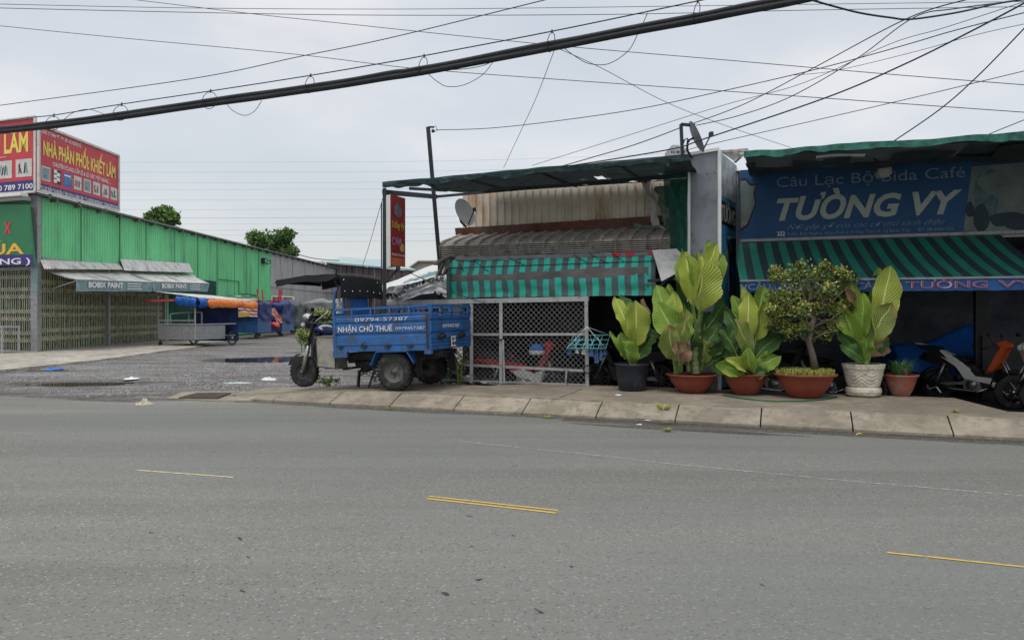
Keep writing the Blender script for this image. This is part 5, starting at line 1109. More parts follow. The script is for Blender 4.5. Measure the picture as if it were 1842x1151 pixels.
# steering head, fork, handlebar
mb = MB(); mb.tube([(1.90, .0, 1.14), (2.0, 0, .88)], .04, 10); mb.bar((1.92, -.11, 1.12), (1.92, .11, 1.12), .05, .04); mb.bar((2.0, -.11, .88), (2.0, .11, .88), .06, .04)
for y in (.095, -.095): mb.tube([(1.92, y, 1.15), (2.03, y, .80)], .028, 10); mb.tube([(2.02, y, .84), (2.06, y, .70)], .040, 12)
mb.build('steering_head', M['black'], tri)
for y in (.095, -.095):
    mb = MB(); mb.tube([(2.035, y, .76), (2.10, y, .52), (2.17, y, .30)], [.040, .042, .034], 12); mb.tube([(2.17, y, .32), (2.20, y, .27)], .03, 8); mb.build('fork', M['alu'], tri)
mb = MB(); mb.grid(lambda u, v: (2.2 + (.33 - .02 * abs(v - .5)) * math.cos(.35 + 1.45 * u), (v - .5) * .15, .285 + (.345 - .05 * (v - .5) ** 2) * math.sin(.35 + 1.45 * u)), 14, 6); mb.build('front_mudguard', M['alu'], tri)
mb = MB(); mb.tube([(1.74, .40, 1.17), (1.80, .28, 1.22), (1.90, .12, 1.21), (1.92, 0, 1.19), (1.90, -.12, 1.21), (1.80, -.28, 1.22), (1.74, -.40, 1.17)], .014, 8); mb.build('handlebar', M['dark_steel'], tri)
for sg_ in (1, -1):
    mb = MB(); mb.tube([(1.74, .40 * sg_, 1.17), (1.67, .50 * sg_, 1.13)], .02, 8); mb.tube([(1.82, .30 * sg_, 1.20), (1.80, .46 * sg_, 1.17)], .006, 5); mb.build('grip', M['black'], tri)
mb = MB(); mb.lathe([(0, -.10), (.06, -.09), (.09, -.02), (.095, .05), (.08, .06)], 18, (2.06, 0, 1.15), 'X'); mb.build('headlight', M['black'], tri)
mb = MB(); mb.lathe([(.088, .05), (.06, .075), (0, .085)], 18, (2.06, 0, 1.15), 'X'); mb.ball((2.10, .14, 1.13), .04, n=10); mb.build('headlight_lens', M['white'], tri)
mb = MB(); mb.box(1.90, 2.02, -.08, .08, 1.22, 1.29); mb.tube([(1.98, .05, 1.2), (1.95, .12, 1.05), (2.0, .08, .9)], .012, 6); mb.tube([(1.97, -.04, 1.25), (1.9, .1, 1.0), (1.85, .1, .8)], .012, 6); mb.ball((1.97, .07, 1.26), .045, n=8); mb.build('instrument', M['black'], tri)
for sg_, dx in ((1, .0), (-1, .05)):
    mb = MB(); mb.tube([(1.84, .24 * sg_, 1.2), (1.78, .30 * sg_, 1.36)], .007, 6); mb.ball((1.77, .32 * sg_, 1.39), .05, n=10, sq=(.35, 1.2, .7)); mb.build('mirror', M['black'], tri)
mb = MB(); mb.tube([(1.40, .32, 1.38), (1.62, .36, 1.22), (1.75, .36, 1.14)], .012, 6); mb.build('wind_rail', M['chrome'], tri)
mb = MB(); mb.ball((1.66, .0, .80), .19, 0, 14, (1.1, .9, 1.0)); mb.box(1.5, 1.88, -.14, .14, .42, .78); mb.box(1.80, 1.98, -.10, .10, .55, .98); mb.tube([(1.84, .13, .95), (1.9, .15, .7), (1.80, .16, .45)], .03, 6); mb.tube([(1.9, .1, .75), (1.8, .16, .55), (1.6, .15, .5)], .02, 6); mb.build('motor_cover', M['black'], tri)
# blue seat frame and backrest
mb = MB()
for y in (.52, -.74):
    mb.tube([(1.20, y, .62), (1.20, y, 1.5), (1.18, y * .97, 1.66), (1.14, y * .9, 1.78)], .026, 8); mb.bar((1.10, y * .72, .75), (1.10, y * .72, 1.62), .04, .03)
for z in (1.36, 1.22): mb.bar((1.16, -.72, z), (1.16, .5, z), .03, .035)
mb.build('cab_frame', M['blue_paint'], tri)
mb = MB(); mb.box(1.09, 1.13, -.40, .18, 1.0, 1.62); mb.box(1.085, 1.09, -.34, .12, 1.06, 1.58); mb.build('backrest', M['blue_paint'], tri)
mb = MB(); mb.box(1.06, 1.08, .24, .36, 1.18, 1.60); mb.box(1.06, 1.08, -.49, -.42, 1.18, 1.60); mb.build('side_pad', M['rust'], tri)
mb = MB(); mb.box(1.14, 1.17, .38, .50, 1.22, 1.34); mb.box(1.14, 1.17, .40, .48, 1.42, 1.56); mb.box(1.14, 1.17, -.68, -.56, 1.42, 1.58); mb.build('number_card', M['offwhite'], tri)
# canopy: black vinyl
def canf(u, v):     # u across, v from the rear hem up over the top to the front lip
    y = (.56 - 1.36 * u); a = 1 + .03 * n3(u * 6, v * 7)
    if v < .34: f = v / .34; xx = 1.00 + .05 * f; z = 1.58 + .37 * f * a
    elif v < .42: f = (v - .34) / .08; xx = 1.05 + .06 * math.sin(f * 1.57); z = 1.95 + .05 * math.sin(f * 1.57)
    else: f = (v - .42) / .58; xx = 1.11 + 1.22 * f; z = 2.0 - .055 * f * f - .006 * math.sin(f * 9)
    if v < .34: y *= 1.0 + .10 * (1 - v / .34) ** 2
    z -= .012 * (abs(y) / .5) ** 2 + .012 * n3(u * 9, v * 12); return (xx, y, z)
mb = MB(); mb.grid(canf, 22, 44)
for k, u in ((1, 0), (-1, 1)):      # valance of the roof along each side and the front
    mb.grid(lambda a, b: (lambda p: (p[0], p[1] + .015 * k * b, p[2] - (.115 + .012 * math.sin(a * 7)) * b * (1 - .5 * max(0, .15 - a) / .15)))(canf(u, .42 + .58 * a)), 26, 4)
mb.grid(lambda a, b: (lambda p: (p[0] + .04 * b, p[1], p[2] - .06 * b))(canf(a, 1)), 20, 3)
mb.build('canopy', M['vinyl'], tri)
mb = MB()
for u in (.08, .25, .42, .60, .75, .90): p = Vector(canf(u, .10)); mb.ball(p + Vector((-.008, 0, 0)), .014, 0, 8)
for u in (.08, .9): p = Vector(canf(u, .28)); mb.ball(p + Vector((-.008, 0, 0)), .014, 0, 8)
mb.build('canopy_button', M['chrome'], tri)
mb = MB()
for y in (.50, -.74): mb.tube([(1.14, y, 1.76), (1.20, y, 1.94), (1.5, y, 1.96), (2.28, y, 1.91)], .014, 6)
mb.tube([(2.28, .5, 1.87), (2.28, -.74, 1.87)], .014, 6); mb.tube([(1.12, .5, 1.94), (1.12, -.5, 1.94)], .014, 6); mb.build('canopy_frame', M['dark_steel'], tri)
# goods standing on the far side of the tricycle, behind the tarpaulin banner
st_w = [(697, 557, 'crate', 'wood', 'brown wooden crate seen through the tricycle rails just right of the black canopy'), (712, 560, 'carton', 'carton', 'plain carton second from the left in the row behind the tricycle rails'), (727, 562, 'carton', 'offwhite', 'white carton third from the left in the row behind the tricycle rails'), (741, 562, 'crate', 'carton', 'tan crate fourth from the left in the row behind the tricycle rails'), (758, 562, 'carton', 'offwhite', 'white carton second from the right in the row behind the tricycle rails'), (775, 563, 'crate', 'sign_blue2', 'blue crate rightmost in the row behind the tricycle rails')]
sh = thing('display_table', 'long low wooden stall table behind the tricycle under the white banner', 'table', P(738, 560, 16.2) - UP * 1.5 + UP * 0, -.1)
mb = MB(); mb.box(-.75, .85, -.35, .35, 1.16, 1.20); mb.build('tabletop', M['wood'], sh)
for (xx, yy) in ((-.7, -.3), (.8, -.3), (-.7, .3), (.8, .3)): mb = MB(); mb.bar((xx, yy, -.05), (xx, yy, 1.16), .06); mb.build('leg', M['wood'], sh)
mb = MB(); mb.box(-.72, .82, .28, .32, .2, 1.1); mb.build('back_board', M['interior_wall'], sh)
for i, (px, py, nm, m, lab) in enumerate(st_w):
    c = P(px, 560, 16.05 + .04 * (i % 2)); c.z = 1.205; t = thing(nm, lab, nm, c, random.uniform(-.2, .2)); h = .40 + .07 * (i % 3)
    mb = MB(); mb.box(-.085, .085, -.12, .12, 0, h); mb.build('body', M[m], t)
    mb = MB(); mb.box(-.09, .09, -.125, .125, h * .45, h * .55) if nm == 'crate' else mb.box(-.02, .02, -.122, .122, .0, h + .002); mb.build('slat' if nm == 'crate' else 'tape', M['pink' if i % 2 else 'sign_red'] if nm != 'crate' else M['rust'], t)
# banner cloth tied between the canopy pole and the green post, with a tarp above
bn = thing('banner', 'torn white cloth banner with black lettering tied between the canopy pole and the green post', 'banner', P(745, 545, 14.3))
tl = [(690, 520), (700, 516), (720, 513), (740, 510), (762, 504), (785, 497), (803, 494)]; bl = [(690, 541), (700, 543), (722, 541), (738, 537), (760, 529), (780, 527), (803, 535)]
def lerpl(l, u):
    f = u * (len(l) - 1); i = min(len(l) - 2, int(f)); f -= i; return (l[i][0] + (l[i + 1][0] - l[i][0]) * f, l[i][1] + (l[i + 1][1] - l[i][1]) * f)
def bnf(u, v, off=0):
    a, b = lerpl(tl, u), lerpl(bl, u); D = 13.9 + .5 * (1 - u) * .6 + .12 * n3(u * 9 + v * 3, v * 4) - off; return P(a[0] + (b[0] - a[0]) * v, a[1] + (b[1] - a[1]) * v, D)
mb = MB(); mb.grid(bnf, 60, 16, lambda i, j: None if (i > 48 and j > 13 and (i % 5) < 2) else 0); mb.build('cloth', M['white_cloth'], bn, True)
v_, f_ = glyphs('XE CHỞ THUÊ', .02, 0); xm = max(p[0] for p in v_)
mb = MB(); mb.add([bnf(.36 + .60 * p[0] / xm, .30 - p[1] / CAPH * .30, .06) for p in v_ if True], f_); mb.build('lettering', M['black'], bn, True)
mb = MB()
for i in range(9): u = .09 + .035 * i; a = bnf(u, .35 + .25 * random.random(), .03); b = bnf(u + random.uniform(.01, .05), .5 + .35 * random.random(), .03); mb.bar(a, b, .03, .01)
mb.build('worn_print', M['black'], bn, True)
mb = MB(); tp1 = [(688, 512), (715, 503), (740, 492), (765, 481), (792, 472)]; tp2 = [(688, 524), (715, 519), (742, 512), (768, 505), (800, 496)]
mb.grid(lambda u, v: P(*[lerpl(tp1, u)[k] * (1 - v) + lerpl(tp2, u)[k] * v for k in (0, 1)], 17.5 - 3.0 * v + .1 * n3(u * 8, v * 4)), 40, 12, lambda i, j: 1 if 5 < j + n3(i * .1, j) < 9 - .05 * (40 - i) and i > 13 else 0); tag(mb.build('stall_tarp', [M['white_cloth'], M['teal_cloth']]), 'pale tarp with a teal strip sloping up behind the white lettered banner', 'tarp')
mb = MB(); mb.add([P(700, 543, 18.5), P(806, 526, 18.5), P(806, 560, 18.5) - UP * 1.7, P(700, 560, 18.5) - UP * 1.7], [(0, 3, 2, 1)]); mb.add([P(700, 543, 18.5), P(806, 526, 18.5), P(808, 505, 14.6), P(700, 522, 14.6)], [(0, 1, 2, 3)]); q = P(700, 560, 18.5)
tag(mb.build('stall_backdrop', M['interior']), 'dark cloth lining of the stall behind the white banner', 'stall')
# ================================================================== MOTORBIKES
def motorbike(label, loc, rz, body='red_paint', shield='red_paint', lower='white_paint', group='parked motorbikes', sport=False, spoke=24, scale=1.0, name='motorbike', lean=-.06):
    r = thing(name, label, 'motorbike', loc, rz, group); r.rotation_euler = (lean, 0, rz); r.scale = (scale,) * 3
    fx, bx = .62, -.62; R_ = .29
    for x in (fx, bx): wheel(r, (x, 0, R_), R_, .085 if not sport else .12, tread=False, spokes=spoke if not sport else 5, rr=.80 if not sport else .62, rimm='alu' if not sport else 'chrome')
    mb = MB(); mb.prism([(-.92, .80), (-.62, .82), (-.22, .76), (.02, .66), (.16, .50), (.12, .42), (-.05, .50), (-.35, .58), (-.70, .66), (-.95, .74)], -.12, .12, taper=.8); mb.build('body_panel', M[body], r)
    mb = MB(); mb.prism([(-.30, .55), (-.02, .60), (.18, .50), (.40, .62), (.36, .42), (.30, .26), (.16, .22), (.10, .38), (-.12, .42)], -.15, .15, taper=.85); mb.build('side_cover', M[lower], r)
    mb = MB(); mb.prism([(.18, .52), (.30, .50), (.42, .72), (.50, .94), (.54, 1.02), (.46, 1.06), (.38, .96), (.30, .76)], -.17, .17, taper=.75); mb.build('leg_shield', M[shield], r)
    mb = MB(); mb.prism([(-.90, .80), (-.86, .86), (-.60, .87), (-.30, .82), (-.10, .80), (.0, .74), (-.1, .70), (-.6, .76)], -.13, .13, taper=.85); mb.build('seat', M['black'], r)
    mb = MB(); mb.box(-.16, .16, -.11, .11, .22, .44); mb.tube([(.08, 0, .34), (.34, 0, .38)], .075, 10); mb.lathe([(0, .11), (.09, .11), (.09, .15), (0, .15)], 14, (-.02, 0, .32), 'Y'); mb.lathe([(0, -.15), (.09, -.15), (.09, -.11), (0, -.11)], 14, (-.02, 0, .32), 'Y'); mb.build('engine', M['alu'], r)
    mb = MB(); mb.tube([(.3, -.1, .3), (.1, -.14, .2), (-.3, -.15, .22), (-.85, -.16, .34)], [.02, .02, .04, .045], 10); mb.build('exhaust', M['chrome'], r)
    mb = MB(); mb.bar((-.1, .07, .34), (-.62, .07, .29), .03, .05); mb.bar((-.1, -.07, .34), (-.62, -.07, .29), .03, .05)
    for y in (.08, -.08): mb.tube([(.36, y * .6, .92), (.50, y, .60), (.62, y, .29)], .022, 8); mb.tube([(-.62, y * 1.4, .30), (-.48, y * 1.4, .68)], .03, 8)
    mb.build('fork', M['alu'], r)
    mb = MB(); mb.grid(lambda u, v: (fx + .33 * math.cos(.5 + 1.9 * u), (v - .5) * .13, R_ + (.33 - .06 * (v - .5) ** 2) * math.sin(.5 + 1.9 * u)), 12, 4); mb.grid(lambda u, v: (bx + .33 * math.cos(1.2 + 2.0 * u), (v - .5) * .13, R_ + .33 * math.sin(1.2 + 2.0 * u)), 12, 4); mb.build('mudguard', M[shield] if not sport else M['black'], r)
    mb = MB(); mb.tube([(.28, .34, .98), (.36, .2, 1.03), (.42, 0, 1.0), (.36, -.2, 1.03), (.28, -.34, .98)], .012, 8); mb.tube([(.28, .34, .98), (.24, .42, .96)], .018, 8); mb.tube([(.28, -.34, .98), (.24, -.42, .96)], .018, 8); mb.build('handlebar', M['dark_steel'], r)
    for y in (.24, -.24): mb = MB(); mb.tube([(.35, y, 1.02), (.30, y * 1.3, 1.18)], .006, 5); mb.ball((.29, y * 1.38, 1.21), .05, n=8, sq=(.35, 1.1, .7)); mb.build('mirror', M['black'], r)
    mb = MB(); mb.prism([(.34, .98), (.50, .98), (.56, 1.05), (.46, 1.12), (.34, 1.08)], -.11, .11, taper=.8); mb.ball((.53, 0, 1.03), .055, n=10); mb.build('headlight', M[shield], r)
    mb = MB(); mb.tube([(-.05, .12, .24), (-.12, .22, .02)], .012, 6); mb.build('kickstand', M['dark_steel'], r)
    return r
B1 = motorbike('red and white underbone motorbike parked behind the wire mesh gate', (.25, 14.35, YZ - .06), RAD(-8))
bk_ = thing('helmet', 'blue and white helmet resting on the handlebar of the red motorbike behind the mesh gate', 'helmet', P(966, 632, 14.1)); 
mb = MB(); mb.lathe([(0, .15), (.06, .145), (.11, .12), (.145, .06), (.15, .0)], 20); mb.build('shell', M['blue_plastic'], bk_); mb = MB(); mb.lathe([(.152, .02), (.156, -.02), (.145, -.06), (.12, -.065)], 20); mb.build('brim', M['white_paint'], bk_)
B1b = motorbike('dull red motorbike tail showing at the left end of the wire mesh gate', (-.85, 14.7, YZ), RAD(168), 'sign_darkred', 'sign_darkred', 'black'); 
for (px, D, rz, lab, c1, c2, c3) in ((1030, 16.0, 20, 'dark motorbike deep in the shade right behind the helmet on the red motorbike', 'black', 'black', 'engine'), (1130, 15.0, 160, 'dark motorbike in the shade behind the black plastic pot', 'black', 'black', 'engine'),
                              (1395, 13.6, -28, 'black motorbike with chrome exhaust parked left of the small leafy tree', 'black', 'black', 'engine'), (1495, 13.3, -40, 'black motorbike with a dark red stripe behind the gap between the tree and white pot', 'black', 'black', 'black'), (1330, 14.4, 200, 'dark motorbike behind the right hand broad leaved plants', 'black', 'black', 'engine')):
    x = (px - CX) / FP * D; motorbike(lab, (x, D, YZ), RAD(rz), c1, c2, c3)
mb = MB(); g = P(1453, 600, 13.4); mb.grid(lambda u, v: g + Vector(((u - .5) * .26 * (1 - .15 * v), .06 * n3(u * 3, v * 3), -.32 * v + .14)), 6, 8); tag(mb.build('hanging_cloth', mat('cloth_teal_pale', (.16, .27, .24), .85, var=.2)), 'pale green cloth hanging behind the small tree trunk', 'cloth')
# white and black scooter seen from behind at the right
def hull(mb, pts, y0, y1, m=0, t=.8): mb.prism(pts, y0, y1, m, t)
sc = motorbike('x', (8.3, 13.45, YZ), RAD(-50), 'black', 'orange', 'black', sport=True)
sc['label'] = 'white and black scooter with an upswept tail, beside the blue covered motorbike'
mb = MB(); hull(mb, [(-1.02, 1.00), (-.62, .84), (-.28, .62), (-.10, .36), (.38, .28), (.42, .40), (.12, .42), (-.04, .60), (-.30, .80), (-.62, .96), (-1.0, 1.04)], -.16, .16); mb.build('fairing', M['white_paint'], sc)
mb = MB(); hull(mb, [(-1.05, 1.02), (-.85, .90), (-.55, .80), (-.35, .72), (-.6, .98)], -.17, .17); mb.build('tail', M['black'], sc)
og = motorbike('orange and white sport motorbike parked by the low wall at the back right', (9.45, 14.7, YZ), RAD(-125), 'orange', 'orange', 'white_paint', sport=True)
mb = MB(); hull(mb, [(.10, .95), (.28, 1.12), (.52, 1.16), (.66, 1.0), (.45, .88), (.2, .80)], -.18, .18); mb.build('front_cowl', M['orange'], og)
motorbike('motorbike with blue and white tank cut by the right photo edge, the farther of two', (8.95, 12.35, YZ), RAD(166), 'blue_dark', 'white_paint', 'chrome', sport=True)
motorbike('dark motorbike cut by the right photo edge, the nearer of two', (9.05, 11.95, YZ), RAD(172), 'black', 'blue_dark', 'engine', sport=True)
# blue covered motorbike
cb = thing('covered_motorbike', 'motorbike under a bright blue dust cover in the dark cafe room', 'motorbike', (P(1680, 560, 15.6).x, 15.6, YZ), RAD(-4))
top = [(-.95, .55), (-.9, .93), (-.6, .95), (-.25, .96), (.1, 1.08), (.55, 1.30), (.78, 1.38), (.92, 1.10), (.95, .72)]
def cvf(u, v):
    x, zt = lerpl(top, u); a = math.pi * v; zb = .34 + .22 * n3(u * 3, 4) + .12 * u; w = .22 + .06 * math.sin(u * 9) + .22 * (1 - math.sin(a)); s_ = math.sin(a) ** .45
    return (x * (1.0 + .02 * n3(v * 5, u * 3)), -math.cos(a) * w - .03 * n3(u * 8, v * 6), zb + (zt - zb) * s_ + .03 * n3(u * 10, v * 8))
mb = MB(); mb.grid(cvf, 40, 24); mb.build('dust_cover', M['cover_blue'], cb)
for x in (-.62, .62): wheel(cb, (x, 0, .29), .29, .1, tread=False, spokes=5, rr=.62, rimm='engine')
# ================================================================== POTS AND PLANTS
def bowl(name, label, px, py, D, w, h, m, kind='bowl', group='potted plants in a row on the sidewalk'):
    c = P(px, py, D); c.z = walk_z(sd(c)[0]); t = thing(name, label, 'potted plant', c, 0, group); r = w / 2
    if kind == 'bowl': prof = [(0, 0), (r * .46, 0), (r * .52, h * .08), (r * .66, h * .32), (r * .80, h * .62), (r * .87, h * .86), (r * .97, h * .92), (r, h * .97), (r * .985, h), (r * .90, h), (r * .84, h * .93), (r * .80, h * .86), (0, h * .86)]
    elif kind == 'tub': prof = [(0, 0), (r * .70, 0), (r * .78, h * .05), (r * .90, h * .5), (r * .97, h * .9), (r * 1.03, h * .92), (r * 1.03, h), (r * .95, h), (r * .93, h * .9), (0, h * .88)]
    else: prof = [(0, .02), (r * .60, 0), (r * .80, h * .06), (r * .86, h * .16), (r * .84, h * .26), (r * .72, h * .30), (r * .78, h * .36), (r * .86, h * .55), (r * .93, h * .82), (r * .98, h * .86), (r * 1.0, h * .93), (r * 1.02, h), (r * .92, h), (r * .88, h * .9), (0, h * .86)]
    mb = MB(); md = None
    if kind == 'urn':
        def md(a, z):
            f = z / h
            if .32 < f < .84: return 1 + .022 * math.cos(6 * a) * math.sin((f - .32) * 12) + .022 * math.sin(9 * abs(math.sin(3 * a)) + f * 55)
            if f < .1: return 1 + .06 * math.cos(4 * a)
            if f > .9: return 1 + .012 * math.cos(24 * a)
            return 1
        pr = []
        for (a, b) in zip(prof, prof[1:]):
            for i in range(8): pr.append((a[0] + (b[0] - a[0]) * i / 8, a[1] + (b[1] - a[1]) * i / 8))
        prof = pr + [prof[-1]]
    mb.lathe(prof, 180 if kind == 'urn' else 40, mod=md); mb.build('pot', M[m], t)
    mb = MB(); mb.lathe([(0, h * .90), (r * .5, h * .905), (r * .86, h * .885)], 24, mod=lambda a, z: 1); mb.build('soil', M['soil'], t)
    return t, c
def leaf(mb, base_, tip, w, pet=.3, bow=.12, side=0.0, m=0, face=None, fold=.25, ruf=.05, seed=0, point=0.0):
    """one paddle leaf: stalk from base_, blade to tip; bow bends it back, face is where its upper side looks"""
    b = Vector(base_); t = Vector(tip); ax = t - b; Ln = ax.length; axn = ax.normalized(); face = (face or Vector((0, -1, .35))).normalized(); fn = (face - axn * face.dot(axn)).normalized(); sv = axn.cross(fn)
    def sp(u): return b + ax * u + (fn * bow + sv * side) * Ln * math.sin(math.pi * u) - fn * Ln * bow * 1.2 * max(0, u - .65) ** 1.5
    tws = random.uniform(-1.0, 1.0); nu, nv = 26, 8; hw = w / 2; ph = seed * 1.7
    def fn_(u, v):
        uu = pet + (1 - pet) * u; c = sp(uu); tw = tws * (u - .3); tt = (sp(min(1, uu + .02)) - sp(uu - .02)).normalized(); s2 = tt.cross(fn).normalized(); n2 = s2.cross(tt); s2, n2 = s2 * math.cos(tw) + n2 * math.sin(tw), n2 * math.cos(tw) - s2 * math.sin(tw); k = (v - .5) * 2
        sh = (1 + .10 * n3(u * 3.2 + seed, 2 + (k > 0) * 5) + .03 * math.sin(u * 31 + seed * 3 + (k > 0) * 2)) * (math.sin(math.pi * min(1, (.02 + .98 * u) ** 1.12)) ** .70) * (1 - point * u ** 3); 
        if u > .985: sh *= .3
        edge = ruf * min(.5, Ln) * .5 * math.sin(u * 12 + ph + (2 if k > 0 else 0) + 2 * n3(u * 2, seed)) * abs(k) ** 1.6
        return c + s2 * (k * hw * sh) + n2 * (fold * hw * sh * abs(k) ** 1.4 + edge) + s2 * .02 * n3(u * 5 + seed, k)
    mb.grid(fn_, nu, nv, m, uv=True)
    q = [sp(i / 10 * (pet + .42 * (1 - pet))) - fn * .004 for i in range(11)]
    o = len(mb.v); mb.tube(q, [.021 * (1 - .055 * i) for i in range(11)], 6, 5, False)
    for i in range(o, len(mb.v)): mb.uv[i] = (.5, .5)
LM = lambda: [M['leaf_lime'], M['leaf_mid'], M['leaf_dark'], M['leaf_edge'], M['leaf_dry'], M['stem_green']]
def foliage(t, c, D, specs, z0):
    """specs: tip px, tip py, blade width px, material, petiole share, depth shift of tip, bow, sideways bow, base px, base py"""
    for i, s in enumerate(specs):
        tx, ty, w, m = s[:4]; pet = s[4] if len(s) > 4 else .3; dd = s[5] if len(s) > 5 else -.05; bow = s[6] if len(s) > 6 else .08; side = s[7] if len(s) > 7 else 0.0; bpx = s[8] if len(s) > 8 else None; bpy_ = s[9] if len(s) > 9 else None
        b = Vector((c.x + random.uniform(-.05, .05), c.y + random.uniform(-.05, .05), c.z + z0)) if bpx is None else P(bpx, bpy_, D + dd * .1)
        tip = P(tx, ty, D + dd); mb = MB(); f = Vector((random.uniform(-.8, .8), -1, random.uniform(.0, .6))); 
        leaf(mb, b, tip, w * D / FP, pet, bow, side, m, f, .18 + .75 * random.random() ** 2, .13, i * 1.3 + tx)
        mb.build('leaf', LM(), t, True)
# 1 black tub
t, c = bowl('potted_plant', 'broad leaved plant in a black plastic tub, leftmost in the row beside the mesh gate', 1137, 560, 12.36, .56, .45, 'pot_black', 'tub')
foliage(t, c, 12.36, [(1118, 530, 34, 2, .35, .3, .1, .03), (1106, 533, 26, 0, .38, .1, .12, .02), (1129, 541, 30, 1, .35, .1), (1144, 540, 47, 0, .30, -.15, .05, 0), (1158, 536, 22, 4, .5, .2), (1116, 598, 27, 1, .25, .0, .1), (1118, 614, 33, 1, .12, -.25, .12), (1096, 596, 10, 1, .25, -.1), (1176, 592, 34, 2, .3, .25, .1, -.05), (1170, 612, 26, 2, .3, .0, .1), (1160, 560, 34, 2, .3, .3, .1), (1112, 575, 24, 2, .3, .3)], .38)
# 2 big clump in a terracotta bowl
t, c = bowl('potted_plant', 'tallest broad leaved plant clump with a ringed stem in a wide terracotta bowl', 1245, 560, 12.05, .85, .30, 'terracotta')
mb = MB(); pp = [P(1252, 672, 12.0), P(1250, 640, 12.0), P(1254, 600, 12.0), P(1256, 575, 12.0)]; q = []; rs = []
for i in range(34):
    f = i / 33 * 3; k = min(2, int(f)); q.append(pp[k].lerp(pp[k + 1], f - k)); rs.append(.066 - .0006 * i + (.008 if i % 3 == 0 else 0))
mb.tube(q, rs, 12); mb.build('trunk', mat('ringed_stem', (.17, .20, .09), .8, var=.5, vs=16, bump=.5, bs=30), t, True)
bs_ = (1256, 580); 
foliage(t, c, 12.0, [(1232, 452, 36, 0, .30, .1, .06, .02, 1252, 590), (1226, 448, 30, 1, .3, .25, .08, .03, 1250, 590), (1290, 436, 34, 0, .34, -.05, .05, -.04, 1258, 585), (1276, 432, 22, 1, .4, .25, .05, 0, 1258, 585), (1302, 456, 36, 1, .30, .2, .1, -.06, 1258, 590), (1259, 462, 62, 0, .30, -.3, .05, .01, 1253, 600), (1255, 448, 30, 1, .4, .15, .05, 0, 1255, 590), (1305, 540, 40, 2, .3, .3, .1, -.05, 1258, 610), (1275, 560, 50, 2, .3, .2, .08, 0, 1256, 640), (1238, 540, 36, 2, .3, .3, .08, 0, 1250, 640)], .26)
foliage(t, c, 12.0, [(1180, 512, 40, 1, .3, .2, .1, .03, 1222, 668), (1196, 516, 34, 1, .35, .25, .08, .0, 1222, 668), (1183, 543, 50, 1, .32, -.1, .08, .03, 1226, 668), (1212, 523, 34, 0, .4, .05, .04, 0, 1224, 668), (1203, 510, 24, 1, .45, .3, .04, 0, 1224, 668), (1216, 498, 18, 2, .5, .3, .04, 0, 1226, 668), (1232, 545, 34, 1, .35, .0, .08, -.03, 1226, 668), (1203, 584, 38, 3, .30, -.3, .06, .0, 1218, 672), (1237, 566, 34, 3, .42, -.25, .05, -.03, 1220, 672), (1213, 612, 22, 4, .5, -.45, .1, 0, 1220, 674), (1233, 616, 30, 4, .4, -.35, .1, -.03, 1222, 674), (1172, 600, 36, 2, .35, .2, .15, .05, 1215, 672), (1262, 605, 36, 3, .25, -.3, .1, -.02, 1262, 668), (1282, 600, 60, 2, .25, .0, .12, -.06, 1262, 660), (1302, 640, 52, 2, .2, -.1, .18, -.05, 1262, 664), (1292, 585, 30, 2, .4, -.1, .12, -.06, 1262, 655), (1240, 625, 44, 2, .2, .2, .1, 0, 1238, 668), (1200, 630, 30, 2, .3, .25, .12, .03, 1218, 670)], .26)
# 3 second bowl
t, c = bowl('potted_plant', 'broad leaved plant with large low side leaves in a bowl left of the small tree', 1341, 560, 11.78, .74, .33, 'terracotta')
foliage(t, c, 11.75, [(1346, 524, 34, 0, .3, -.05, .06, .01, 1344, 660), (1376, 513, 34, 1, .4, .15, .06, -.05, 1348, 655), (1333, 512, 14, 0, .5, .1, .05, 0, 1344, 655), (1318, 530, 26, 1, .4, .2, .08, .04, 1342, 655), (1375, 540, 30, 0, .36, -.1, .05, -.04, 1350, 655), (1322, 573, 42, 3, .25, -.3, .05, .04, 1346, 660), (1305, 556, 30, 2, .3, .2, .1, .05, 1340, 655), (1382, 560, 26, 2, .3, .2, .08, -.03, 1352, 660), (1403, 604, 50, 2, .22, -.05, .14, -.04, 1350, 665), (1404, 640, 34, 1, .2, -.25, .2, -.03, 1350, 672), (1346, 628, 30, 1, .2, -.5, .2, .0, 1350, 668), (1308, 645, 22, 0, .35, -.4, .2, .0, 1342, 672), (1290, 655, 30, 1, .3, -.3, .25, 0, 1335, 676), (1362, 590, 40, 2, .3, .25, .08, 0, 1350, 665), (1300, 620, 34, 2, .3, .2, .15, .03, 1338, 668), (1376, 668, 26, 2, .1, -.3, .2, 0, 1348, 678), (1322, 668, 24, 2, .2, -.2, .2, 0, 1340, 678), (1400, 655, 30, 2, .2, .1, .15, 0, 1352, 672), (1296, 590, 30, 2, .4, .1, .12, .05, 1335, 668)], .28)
# 4 small tree in the widest bowl
t, c = bowl('potted_plant', 'small leafy tree with bare trunk in the widest terracotta bowl', 1448, 560, 11.38, .93, .36, 'terracotta')
mb = MB(); D = 11.4; tr = [P(1466, 664, D), P(1462, 640, D), P(1455, 615, D), P(1458, 592, D), P(1463, 572, D), P(1455, 545, D), P(1462, 515, D)]
mb.tube(tr, [.06, .05, .045, .048, .045, .032, .015], 8)
rnd = random.Random(11); tips = []
for i in range(26):
    k = rnd.choice((2, 3, 3, 4, 4, 5)); a = tr[k]; an = rnd.random() * 6.28; l = rnd.uniform(.3, .75); e = a + Vector((math.cos(an) * l * .85, math.sin(an) * l * .6, rnd.uniform(-.05, .6))); md_ = a.lerp(e, .5) + Vector((rnd.uniform(-.08, .08), rnd.uniform(-.08, .08), rnd.uniform(-.05, .1))); mb.tube([a, md_, e], [.018, .011, .005], 5); tips.append(e); tips.append(md_)
mb.build('trunk', M['bark'], t, True)
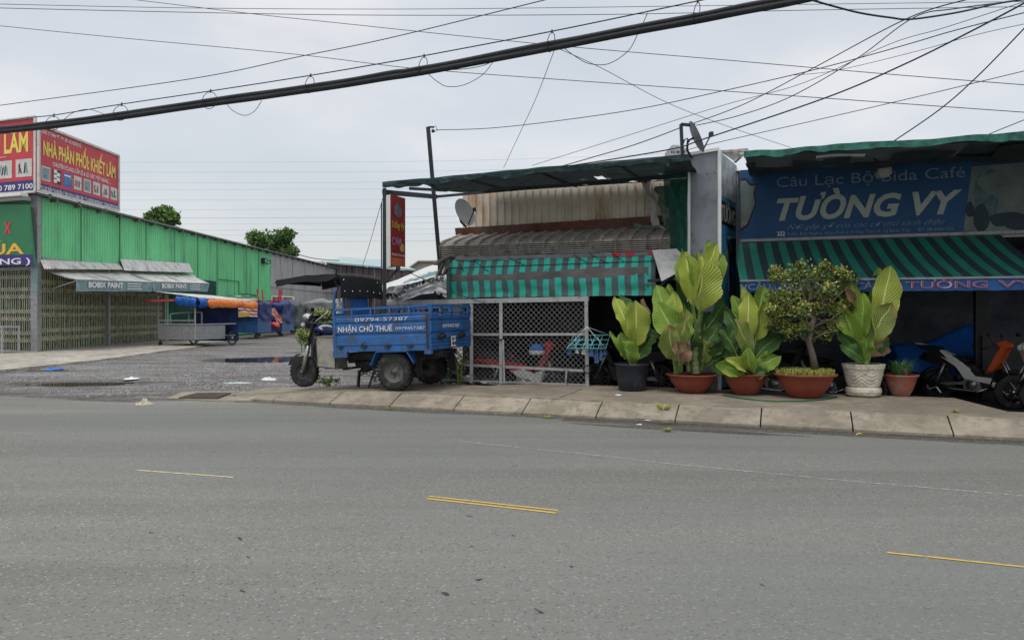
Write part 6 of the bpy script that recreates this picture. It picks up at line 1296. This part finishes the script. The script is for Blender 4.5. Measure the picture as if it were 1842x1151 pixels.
def leaves(mb, cs, n, sp, size, rnd, mats=(0, 0, 1, 2), flat=1.0):
    for i in range(n):
        cc, rad = cs[rnd.randrange(len(cs))]; q = Vector((rnd.gauss(0, 1), rnd.gauss(0, 1), rnd.gauss(0, 1))); q = q.normalized() * rad * (rnd.random() ** .45) * (1 if i % 9 else 1.35); p = cc + Vector((q.x, q.y, q.z * flat))
        a = Vector((rnd.gauss(0, 1), rnd.gauss(0, 1) , rnd.gauss(.2, .7))).normalized(); b = a.orthogonal().normalized(); b = (b * math.cos(i) + a.cross(b) * math.sin(i)); s = size * rnd.uniform(.6, 1.25); nn = a.cross(b) * s * .12
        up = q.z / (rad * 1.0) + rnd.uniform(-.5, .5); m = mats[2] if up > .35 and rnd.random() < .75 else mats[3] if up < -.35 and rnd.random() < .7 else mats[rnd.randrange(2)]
        mb.add([p, p + a * s * .5 + b * s * .26 + nn, p + a * s, p + a * s * .5 - b * s * .26 + nn], [(0, 1, 2), (0, 2, 3)], m)
cs = [(P(x, y, D + dd), r) for (x, y, dd, r) in ((1455, 500, 0, .22), (1430, 495, .1, .17), (1482, 495, .1, .19), (1510, 492, 0, .12), (1400, 500, 0, .14), (1395, 490, .1, .09), (1420, 530, -.1, .19), (1455, 530, .2, .22), (1490, 525, -.1, .18), (1515, 520, .1, .10), (1405, 560, 0, .18), (1440, 560, -.2, .17), (1475, 555, .0, .15), (1505, 560, 0, .15), (1410, 585, .1, .12), (1445, 590, -.1, .10), (1500, 590, 0, .11), (1515, 575, .1, .09), (1393, 535, .1, .12), (1440, 478, 0, .07), (1485, 478, 0, .07), (1525, 500, 0, .10), (1388, 560, 0, .10), (1420, 600, 0, .12), (1485, 602, .1, .11), (1392, 585, .1, .10), (1528, 550, .1, .09), (1460, 605, .2, .08))]
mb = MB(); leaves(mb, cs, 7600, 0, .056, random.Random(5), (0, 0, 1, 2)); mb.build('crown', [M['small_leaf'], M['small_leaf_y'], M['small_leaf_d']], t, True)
mb = tuft(Vector((0, 0, .32)), 10, .1, 'cover_plant'); rnd = random.Random(8); mb = MB()
for i in range(2600):
    a = rnd.random() * 6.28; rr_ = .40 * rnd.random() ** .5; b = Vector((math.cos(a) * rr_, math.sin(a) * rr_, .33)); e = b + Vector((rnd.uniform(-.03, .03), rnd.uniform(-.03, .03), rnd.uniform(.03, .11))); s = Vector((rnd.uniform(-1, 1), rnd.uniform(-1, 1), 0)).normalized() * .009; mb.add([b - s * .4, b + s * .4, e + s, e - s], [(0, 1, 2, 3)])
mb.build('ground_cover', M['cover_plant'], t)
# 5 white urn
t, c = bowl('potted_plant', 'broad leaved plant with upright leaves in a white moulded cement urn', 1553, 560, 11.5, .60, .50, 'pot_white', 'urn')
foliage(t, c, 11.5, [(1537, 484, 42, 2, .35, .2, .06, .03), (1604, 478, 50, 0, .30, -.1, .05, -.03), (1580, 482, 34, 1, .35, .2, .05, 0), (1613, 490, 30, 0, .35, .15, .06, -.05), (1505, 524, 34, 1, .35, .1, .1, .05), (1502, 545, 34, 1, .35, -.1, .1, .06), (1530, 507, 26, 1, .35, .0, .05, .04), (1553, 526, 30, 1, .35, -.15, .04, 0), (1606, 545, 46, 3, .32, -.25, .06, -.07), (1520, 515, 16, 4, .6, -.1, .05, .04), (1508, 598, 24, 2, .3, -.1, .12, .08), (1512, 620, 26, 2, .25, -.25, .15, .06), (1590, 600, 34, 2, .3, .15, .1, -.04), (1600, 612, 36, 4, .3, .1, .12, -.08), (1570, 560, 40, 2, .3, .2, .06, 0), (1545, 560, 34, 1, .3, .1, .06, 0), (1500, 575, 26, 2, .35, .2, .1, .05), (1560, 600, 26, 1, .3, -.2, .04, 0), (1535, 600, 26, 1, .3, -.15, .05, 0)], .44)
mb = MB(); mb.tube([(0, 0, .40), (0, 0, .60)], [.10, .07], 10); mb.build('stem', M['stem_green'], t)
# 6 small red bowl with grass
t, c = bowl('potted_plant', 'small rough red bowl of grassy spikes, rightmost in the row of pots', 1620, 560, 11.55, .52, .33, 'terracotta_b')
mb = tuft(Vector((0, 0, .30)), 260, .27, 'grass_blade', spread=.21, w=.007, seed=6); mb.build('grass_tuft', M['grass_blade'], t)
mb = MB(); mb.tube([(0.02, -.1, .3), (.03, -.1, .44)], .03, 6); mb.build('stake', M['terracotta_b'], t)
# ================================================================== MARKET CARTS IN THE LANE
def place(px, py_, D): p = P(px, HY, D); return Vector((p.x, p.y, lane_z(p.x, p.y)))
sc_ = thing('food_cart', 'grey steel food cart with pipe frame and rolled blue and orange tarps along its roof', 'cart', (-13.05, 30.9, .04), RAD(69.5))
# local x goes down the lane, local y toward the warehouse
mb = MB(); mb.box(0, 1.75, 0, 1.95, .28, .86); mb.build('body', M['grey_steel'], sc_)
mb = MB()
for (a, b) in (((0, 0, .92), (2.5, 0, .92)), ((0, 1.95, .92), (2.5, 1.95, .92)), ((0, 0, .92), (0, 1.95, .92)), ((2.5, 0, .92), (2.5, 1.95, .92)), ((0, 0, 1.08), (0, 1.95, 1.08)), ((2.5, 0, .42), (2.5, 0, .92)), ((1.75, 0, .42), (2.5, 0, .42)),
               ((0, 0, .3), (0, 0, 2.0)), ((0, 1.95, .3), (0, 1.95, 2.1)), ((2.5, 0, .9), (2.5, 0, 2.0)), ((2.5, 1.95, .9), (2.5, 1.95, 2.1)), ((.8, 1.1, .9), (.8, 1.1, 1.42)), ((.8, 1.1, 1.42), (.1, 1.4, 1.36)), ((.1, 1.4, .9), (.1, 1.4, 1.36)), ((.8, .4, .9), (.8, .4, 1.42)), ((.8, .4, 1.42), (.8, 1.1, 1.42))): mb.bar(a, b, .045)
mb.build('pipe_frame', M['galv'], sc_)
mb = MB(); mb.add([(-.1, -.25, 2.03), (3.3, -.35, 1.92), (3.3, 2.1, 2.2), (-.1, 2.1, 2.3)], [(0, 1, 2, 3)]); mb.add([(-.1, -.25, 1.99), (3.3, -.35, 1.88), (3.3, 2.1, 2.16), (-.1, 2.1, 2.26)], [(3, 2, 1, 0)]); mb.add([(-.1, -.25, 1.99), (3.3, -.35, 1.88), (3.3, -.35, 1.92), (-.1, -.25, 2.03)], [(0, 1, 2, 3)]); mb.build('roof_board', M['pale_sheet'], sc_)
def roll(a, b, r, seed, n=24):
    mb = MB(); a = Vector(a); b = Vector(b); t = (b - a).normalized(); q_ = t.cross(UP)
    def rf(u, v):
        p = a.lerp(b, u); an = v * 6.283; e = .55 if u < .03 or u > .97 else 1; fl = 1 + .38 * n3(u * 5 + seed, v * 2, seed) + .22 * n3(u * 25, v * 8, seed)
        return p + q_ * math.cos(an) * r * .62 * fl * e + UP * (math.sin(an) * r * 1.05 * fl * e - .05 * abs(n3(u * 5, seed)))
    mb.grid(rf, n * 3, 16); return mb
    mb.tube([a.lerp(b, i / n) + Vector((0, .03 * n3(i * .5, seed), -.05 * abs(n3(i * .4, seed + 3)))) for i in range(n + 1)], [r * (.55 if i in (0, n) else 1 + .35 * n3(i * .8, seed)) for i in range(n + 1)], 10); return mb
roll((-.1, -.2, 1.86), (-.1, .9, 1.90), .17, 1).build('rolled_tarp', M['blue_tarp'], sc_); roll((-.05, -.25, 1.80), (.35, -.25, 1.80), .18, 3, 10).build('rolled_tarp', M['blue_tarp'], sc_); roll((.35, -.3, 1.82), (3.35, -.38, 1.74), .15, 5).build('rolled_tarp', M['orange_tarp'], sc_)
mb = MB(); mb.bar((-.15, .9, 1.92), (-.15, 2.6, 1.90), .09); mb.build('tarp_pole', M['red_cloth'], sc_)
mb = MB(); mb.grid(lambda u, v: (1.95 + .5 * u + .03 * n3(u * 5, v * 5), 1.8 - 1.9 * u + .06 * n3(u * 7, v * 5), 1.9 - 1.75 * v), 20, 14); mb.build('side_tarp', M['navy_tarp'], sc_)
wheel(sc_, (2.05, -.12, .30), .31, .05, tread=False, spokes=20, rr=.86, rimm='alu'); wheel(sc_, (2.05, 2.0, .30), .31, .05, tread=False, spokes=20, rr=.86, rimm='alu')
for (x, y) in ((0.05, .03), (.05, 1.9)): wheel(sc_, (x, y, .10), .10, .05, tread=False, rr=.5); mb = MB(); mb.bar((x, y, .10), (x, y, .6), .035); mb.build('caster_leg', M['dark_steel'], sc_)
def cart(label, px, D, w, dpt, z1, ztop, body, cover, seed, rz=0, sl=.12, hang=.55):
    c = place(px, 0, D); t = thing('market_cart', label, 'cart', c, RAD(rz), 'covered market carts parked in the lane')
    mb = MB(); mb.box(-w / 2, w / 2, 0, dpt, .32, z1); 
    for f in (-.5, 0, .5): mb.bar((f * w * .98, -.012, .32), (f * w * .98, -.012, z1), .05, .03)
    mb.bar((-w / 2, -.02, z1), (w / 2, -.02, z1), .05, .05); mb.build('body', M[body], t)
    def cf_(u, v):
        a = u * 4; k = int(min(3.999, a)); f = a - k; hw, hd = w / 2 + .06, dpt / 2 + .06
        x, y = [(-hw + 2 * hw * f, -hd), (hw, -hd + 2 * hd * f), (hw - 2 * hw * f, hd), (-hw, hd - 2 * hd * f)][k]
        if v < .35: g = v / .35; rr_ = g; z = ztop + .30 * n3(x * rr_ * 1.6 + seed, y * rr_ * 1.6) + .10 * (1 - g); x *= rr_; y *= rr_
        else: g = (v - .35) / .65; z = ztop - (ztop - z1 + hang * (.5 + .7 * abs(n3(u * 6, seed)))) * g; k2 = 1 - .04 * math.sin(g * 3) + .13 * n3(u * 12, g * 3 + seed); x *= k2; y *= k2
        return (x, y + dpt / 2, z)
    for i, cc in enumerate(cover if isinstance(cover, tuple) else (cover,)):
        mb = MB(); mb.grid(cf_, 56, 16) if i == 0 else None
        if i == 0: mb.build('cover', M[cc], t)
    for x in (-w * .42, w * .42): wheel(t, (x, .06, .13), .13, .05, tread=False, rr=.5)
    mb = MB()
    for x in (-w * .42, w * .42): mb.bar((x, .05, .1), (x, .05, .4), .05)
    mb.build('caster_leg', M['dark_steel'], t)
    return t, c
t, c = cart('market cart with blue box body under a red and white striped cloth', 441, 40.0, 1.35, 2.2, 1.05, 1.95, 'blue_paint', 'navy_tarp', 2, hang=.1)
mb = MB(); mb.grid(lambda u, v: (-.80 + 1.6 * u, -.44 - .05 * math.sin(u * 6) - .05 * n3(u * 8, v * 6), 2.22 - .95 * v + .04 * n3(u * 4, v) - .1 * u), 24, 22, lambda i, j: 0 if (j // 2) % 2 else 1); mb.grid(lambda u, v: (-.80 + 1.6 * u, -.44 + 1.2 * v, 2.28 + .05 * n3(u * 4, v * 4)), 14, 12, lambda i, j: 0 if (i // 2) % 3 == 0 else 1); mb.build('striped_cloth', [M['red_cloth'], M['offwhite']], t)
mb = MB(); mb.add([(-.72, -.5, 1.12), (.42, -.52, 1.2), (.42, -.5, 1.42), (-.72, -.48, 1.34)], [(0, 1, 2, 3)]); mb.build('card_strip', M['gold_dull'], t)
t, c = cart('market cart with blue box body under a dark blue tarp, carrying the upturned red table', 484, 44.0, 1.55, 2.3, 1.0, 1.98, 'blue_paint', 'navy_tarp', 5, hang=.35)
mb = MB()
for k, (a, b) in enumerate((((-.1, -.36, 1.7), (.45, -.42, 1.2)), ((.25, -.38, 1.65), (.85, -.4, .8)), ((-.2, -.36, 1.35), (.2, -.4, .75)))):
    a = Vector(a); b = Vector(b); mb.grid(lambda u, v: a.lerp(b, v) + Vector(((u - .5) * .42 * (1 - .3 * v), .07 * n3(u * 5, v * 5, k) - .05, .12 * (u - .5))), 8, 12, lambda i, j: 0 if (i + j // 3 + k) % 3 == 0 else (1 if (i + k) % 2 else 2))
mb.build('draped_rag', [M['red_cloth'], M['offwhite'], M['orange']], t)
tb = thing('folding_table', 'upturned red plastic table with legs in the air on the blue tarp cart', 'table', Vector((c.x, c.y + .35, c.z + 2.05)), 0)
mb = MB(); mb.box(-.72, .58, -.3, .5, .0, .07); mb.build('tabletop', M['red_paint'], tb)
for (x, y) in ((-.66, -.2), (-.58, .4), (.50, -.2), (.42, .4)): mb = MB(); mb.bar((x, y, .05), (x + (-.08 if x < 0 else .08), y, .72), .09, .06); mb.build('leg', M['red_paint'], tb)
t, c = cart('market cart with a pale lower shelf under a dark crumpled tarp', 516, 48.0, 1.3, 2.0, .75, 1.95, 'gate_teal', 'dark_tarp', 9)
t, c = cart('small blue market cart under a grey tarp next to the pink bundle', 538, 51.0, 1.25, 2.0, 1.0, 1.85, 'blue_paint', 'grey_tarp', 12, hang=.1)
pb = thing('bundle', 'pink cloth bundle resting on the small blue market cart', 'bundle', P(531, 572, 49.4)); mb = MB(); mb.ball((0, 0, 0), .26, 0, 14, (1.1, .8, .9), .5); mb.build('cloth', M['pink'], pb)
t, c = cart('market cart under a large grey tarp just left of the tricycle canopy', 578, 42.0, 1.75, 2.2, 1.2, 2.02, 'interior_wall', 'grey_tarp', 15, hang=.5)
for i, (px, py, D, r, m_i, lab) in enumerate(((508, 560, 47.2, .30, 'red_cloth', 'dark red cloth bundle on the cart between the red table and the pink bundle'), (462, 548, 43.2, .26, 'orange', 'orange cloth bundle squeezed between the striped cloth cart and the red table'), (497, 585, 43.0, .22, 'sign_red', 'bright red bag hanging at the right side of the dark blue tarp cart'), (556, 571, 41.4, .24, 'offwhite', 'whitish cloth bundle beside the large grey tarp left of the tricycle'))):
    pb = thing('bundle', lab, 'bundle', P(px, py, D)); mb = MB(); mb.ball((0, 0, 0), r, 0, 14, (1.3, .8, .8), .6); mb.build('cloth', M[m_i], pb)
fr = thing('framed_board', 'white framed red and white board leaning on the grey sheet wall behind the carts', 'board', P(509, 560, 50) - UP * 0); 
mb = MB(); p = [P(490, 556, 50.5), P(528, 556, 50.5), P(528, 534, 50.5), P(489, 533, 50.5)]; mb.add(p + [q + Vector((0, .05, 0)) for q in p], [(0, 1, 2, 3), (7, 6, 5, 4)], 0); mb.build('panel', mat('board_pink', (.42, .16, .17), .7, var=.6, vs=5), fr, True)
mb = MB()
for a, b in zip(p, p[1:] + p[:1]): mb.bar(a, b, .08)
mb.bar(p[0].lerp(p[1], .5), p[3].lerp(p[2], .5), .06); mb.build('frame', M['white'], fr, True)
bh = thing('table', 'white and yellow stall counter at the far end of the lane beside the carts', 'table', place(548, 0, 56), 0); mb = MB(); mb.box(-.8, .8, 0, .8, 1.3, 1.45); mb.box(-.7, .7, .1, .7, 1.45, 1.9); mb.build('tabletop', M['pale_bag'], bh)
for x in (-.7, .7): mb = MB(); mb.bar((x, .1, 0), (x, .1, 1.3), .1); mb.build('leg', M['offwhite'], bh)
# heaps of cut greenery and shrubs near the front wheel
def shrub(name, lab, cat, c, rx, ry, rz_, n, size, seed, mats=('leaf_mid_s', 'tree_leaf_y', 'tree_leaf')):
    rnd = random.Random(seed); t = thing(name, lab, cat, (c.x, c.y, 0)); mb = MB(); cs = [(Vector((c.x + rnd.uniform(-rx, rx) * .7, c.y + rnd.uniform(-ry, ry) * .7, c.z + rnd.uniform(-rz_, rz_) * .5)), rz_ * rnd.uniform(.4, .7)) for _ in range(12)]
    leaves(mb, cs, n, 0, size, rnd, (0, 2, 1, 2)); mb.build('foliage', [M['small_leaf_y'], M['small_leaf'], M['tree_leaf']], t, True)
    mb = MB(); 
    for i in range(5): mb.tube([(c.x + rnd.uniform(-rx, rx) * .3, c.y, lane_z(c.x, c.y)), (c.x + rnd.uniform(-rx, rx) * .6, c.y + rnd.uniform(-.2, .2), c.z)], .015, 5)
    mb.build('stem', M['stem_green'], t, True); return t
shrub('bush', 'leafy green bush left of the tricycle front wheel beside the blue cart', 'bush', P(548, 606, 27), .42, .3, .28, 500, .13, 3)
shrub('bush', 'bright green leafy bush showing above the tricycle fuel tank', 'bush', P(590, 575, 20), .45, .3, .30, 700, .13, 5)
shrub('bush', 'low green weeds under the tricycle between its front and rear wheels', 'bush', P(590, 683, 14.6), .28, .15, .10, 300, .05, 8)
shrub('bush', 'green weeds behind the far rear wheel of the tricycle', 'bush', P(826, 655, 13.9), .10, .15, .30, 160, .07, 9)
# ------------------------------------------------------------------ trees beyond the warehouse
def tree(lab, blobs, D, n, size, seed, tx):
    base_ = P(tx, HY, D); base_.z = -.1; t = thing('tree', lab, 'tree', base_, 0, 'trees beyond the green warehouse'); rnd = random.Random(seed)
    cs = [(P(x, y, D + rnd.uniform(-1, 1)), r) for (x, y, r) in blobs]
    mb = MB(); top = P(tx, blobs[0][1] + 20, D); mb.tube([base_, base_.lerp(top, .5) + Vector((.2, 0, 0)), top], [.35, .25, .12], 8)
    for cc, r in cs: mb.tube([base_.lerp(top, .75), base_.lerp(top, .8).lerp(cc, .6) - UP * .2, cc], [.12, .07, .03], 6)
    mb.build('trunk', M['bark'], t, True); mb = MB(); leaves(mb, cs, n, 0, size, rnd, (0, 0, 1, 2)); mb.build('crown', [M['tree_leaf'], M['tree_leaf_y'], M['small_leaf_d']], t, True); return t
tree('small dark tree top behind the highest part of the green warehouse roof', [(291, 392, .9), (276, 396, .55), (306, 396, .6), (284, 384, .45), (298, 382, .45), (270, 392, .3), (312, 390, .35), (290, 410, 1.2)], 58, 2600, .34, 2, 290)
tree('bright green tree behind the warehouse roof where green sheets turn grey', [(480, 440, 1.4), (462, 432, .9), (500, 432, .9), (514, 426, .7), (455, 428, .55), (520, 421, .4), (490, 452, 1.4), (470, 450, 1.3), (512, 442, .8), (522, 456, .8)], 76, 3600, .42, 4, 484)
# ------------------------------------------------------------------ satellite dishes on the roofs
def dish(label, c, nrm, r, m, pole_to):
    t = thing('satellite_dish', label, 'satellite dish', c); n = Vector(nrm).normalized(); x = n.cross(UP).normalized(); y = x.cross(n)
    mb = MB(); mb.grid(lambda u, v: (x * math.cos(6.283 * u) * .9 + y * math.sin(6.283 * u)) * r * v + n * (.16 * r * v * v), 32, 8); mb.grid(lambda u, v: (x * math.cos(6.283 * u) * .9 + y * math.sin(6.283 * u)) * r * v * 1.0 + n * (.16 * r * v * v - .012), 32, 8); mb.build('reflector', M[m], t)
    mb = MB(); mb.tube([-y * r * .95 + n * .1 * r, n * r * .95 - y * r * .25], .012, 6); mb.box(-.03, .03, -.05, .05, -.03, .03, 0, Matrix.Translation(n * r * .98 - y * r * .22)); mb.build('feed_arm', M['dark_steel'], t)
    mb = MB(); q = Vector(pole_to) - Vector(c); mb.tube([-n * .01, -n * .12, q * .5 - n * .1, q], .02, 6); mb.build('mast', M['dark_steel'], t); return t
dish('white satellite dish standing on the flashing above the tiled eave', P(834, 383, 13.9), (.72, -.60, .35), .27, 'white', P(838, 408, 14.3))
dish('grey satellite dish seen nearly edge on above the tall sign box', P(1249, 248, 12.6), (.93, -.08, .42), .28, 'grey_steel', P(1243, 283, 12.7))
mst = thing('roof_mast', 'short angled steel mast on the roof by the edge on dish, holding service wires', 'mast', P(1228, 285, 12.6)); mb = MB(); a = P(1225, 224, 12.6); mb.bar(P(1228, 288, 12.6), a, .05, .05); mb.bar(a, P(1250, 226, 12.6), .05, .045); mb.build('shaft', M['dark_steel'], mst, True)
mb = MB(); mb.tube([P(1228, 262, 12.6), P(1231, 252, 12.6), P(1236, 249, 12.6), P(1240, 256, 12.6)], .012, 6); mb.build('cable_loop', M['black'], mst, True)
# ================================================================== OVERHEAD CABLES
def cat_pts(pts, n=10):
    q = []
    for i in range(len(pts) - 1):
        p0, p1, p2, p3 = pts[max(0, i - 1)], pts[i], pts[i + 1], pts[min(len(pts) - 1, i + 2)]
        for k in range(n):
            t = k / n; q.append(tuple(.5 * ((2 * b) + (-a + c) * t + (2 * a - 5 * b + 4 * c - d) * t * t + (-a + 3 * b - 3 * c + d) * t ** 3) for a, b, c, d in zip(p0, p1, p2, p3)))
    q.append(pts[-1]); return q
def ext(q, pts, l=14):      # wires that leave the picture run on well beyond its edge
    out_ = lambda p: p[0] <= 0 or p[0] >= 1842 or p[1] <= 0
    if out_(pts[0]): q = [q[0] + (q[0] - q[1]).normalized() * l] + q
    if out_(pts[-1]): q = q + [q[-1] + (q[-1] - q[-2]).normalized() * l]
    return q
def wire(label, pts, D0, D1, r, m='cable', name='overhead_wire', n=8, group='overhead wires'):
    """pts in photo pixels along the wire; its distance runs from D0 to D1"""
    x0, x1 = pts[0][0], pts[-1][0]; L_ = len(pts) - 1
    P3 = [P(x, y, D0 + (D1 - D0) * i / L_ if abs(x1 - x0) < 60 else D0 + (D1 - D0) * (x - x0) / (x1 - x0)) for i, (x, y) in enumerate(pts)]
    q = ext([Vector(v) for v in cat_pts([tuple(p) for p in P3], n)], pts); mb = MB(); mb.tube(q, r, 6); return tag(mb.build(name, M[m]), label, 'wire' if name == 'overhead_wire' else 'cable', group)
def Dd(px, d): rx = (px - CX) / FP; return d / (rx * SA + CA)
bun = [(-60, 242), (0, 234), (95, 224), (217, 208), (378, 184), (557, 159), (700, 136), (763, 126), (991, 83), (1254, 32), (1409, 3), (1560, -28)]
cbn = thing('cable_bundle', 'thick black bundle of cables crossing the whole sky, hung by rings from a thin wire', 'cable', P(763, 126, Dd(763, 7)), 0)
q = [P(x, y, Dd(x, 7)) for x, y in bun]; q = ext([Vector(v) for v in cat_pts([tuple(p) for p in q], 10)], bun)
for k, (dy, dz, r) in enumerate(((0, 0, .034), (.024, .024, .024), (-.02, .018, .024), (.018, -.026, .024), (-.012, -.024, .028), (.0, .028, .014))):
    mb = MB(); mb.tube([p + Vector((0, dy + .007 * n3(i * .13, k * 5), dz + .008 * n3(i * .17, k * 7))) for i, p in enumerate(q)], r, 8); mb.build('cable', M['cable'], cbn, True)
mes = [(-60, 226), (0, 219), (62, 211), (100, 207), (217, 188), (379, 164), (559, 136), (700, 112), (761, 101), (992, 57), (1252, 3), (1400, -28)]
q = [P(x, y, Dd(x, 7)) for x, y in mes]; mb = MB(); mb.tube(ext([Vector(v) for v in cat_pts([tuple(p) for p in q], 8)], mes), .006, 6); mb.build('carrier_wire', M['cable'], cbn, True)
for (x, yt, yb_) in ((95, 208, 233), (217, 188, 215), (377, 164, 194), (557, 136, 166), (761, 101, 134), (991, 57, 92), (1253, 3, 42)):
    D = Dd(x, 7); ct = P(x, (yt + yb_) / 2 + 2, D); hh = (yb_ - yt) / 2 * D / FP; mb = MB(); ww = .035 + .03 * (x < 400)
    mb.tube([ct + Vector((math.cos(t) * ww + .02 * math.sin(t), 0.045 * math.cos(t) - .0, math.sin(t) * hh)) for t in [6.283 * i / 18 for i in range(18)]], .004, 5, closed=True); mb.tube([P(x + 2, yt + 3, D), P(x + 2, yt - 3, D)], .009, 5); mb.build('ring', M['cable'], cbn, True)
lab = [('thin wire, topmost of the two level wires across the top of the sky', [(-40, 7), (0, 8), (345, 15), (700, 17), (1000, 14.5), (1409, 9), (1880, 3)], 14, 14, .0055),
 ('thin wire, lower of the two level wires across the top of the sky', [(-40, 14), (0, 15), (400, 24), (700, 28), (1100, 26.5), (1450, 19), (1880, 12)], 14, 14, .006),
 ('thin wire slanting down from the top left to the upper right past the thick bundle', [(225, -2), (450, 25), (600, 41), (976, 80), (1300, 108), (1600, 134), (1880, 156)], 16, 11, .006),
 ('thin wire slanting down from the left edge below the top wires to the right edge', [(-40, 43), (0, 47), (200, 67), (530, 98), (740, 123), (1000, 143), (1300, 164), (1880, 205)], 16, 11, .006),
 ('thin wire rising from the left edge above the red billboards to the top centre', [(-40, 197), (0, 190), (345, 142), (540, 102), (700, 69), (990, -2)], 12, 8, .006),
 ('wavy service wire from the top of the leaning pole to the upper right', [(785, 234), (880, 231), (1000, 218), (1150, 196), (1300, 164), (1444, 131), (1548, 104), (1640, 78), (1722, 54), (1880, 14)], 14.6, 8.5, .0065),
 ('service wire, upper of two from the roof mast to the wire knot upper right', [(1245, 223), (1340, 187), (1461, 124), (1629, 35), (1745, -2)], 12.6, 8, .007),
 ('service wire, lower of two from the roof mast to the wire knot upper right', [(1252, 226), (1330, 208), (1423, 174), (1541, 106), (1642, 33), (1720, 16), (1880, -4)], 12.6, 8, .007),
 ('heavy dark wire from the net canopy past the dish to the right edge', [(1010, 301), (1200, 270), (1270, 249), (1486, 176), (1629, 115), (1760, 50), (1880, -14)], 12.5, 8, .010),
 ('wire rising from the net canopy to the roof mast', [(994, 304), (1070, 282), (1128, 265), (1180, 247), (1224, 230)], 13.2, 12.6, .008),
 ('dark wire curving from the right cafe roof steeply up to the right edge', [(1599, 260), (1688, 199), (1757, 139), (1842, 52), (1870, 20)], 11.5, 8.5, .009),
 ('thin wire from behind the dish along a low slant to the right edge', [(1235, 272), (1263, 263), (1479, 214), (1660, 172), (1880, 119)], 13, 10, .006),
 ('thick drooping cable end linking the bundle to the knot of wires at upper right', [(1461, 1), (1500, 12), (1548, 24), (1600, 32), (1640, 35), (1722, 23), (1800, 6), (1880, -6)], 6.4, 7.6, .009),
 ('hair thin wire hanging down from the bundle to the middle of the net canopy', [(997, 91), (965, 175), (935, 240), (906, 302)], 9, 13.5, .004),
 ('hair thin wire slanting from the bundle down right to the sign box roof', [(1005, 88), (1080, 122), (1200, 185), (1310, 228), (1423, 266)], 9, 12.5, .004),
 ('thin wire above the left cafe roof rising to the right through the sky', [(957, 298), (1132, 243), (1300, 190), (1444, 150), (1600, 80), (1700, 50), (1860, -2)], 14, 9, .0045),
 ('faint wire above the heavy dark wire on the right half of the sky', [(1420, 136), (1500, 128), (1640, 95), (1760, 62), (1880, 36)], 13, 10, .0045),
 ('thin stay wire falling left from the corner of the net canopy', [(690, 352), (676, 400), (663, 445), (652, 478)], 13.7, 16, .005),
 ('thin wire sloping down above the grey end of the warehouse roof', [(505, 447), (560, 464), (610, 469)], 60, 70, .035),
 ('guy wire crossing in front of the white lettered banner', [(735, 490), (780, 510), (820, 528), (880, 548)], 14.2, 13.2, .008),
 ('short wire pair end above the right roof at the right edge', [(1755, 252), (1800, 233), (1870, 205)], 11, 10, .006)]
for l in lab: wire(*l)
for l, pts in (('loose wire loop hanging below the bundle at the left', [(407, 187), (420, 200), (440, 208), (458, 200), (471, 181)]), ('loose wire loop hanging below the bundle near the sky centre', [(768, 131), (785, 146), (805, 156), (835, 153), (868, 135), (888, 110)]),
               ('largest loose wire loop hanging below the bundle right of centre', [(1016, 88), (1035, 102), (1060, 115), (1095, 115), (1130, 92), (1148, 60), (1165, 24)]), ('loose wire arching above the bundle near the red billboards', [(110, 220), (130, 204), (155, 197), (175, 201), (192, 208)]), ('short flat loose wire under the bundle right of its middle ring', [(793, 127), (840, 124), (870, 118), (890, 109)])):
    wire(l, pts, Dd(pts[0][0], 7), Dd(pts[-1][0], 7), .0035, name='loose_wire', group='loose wires on the cable bundle')
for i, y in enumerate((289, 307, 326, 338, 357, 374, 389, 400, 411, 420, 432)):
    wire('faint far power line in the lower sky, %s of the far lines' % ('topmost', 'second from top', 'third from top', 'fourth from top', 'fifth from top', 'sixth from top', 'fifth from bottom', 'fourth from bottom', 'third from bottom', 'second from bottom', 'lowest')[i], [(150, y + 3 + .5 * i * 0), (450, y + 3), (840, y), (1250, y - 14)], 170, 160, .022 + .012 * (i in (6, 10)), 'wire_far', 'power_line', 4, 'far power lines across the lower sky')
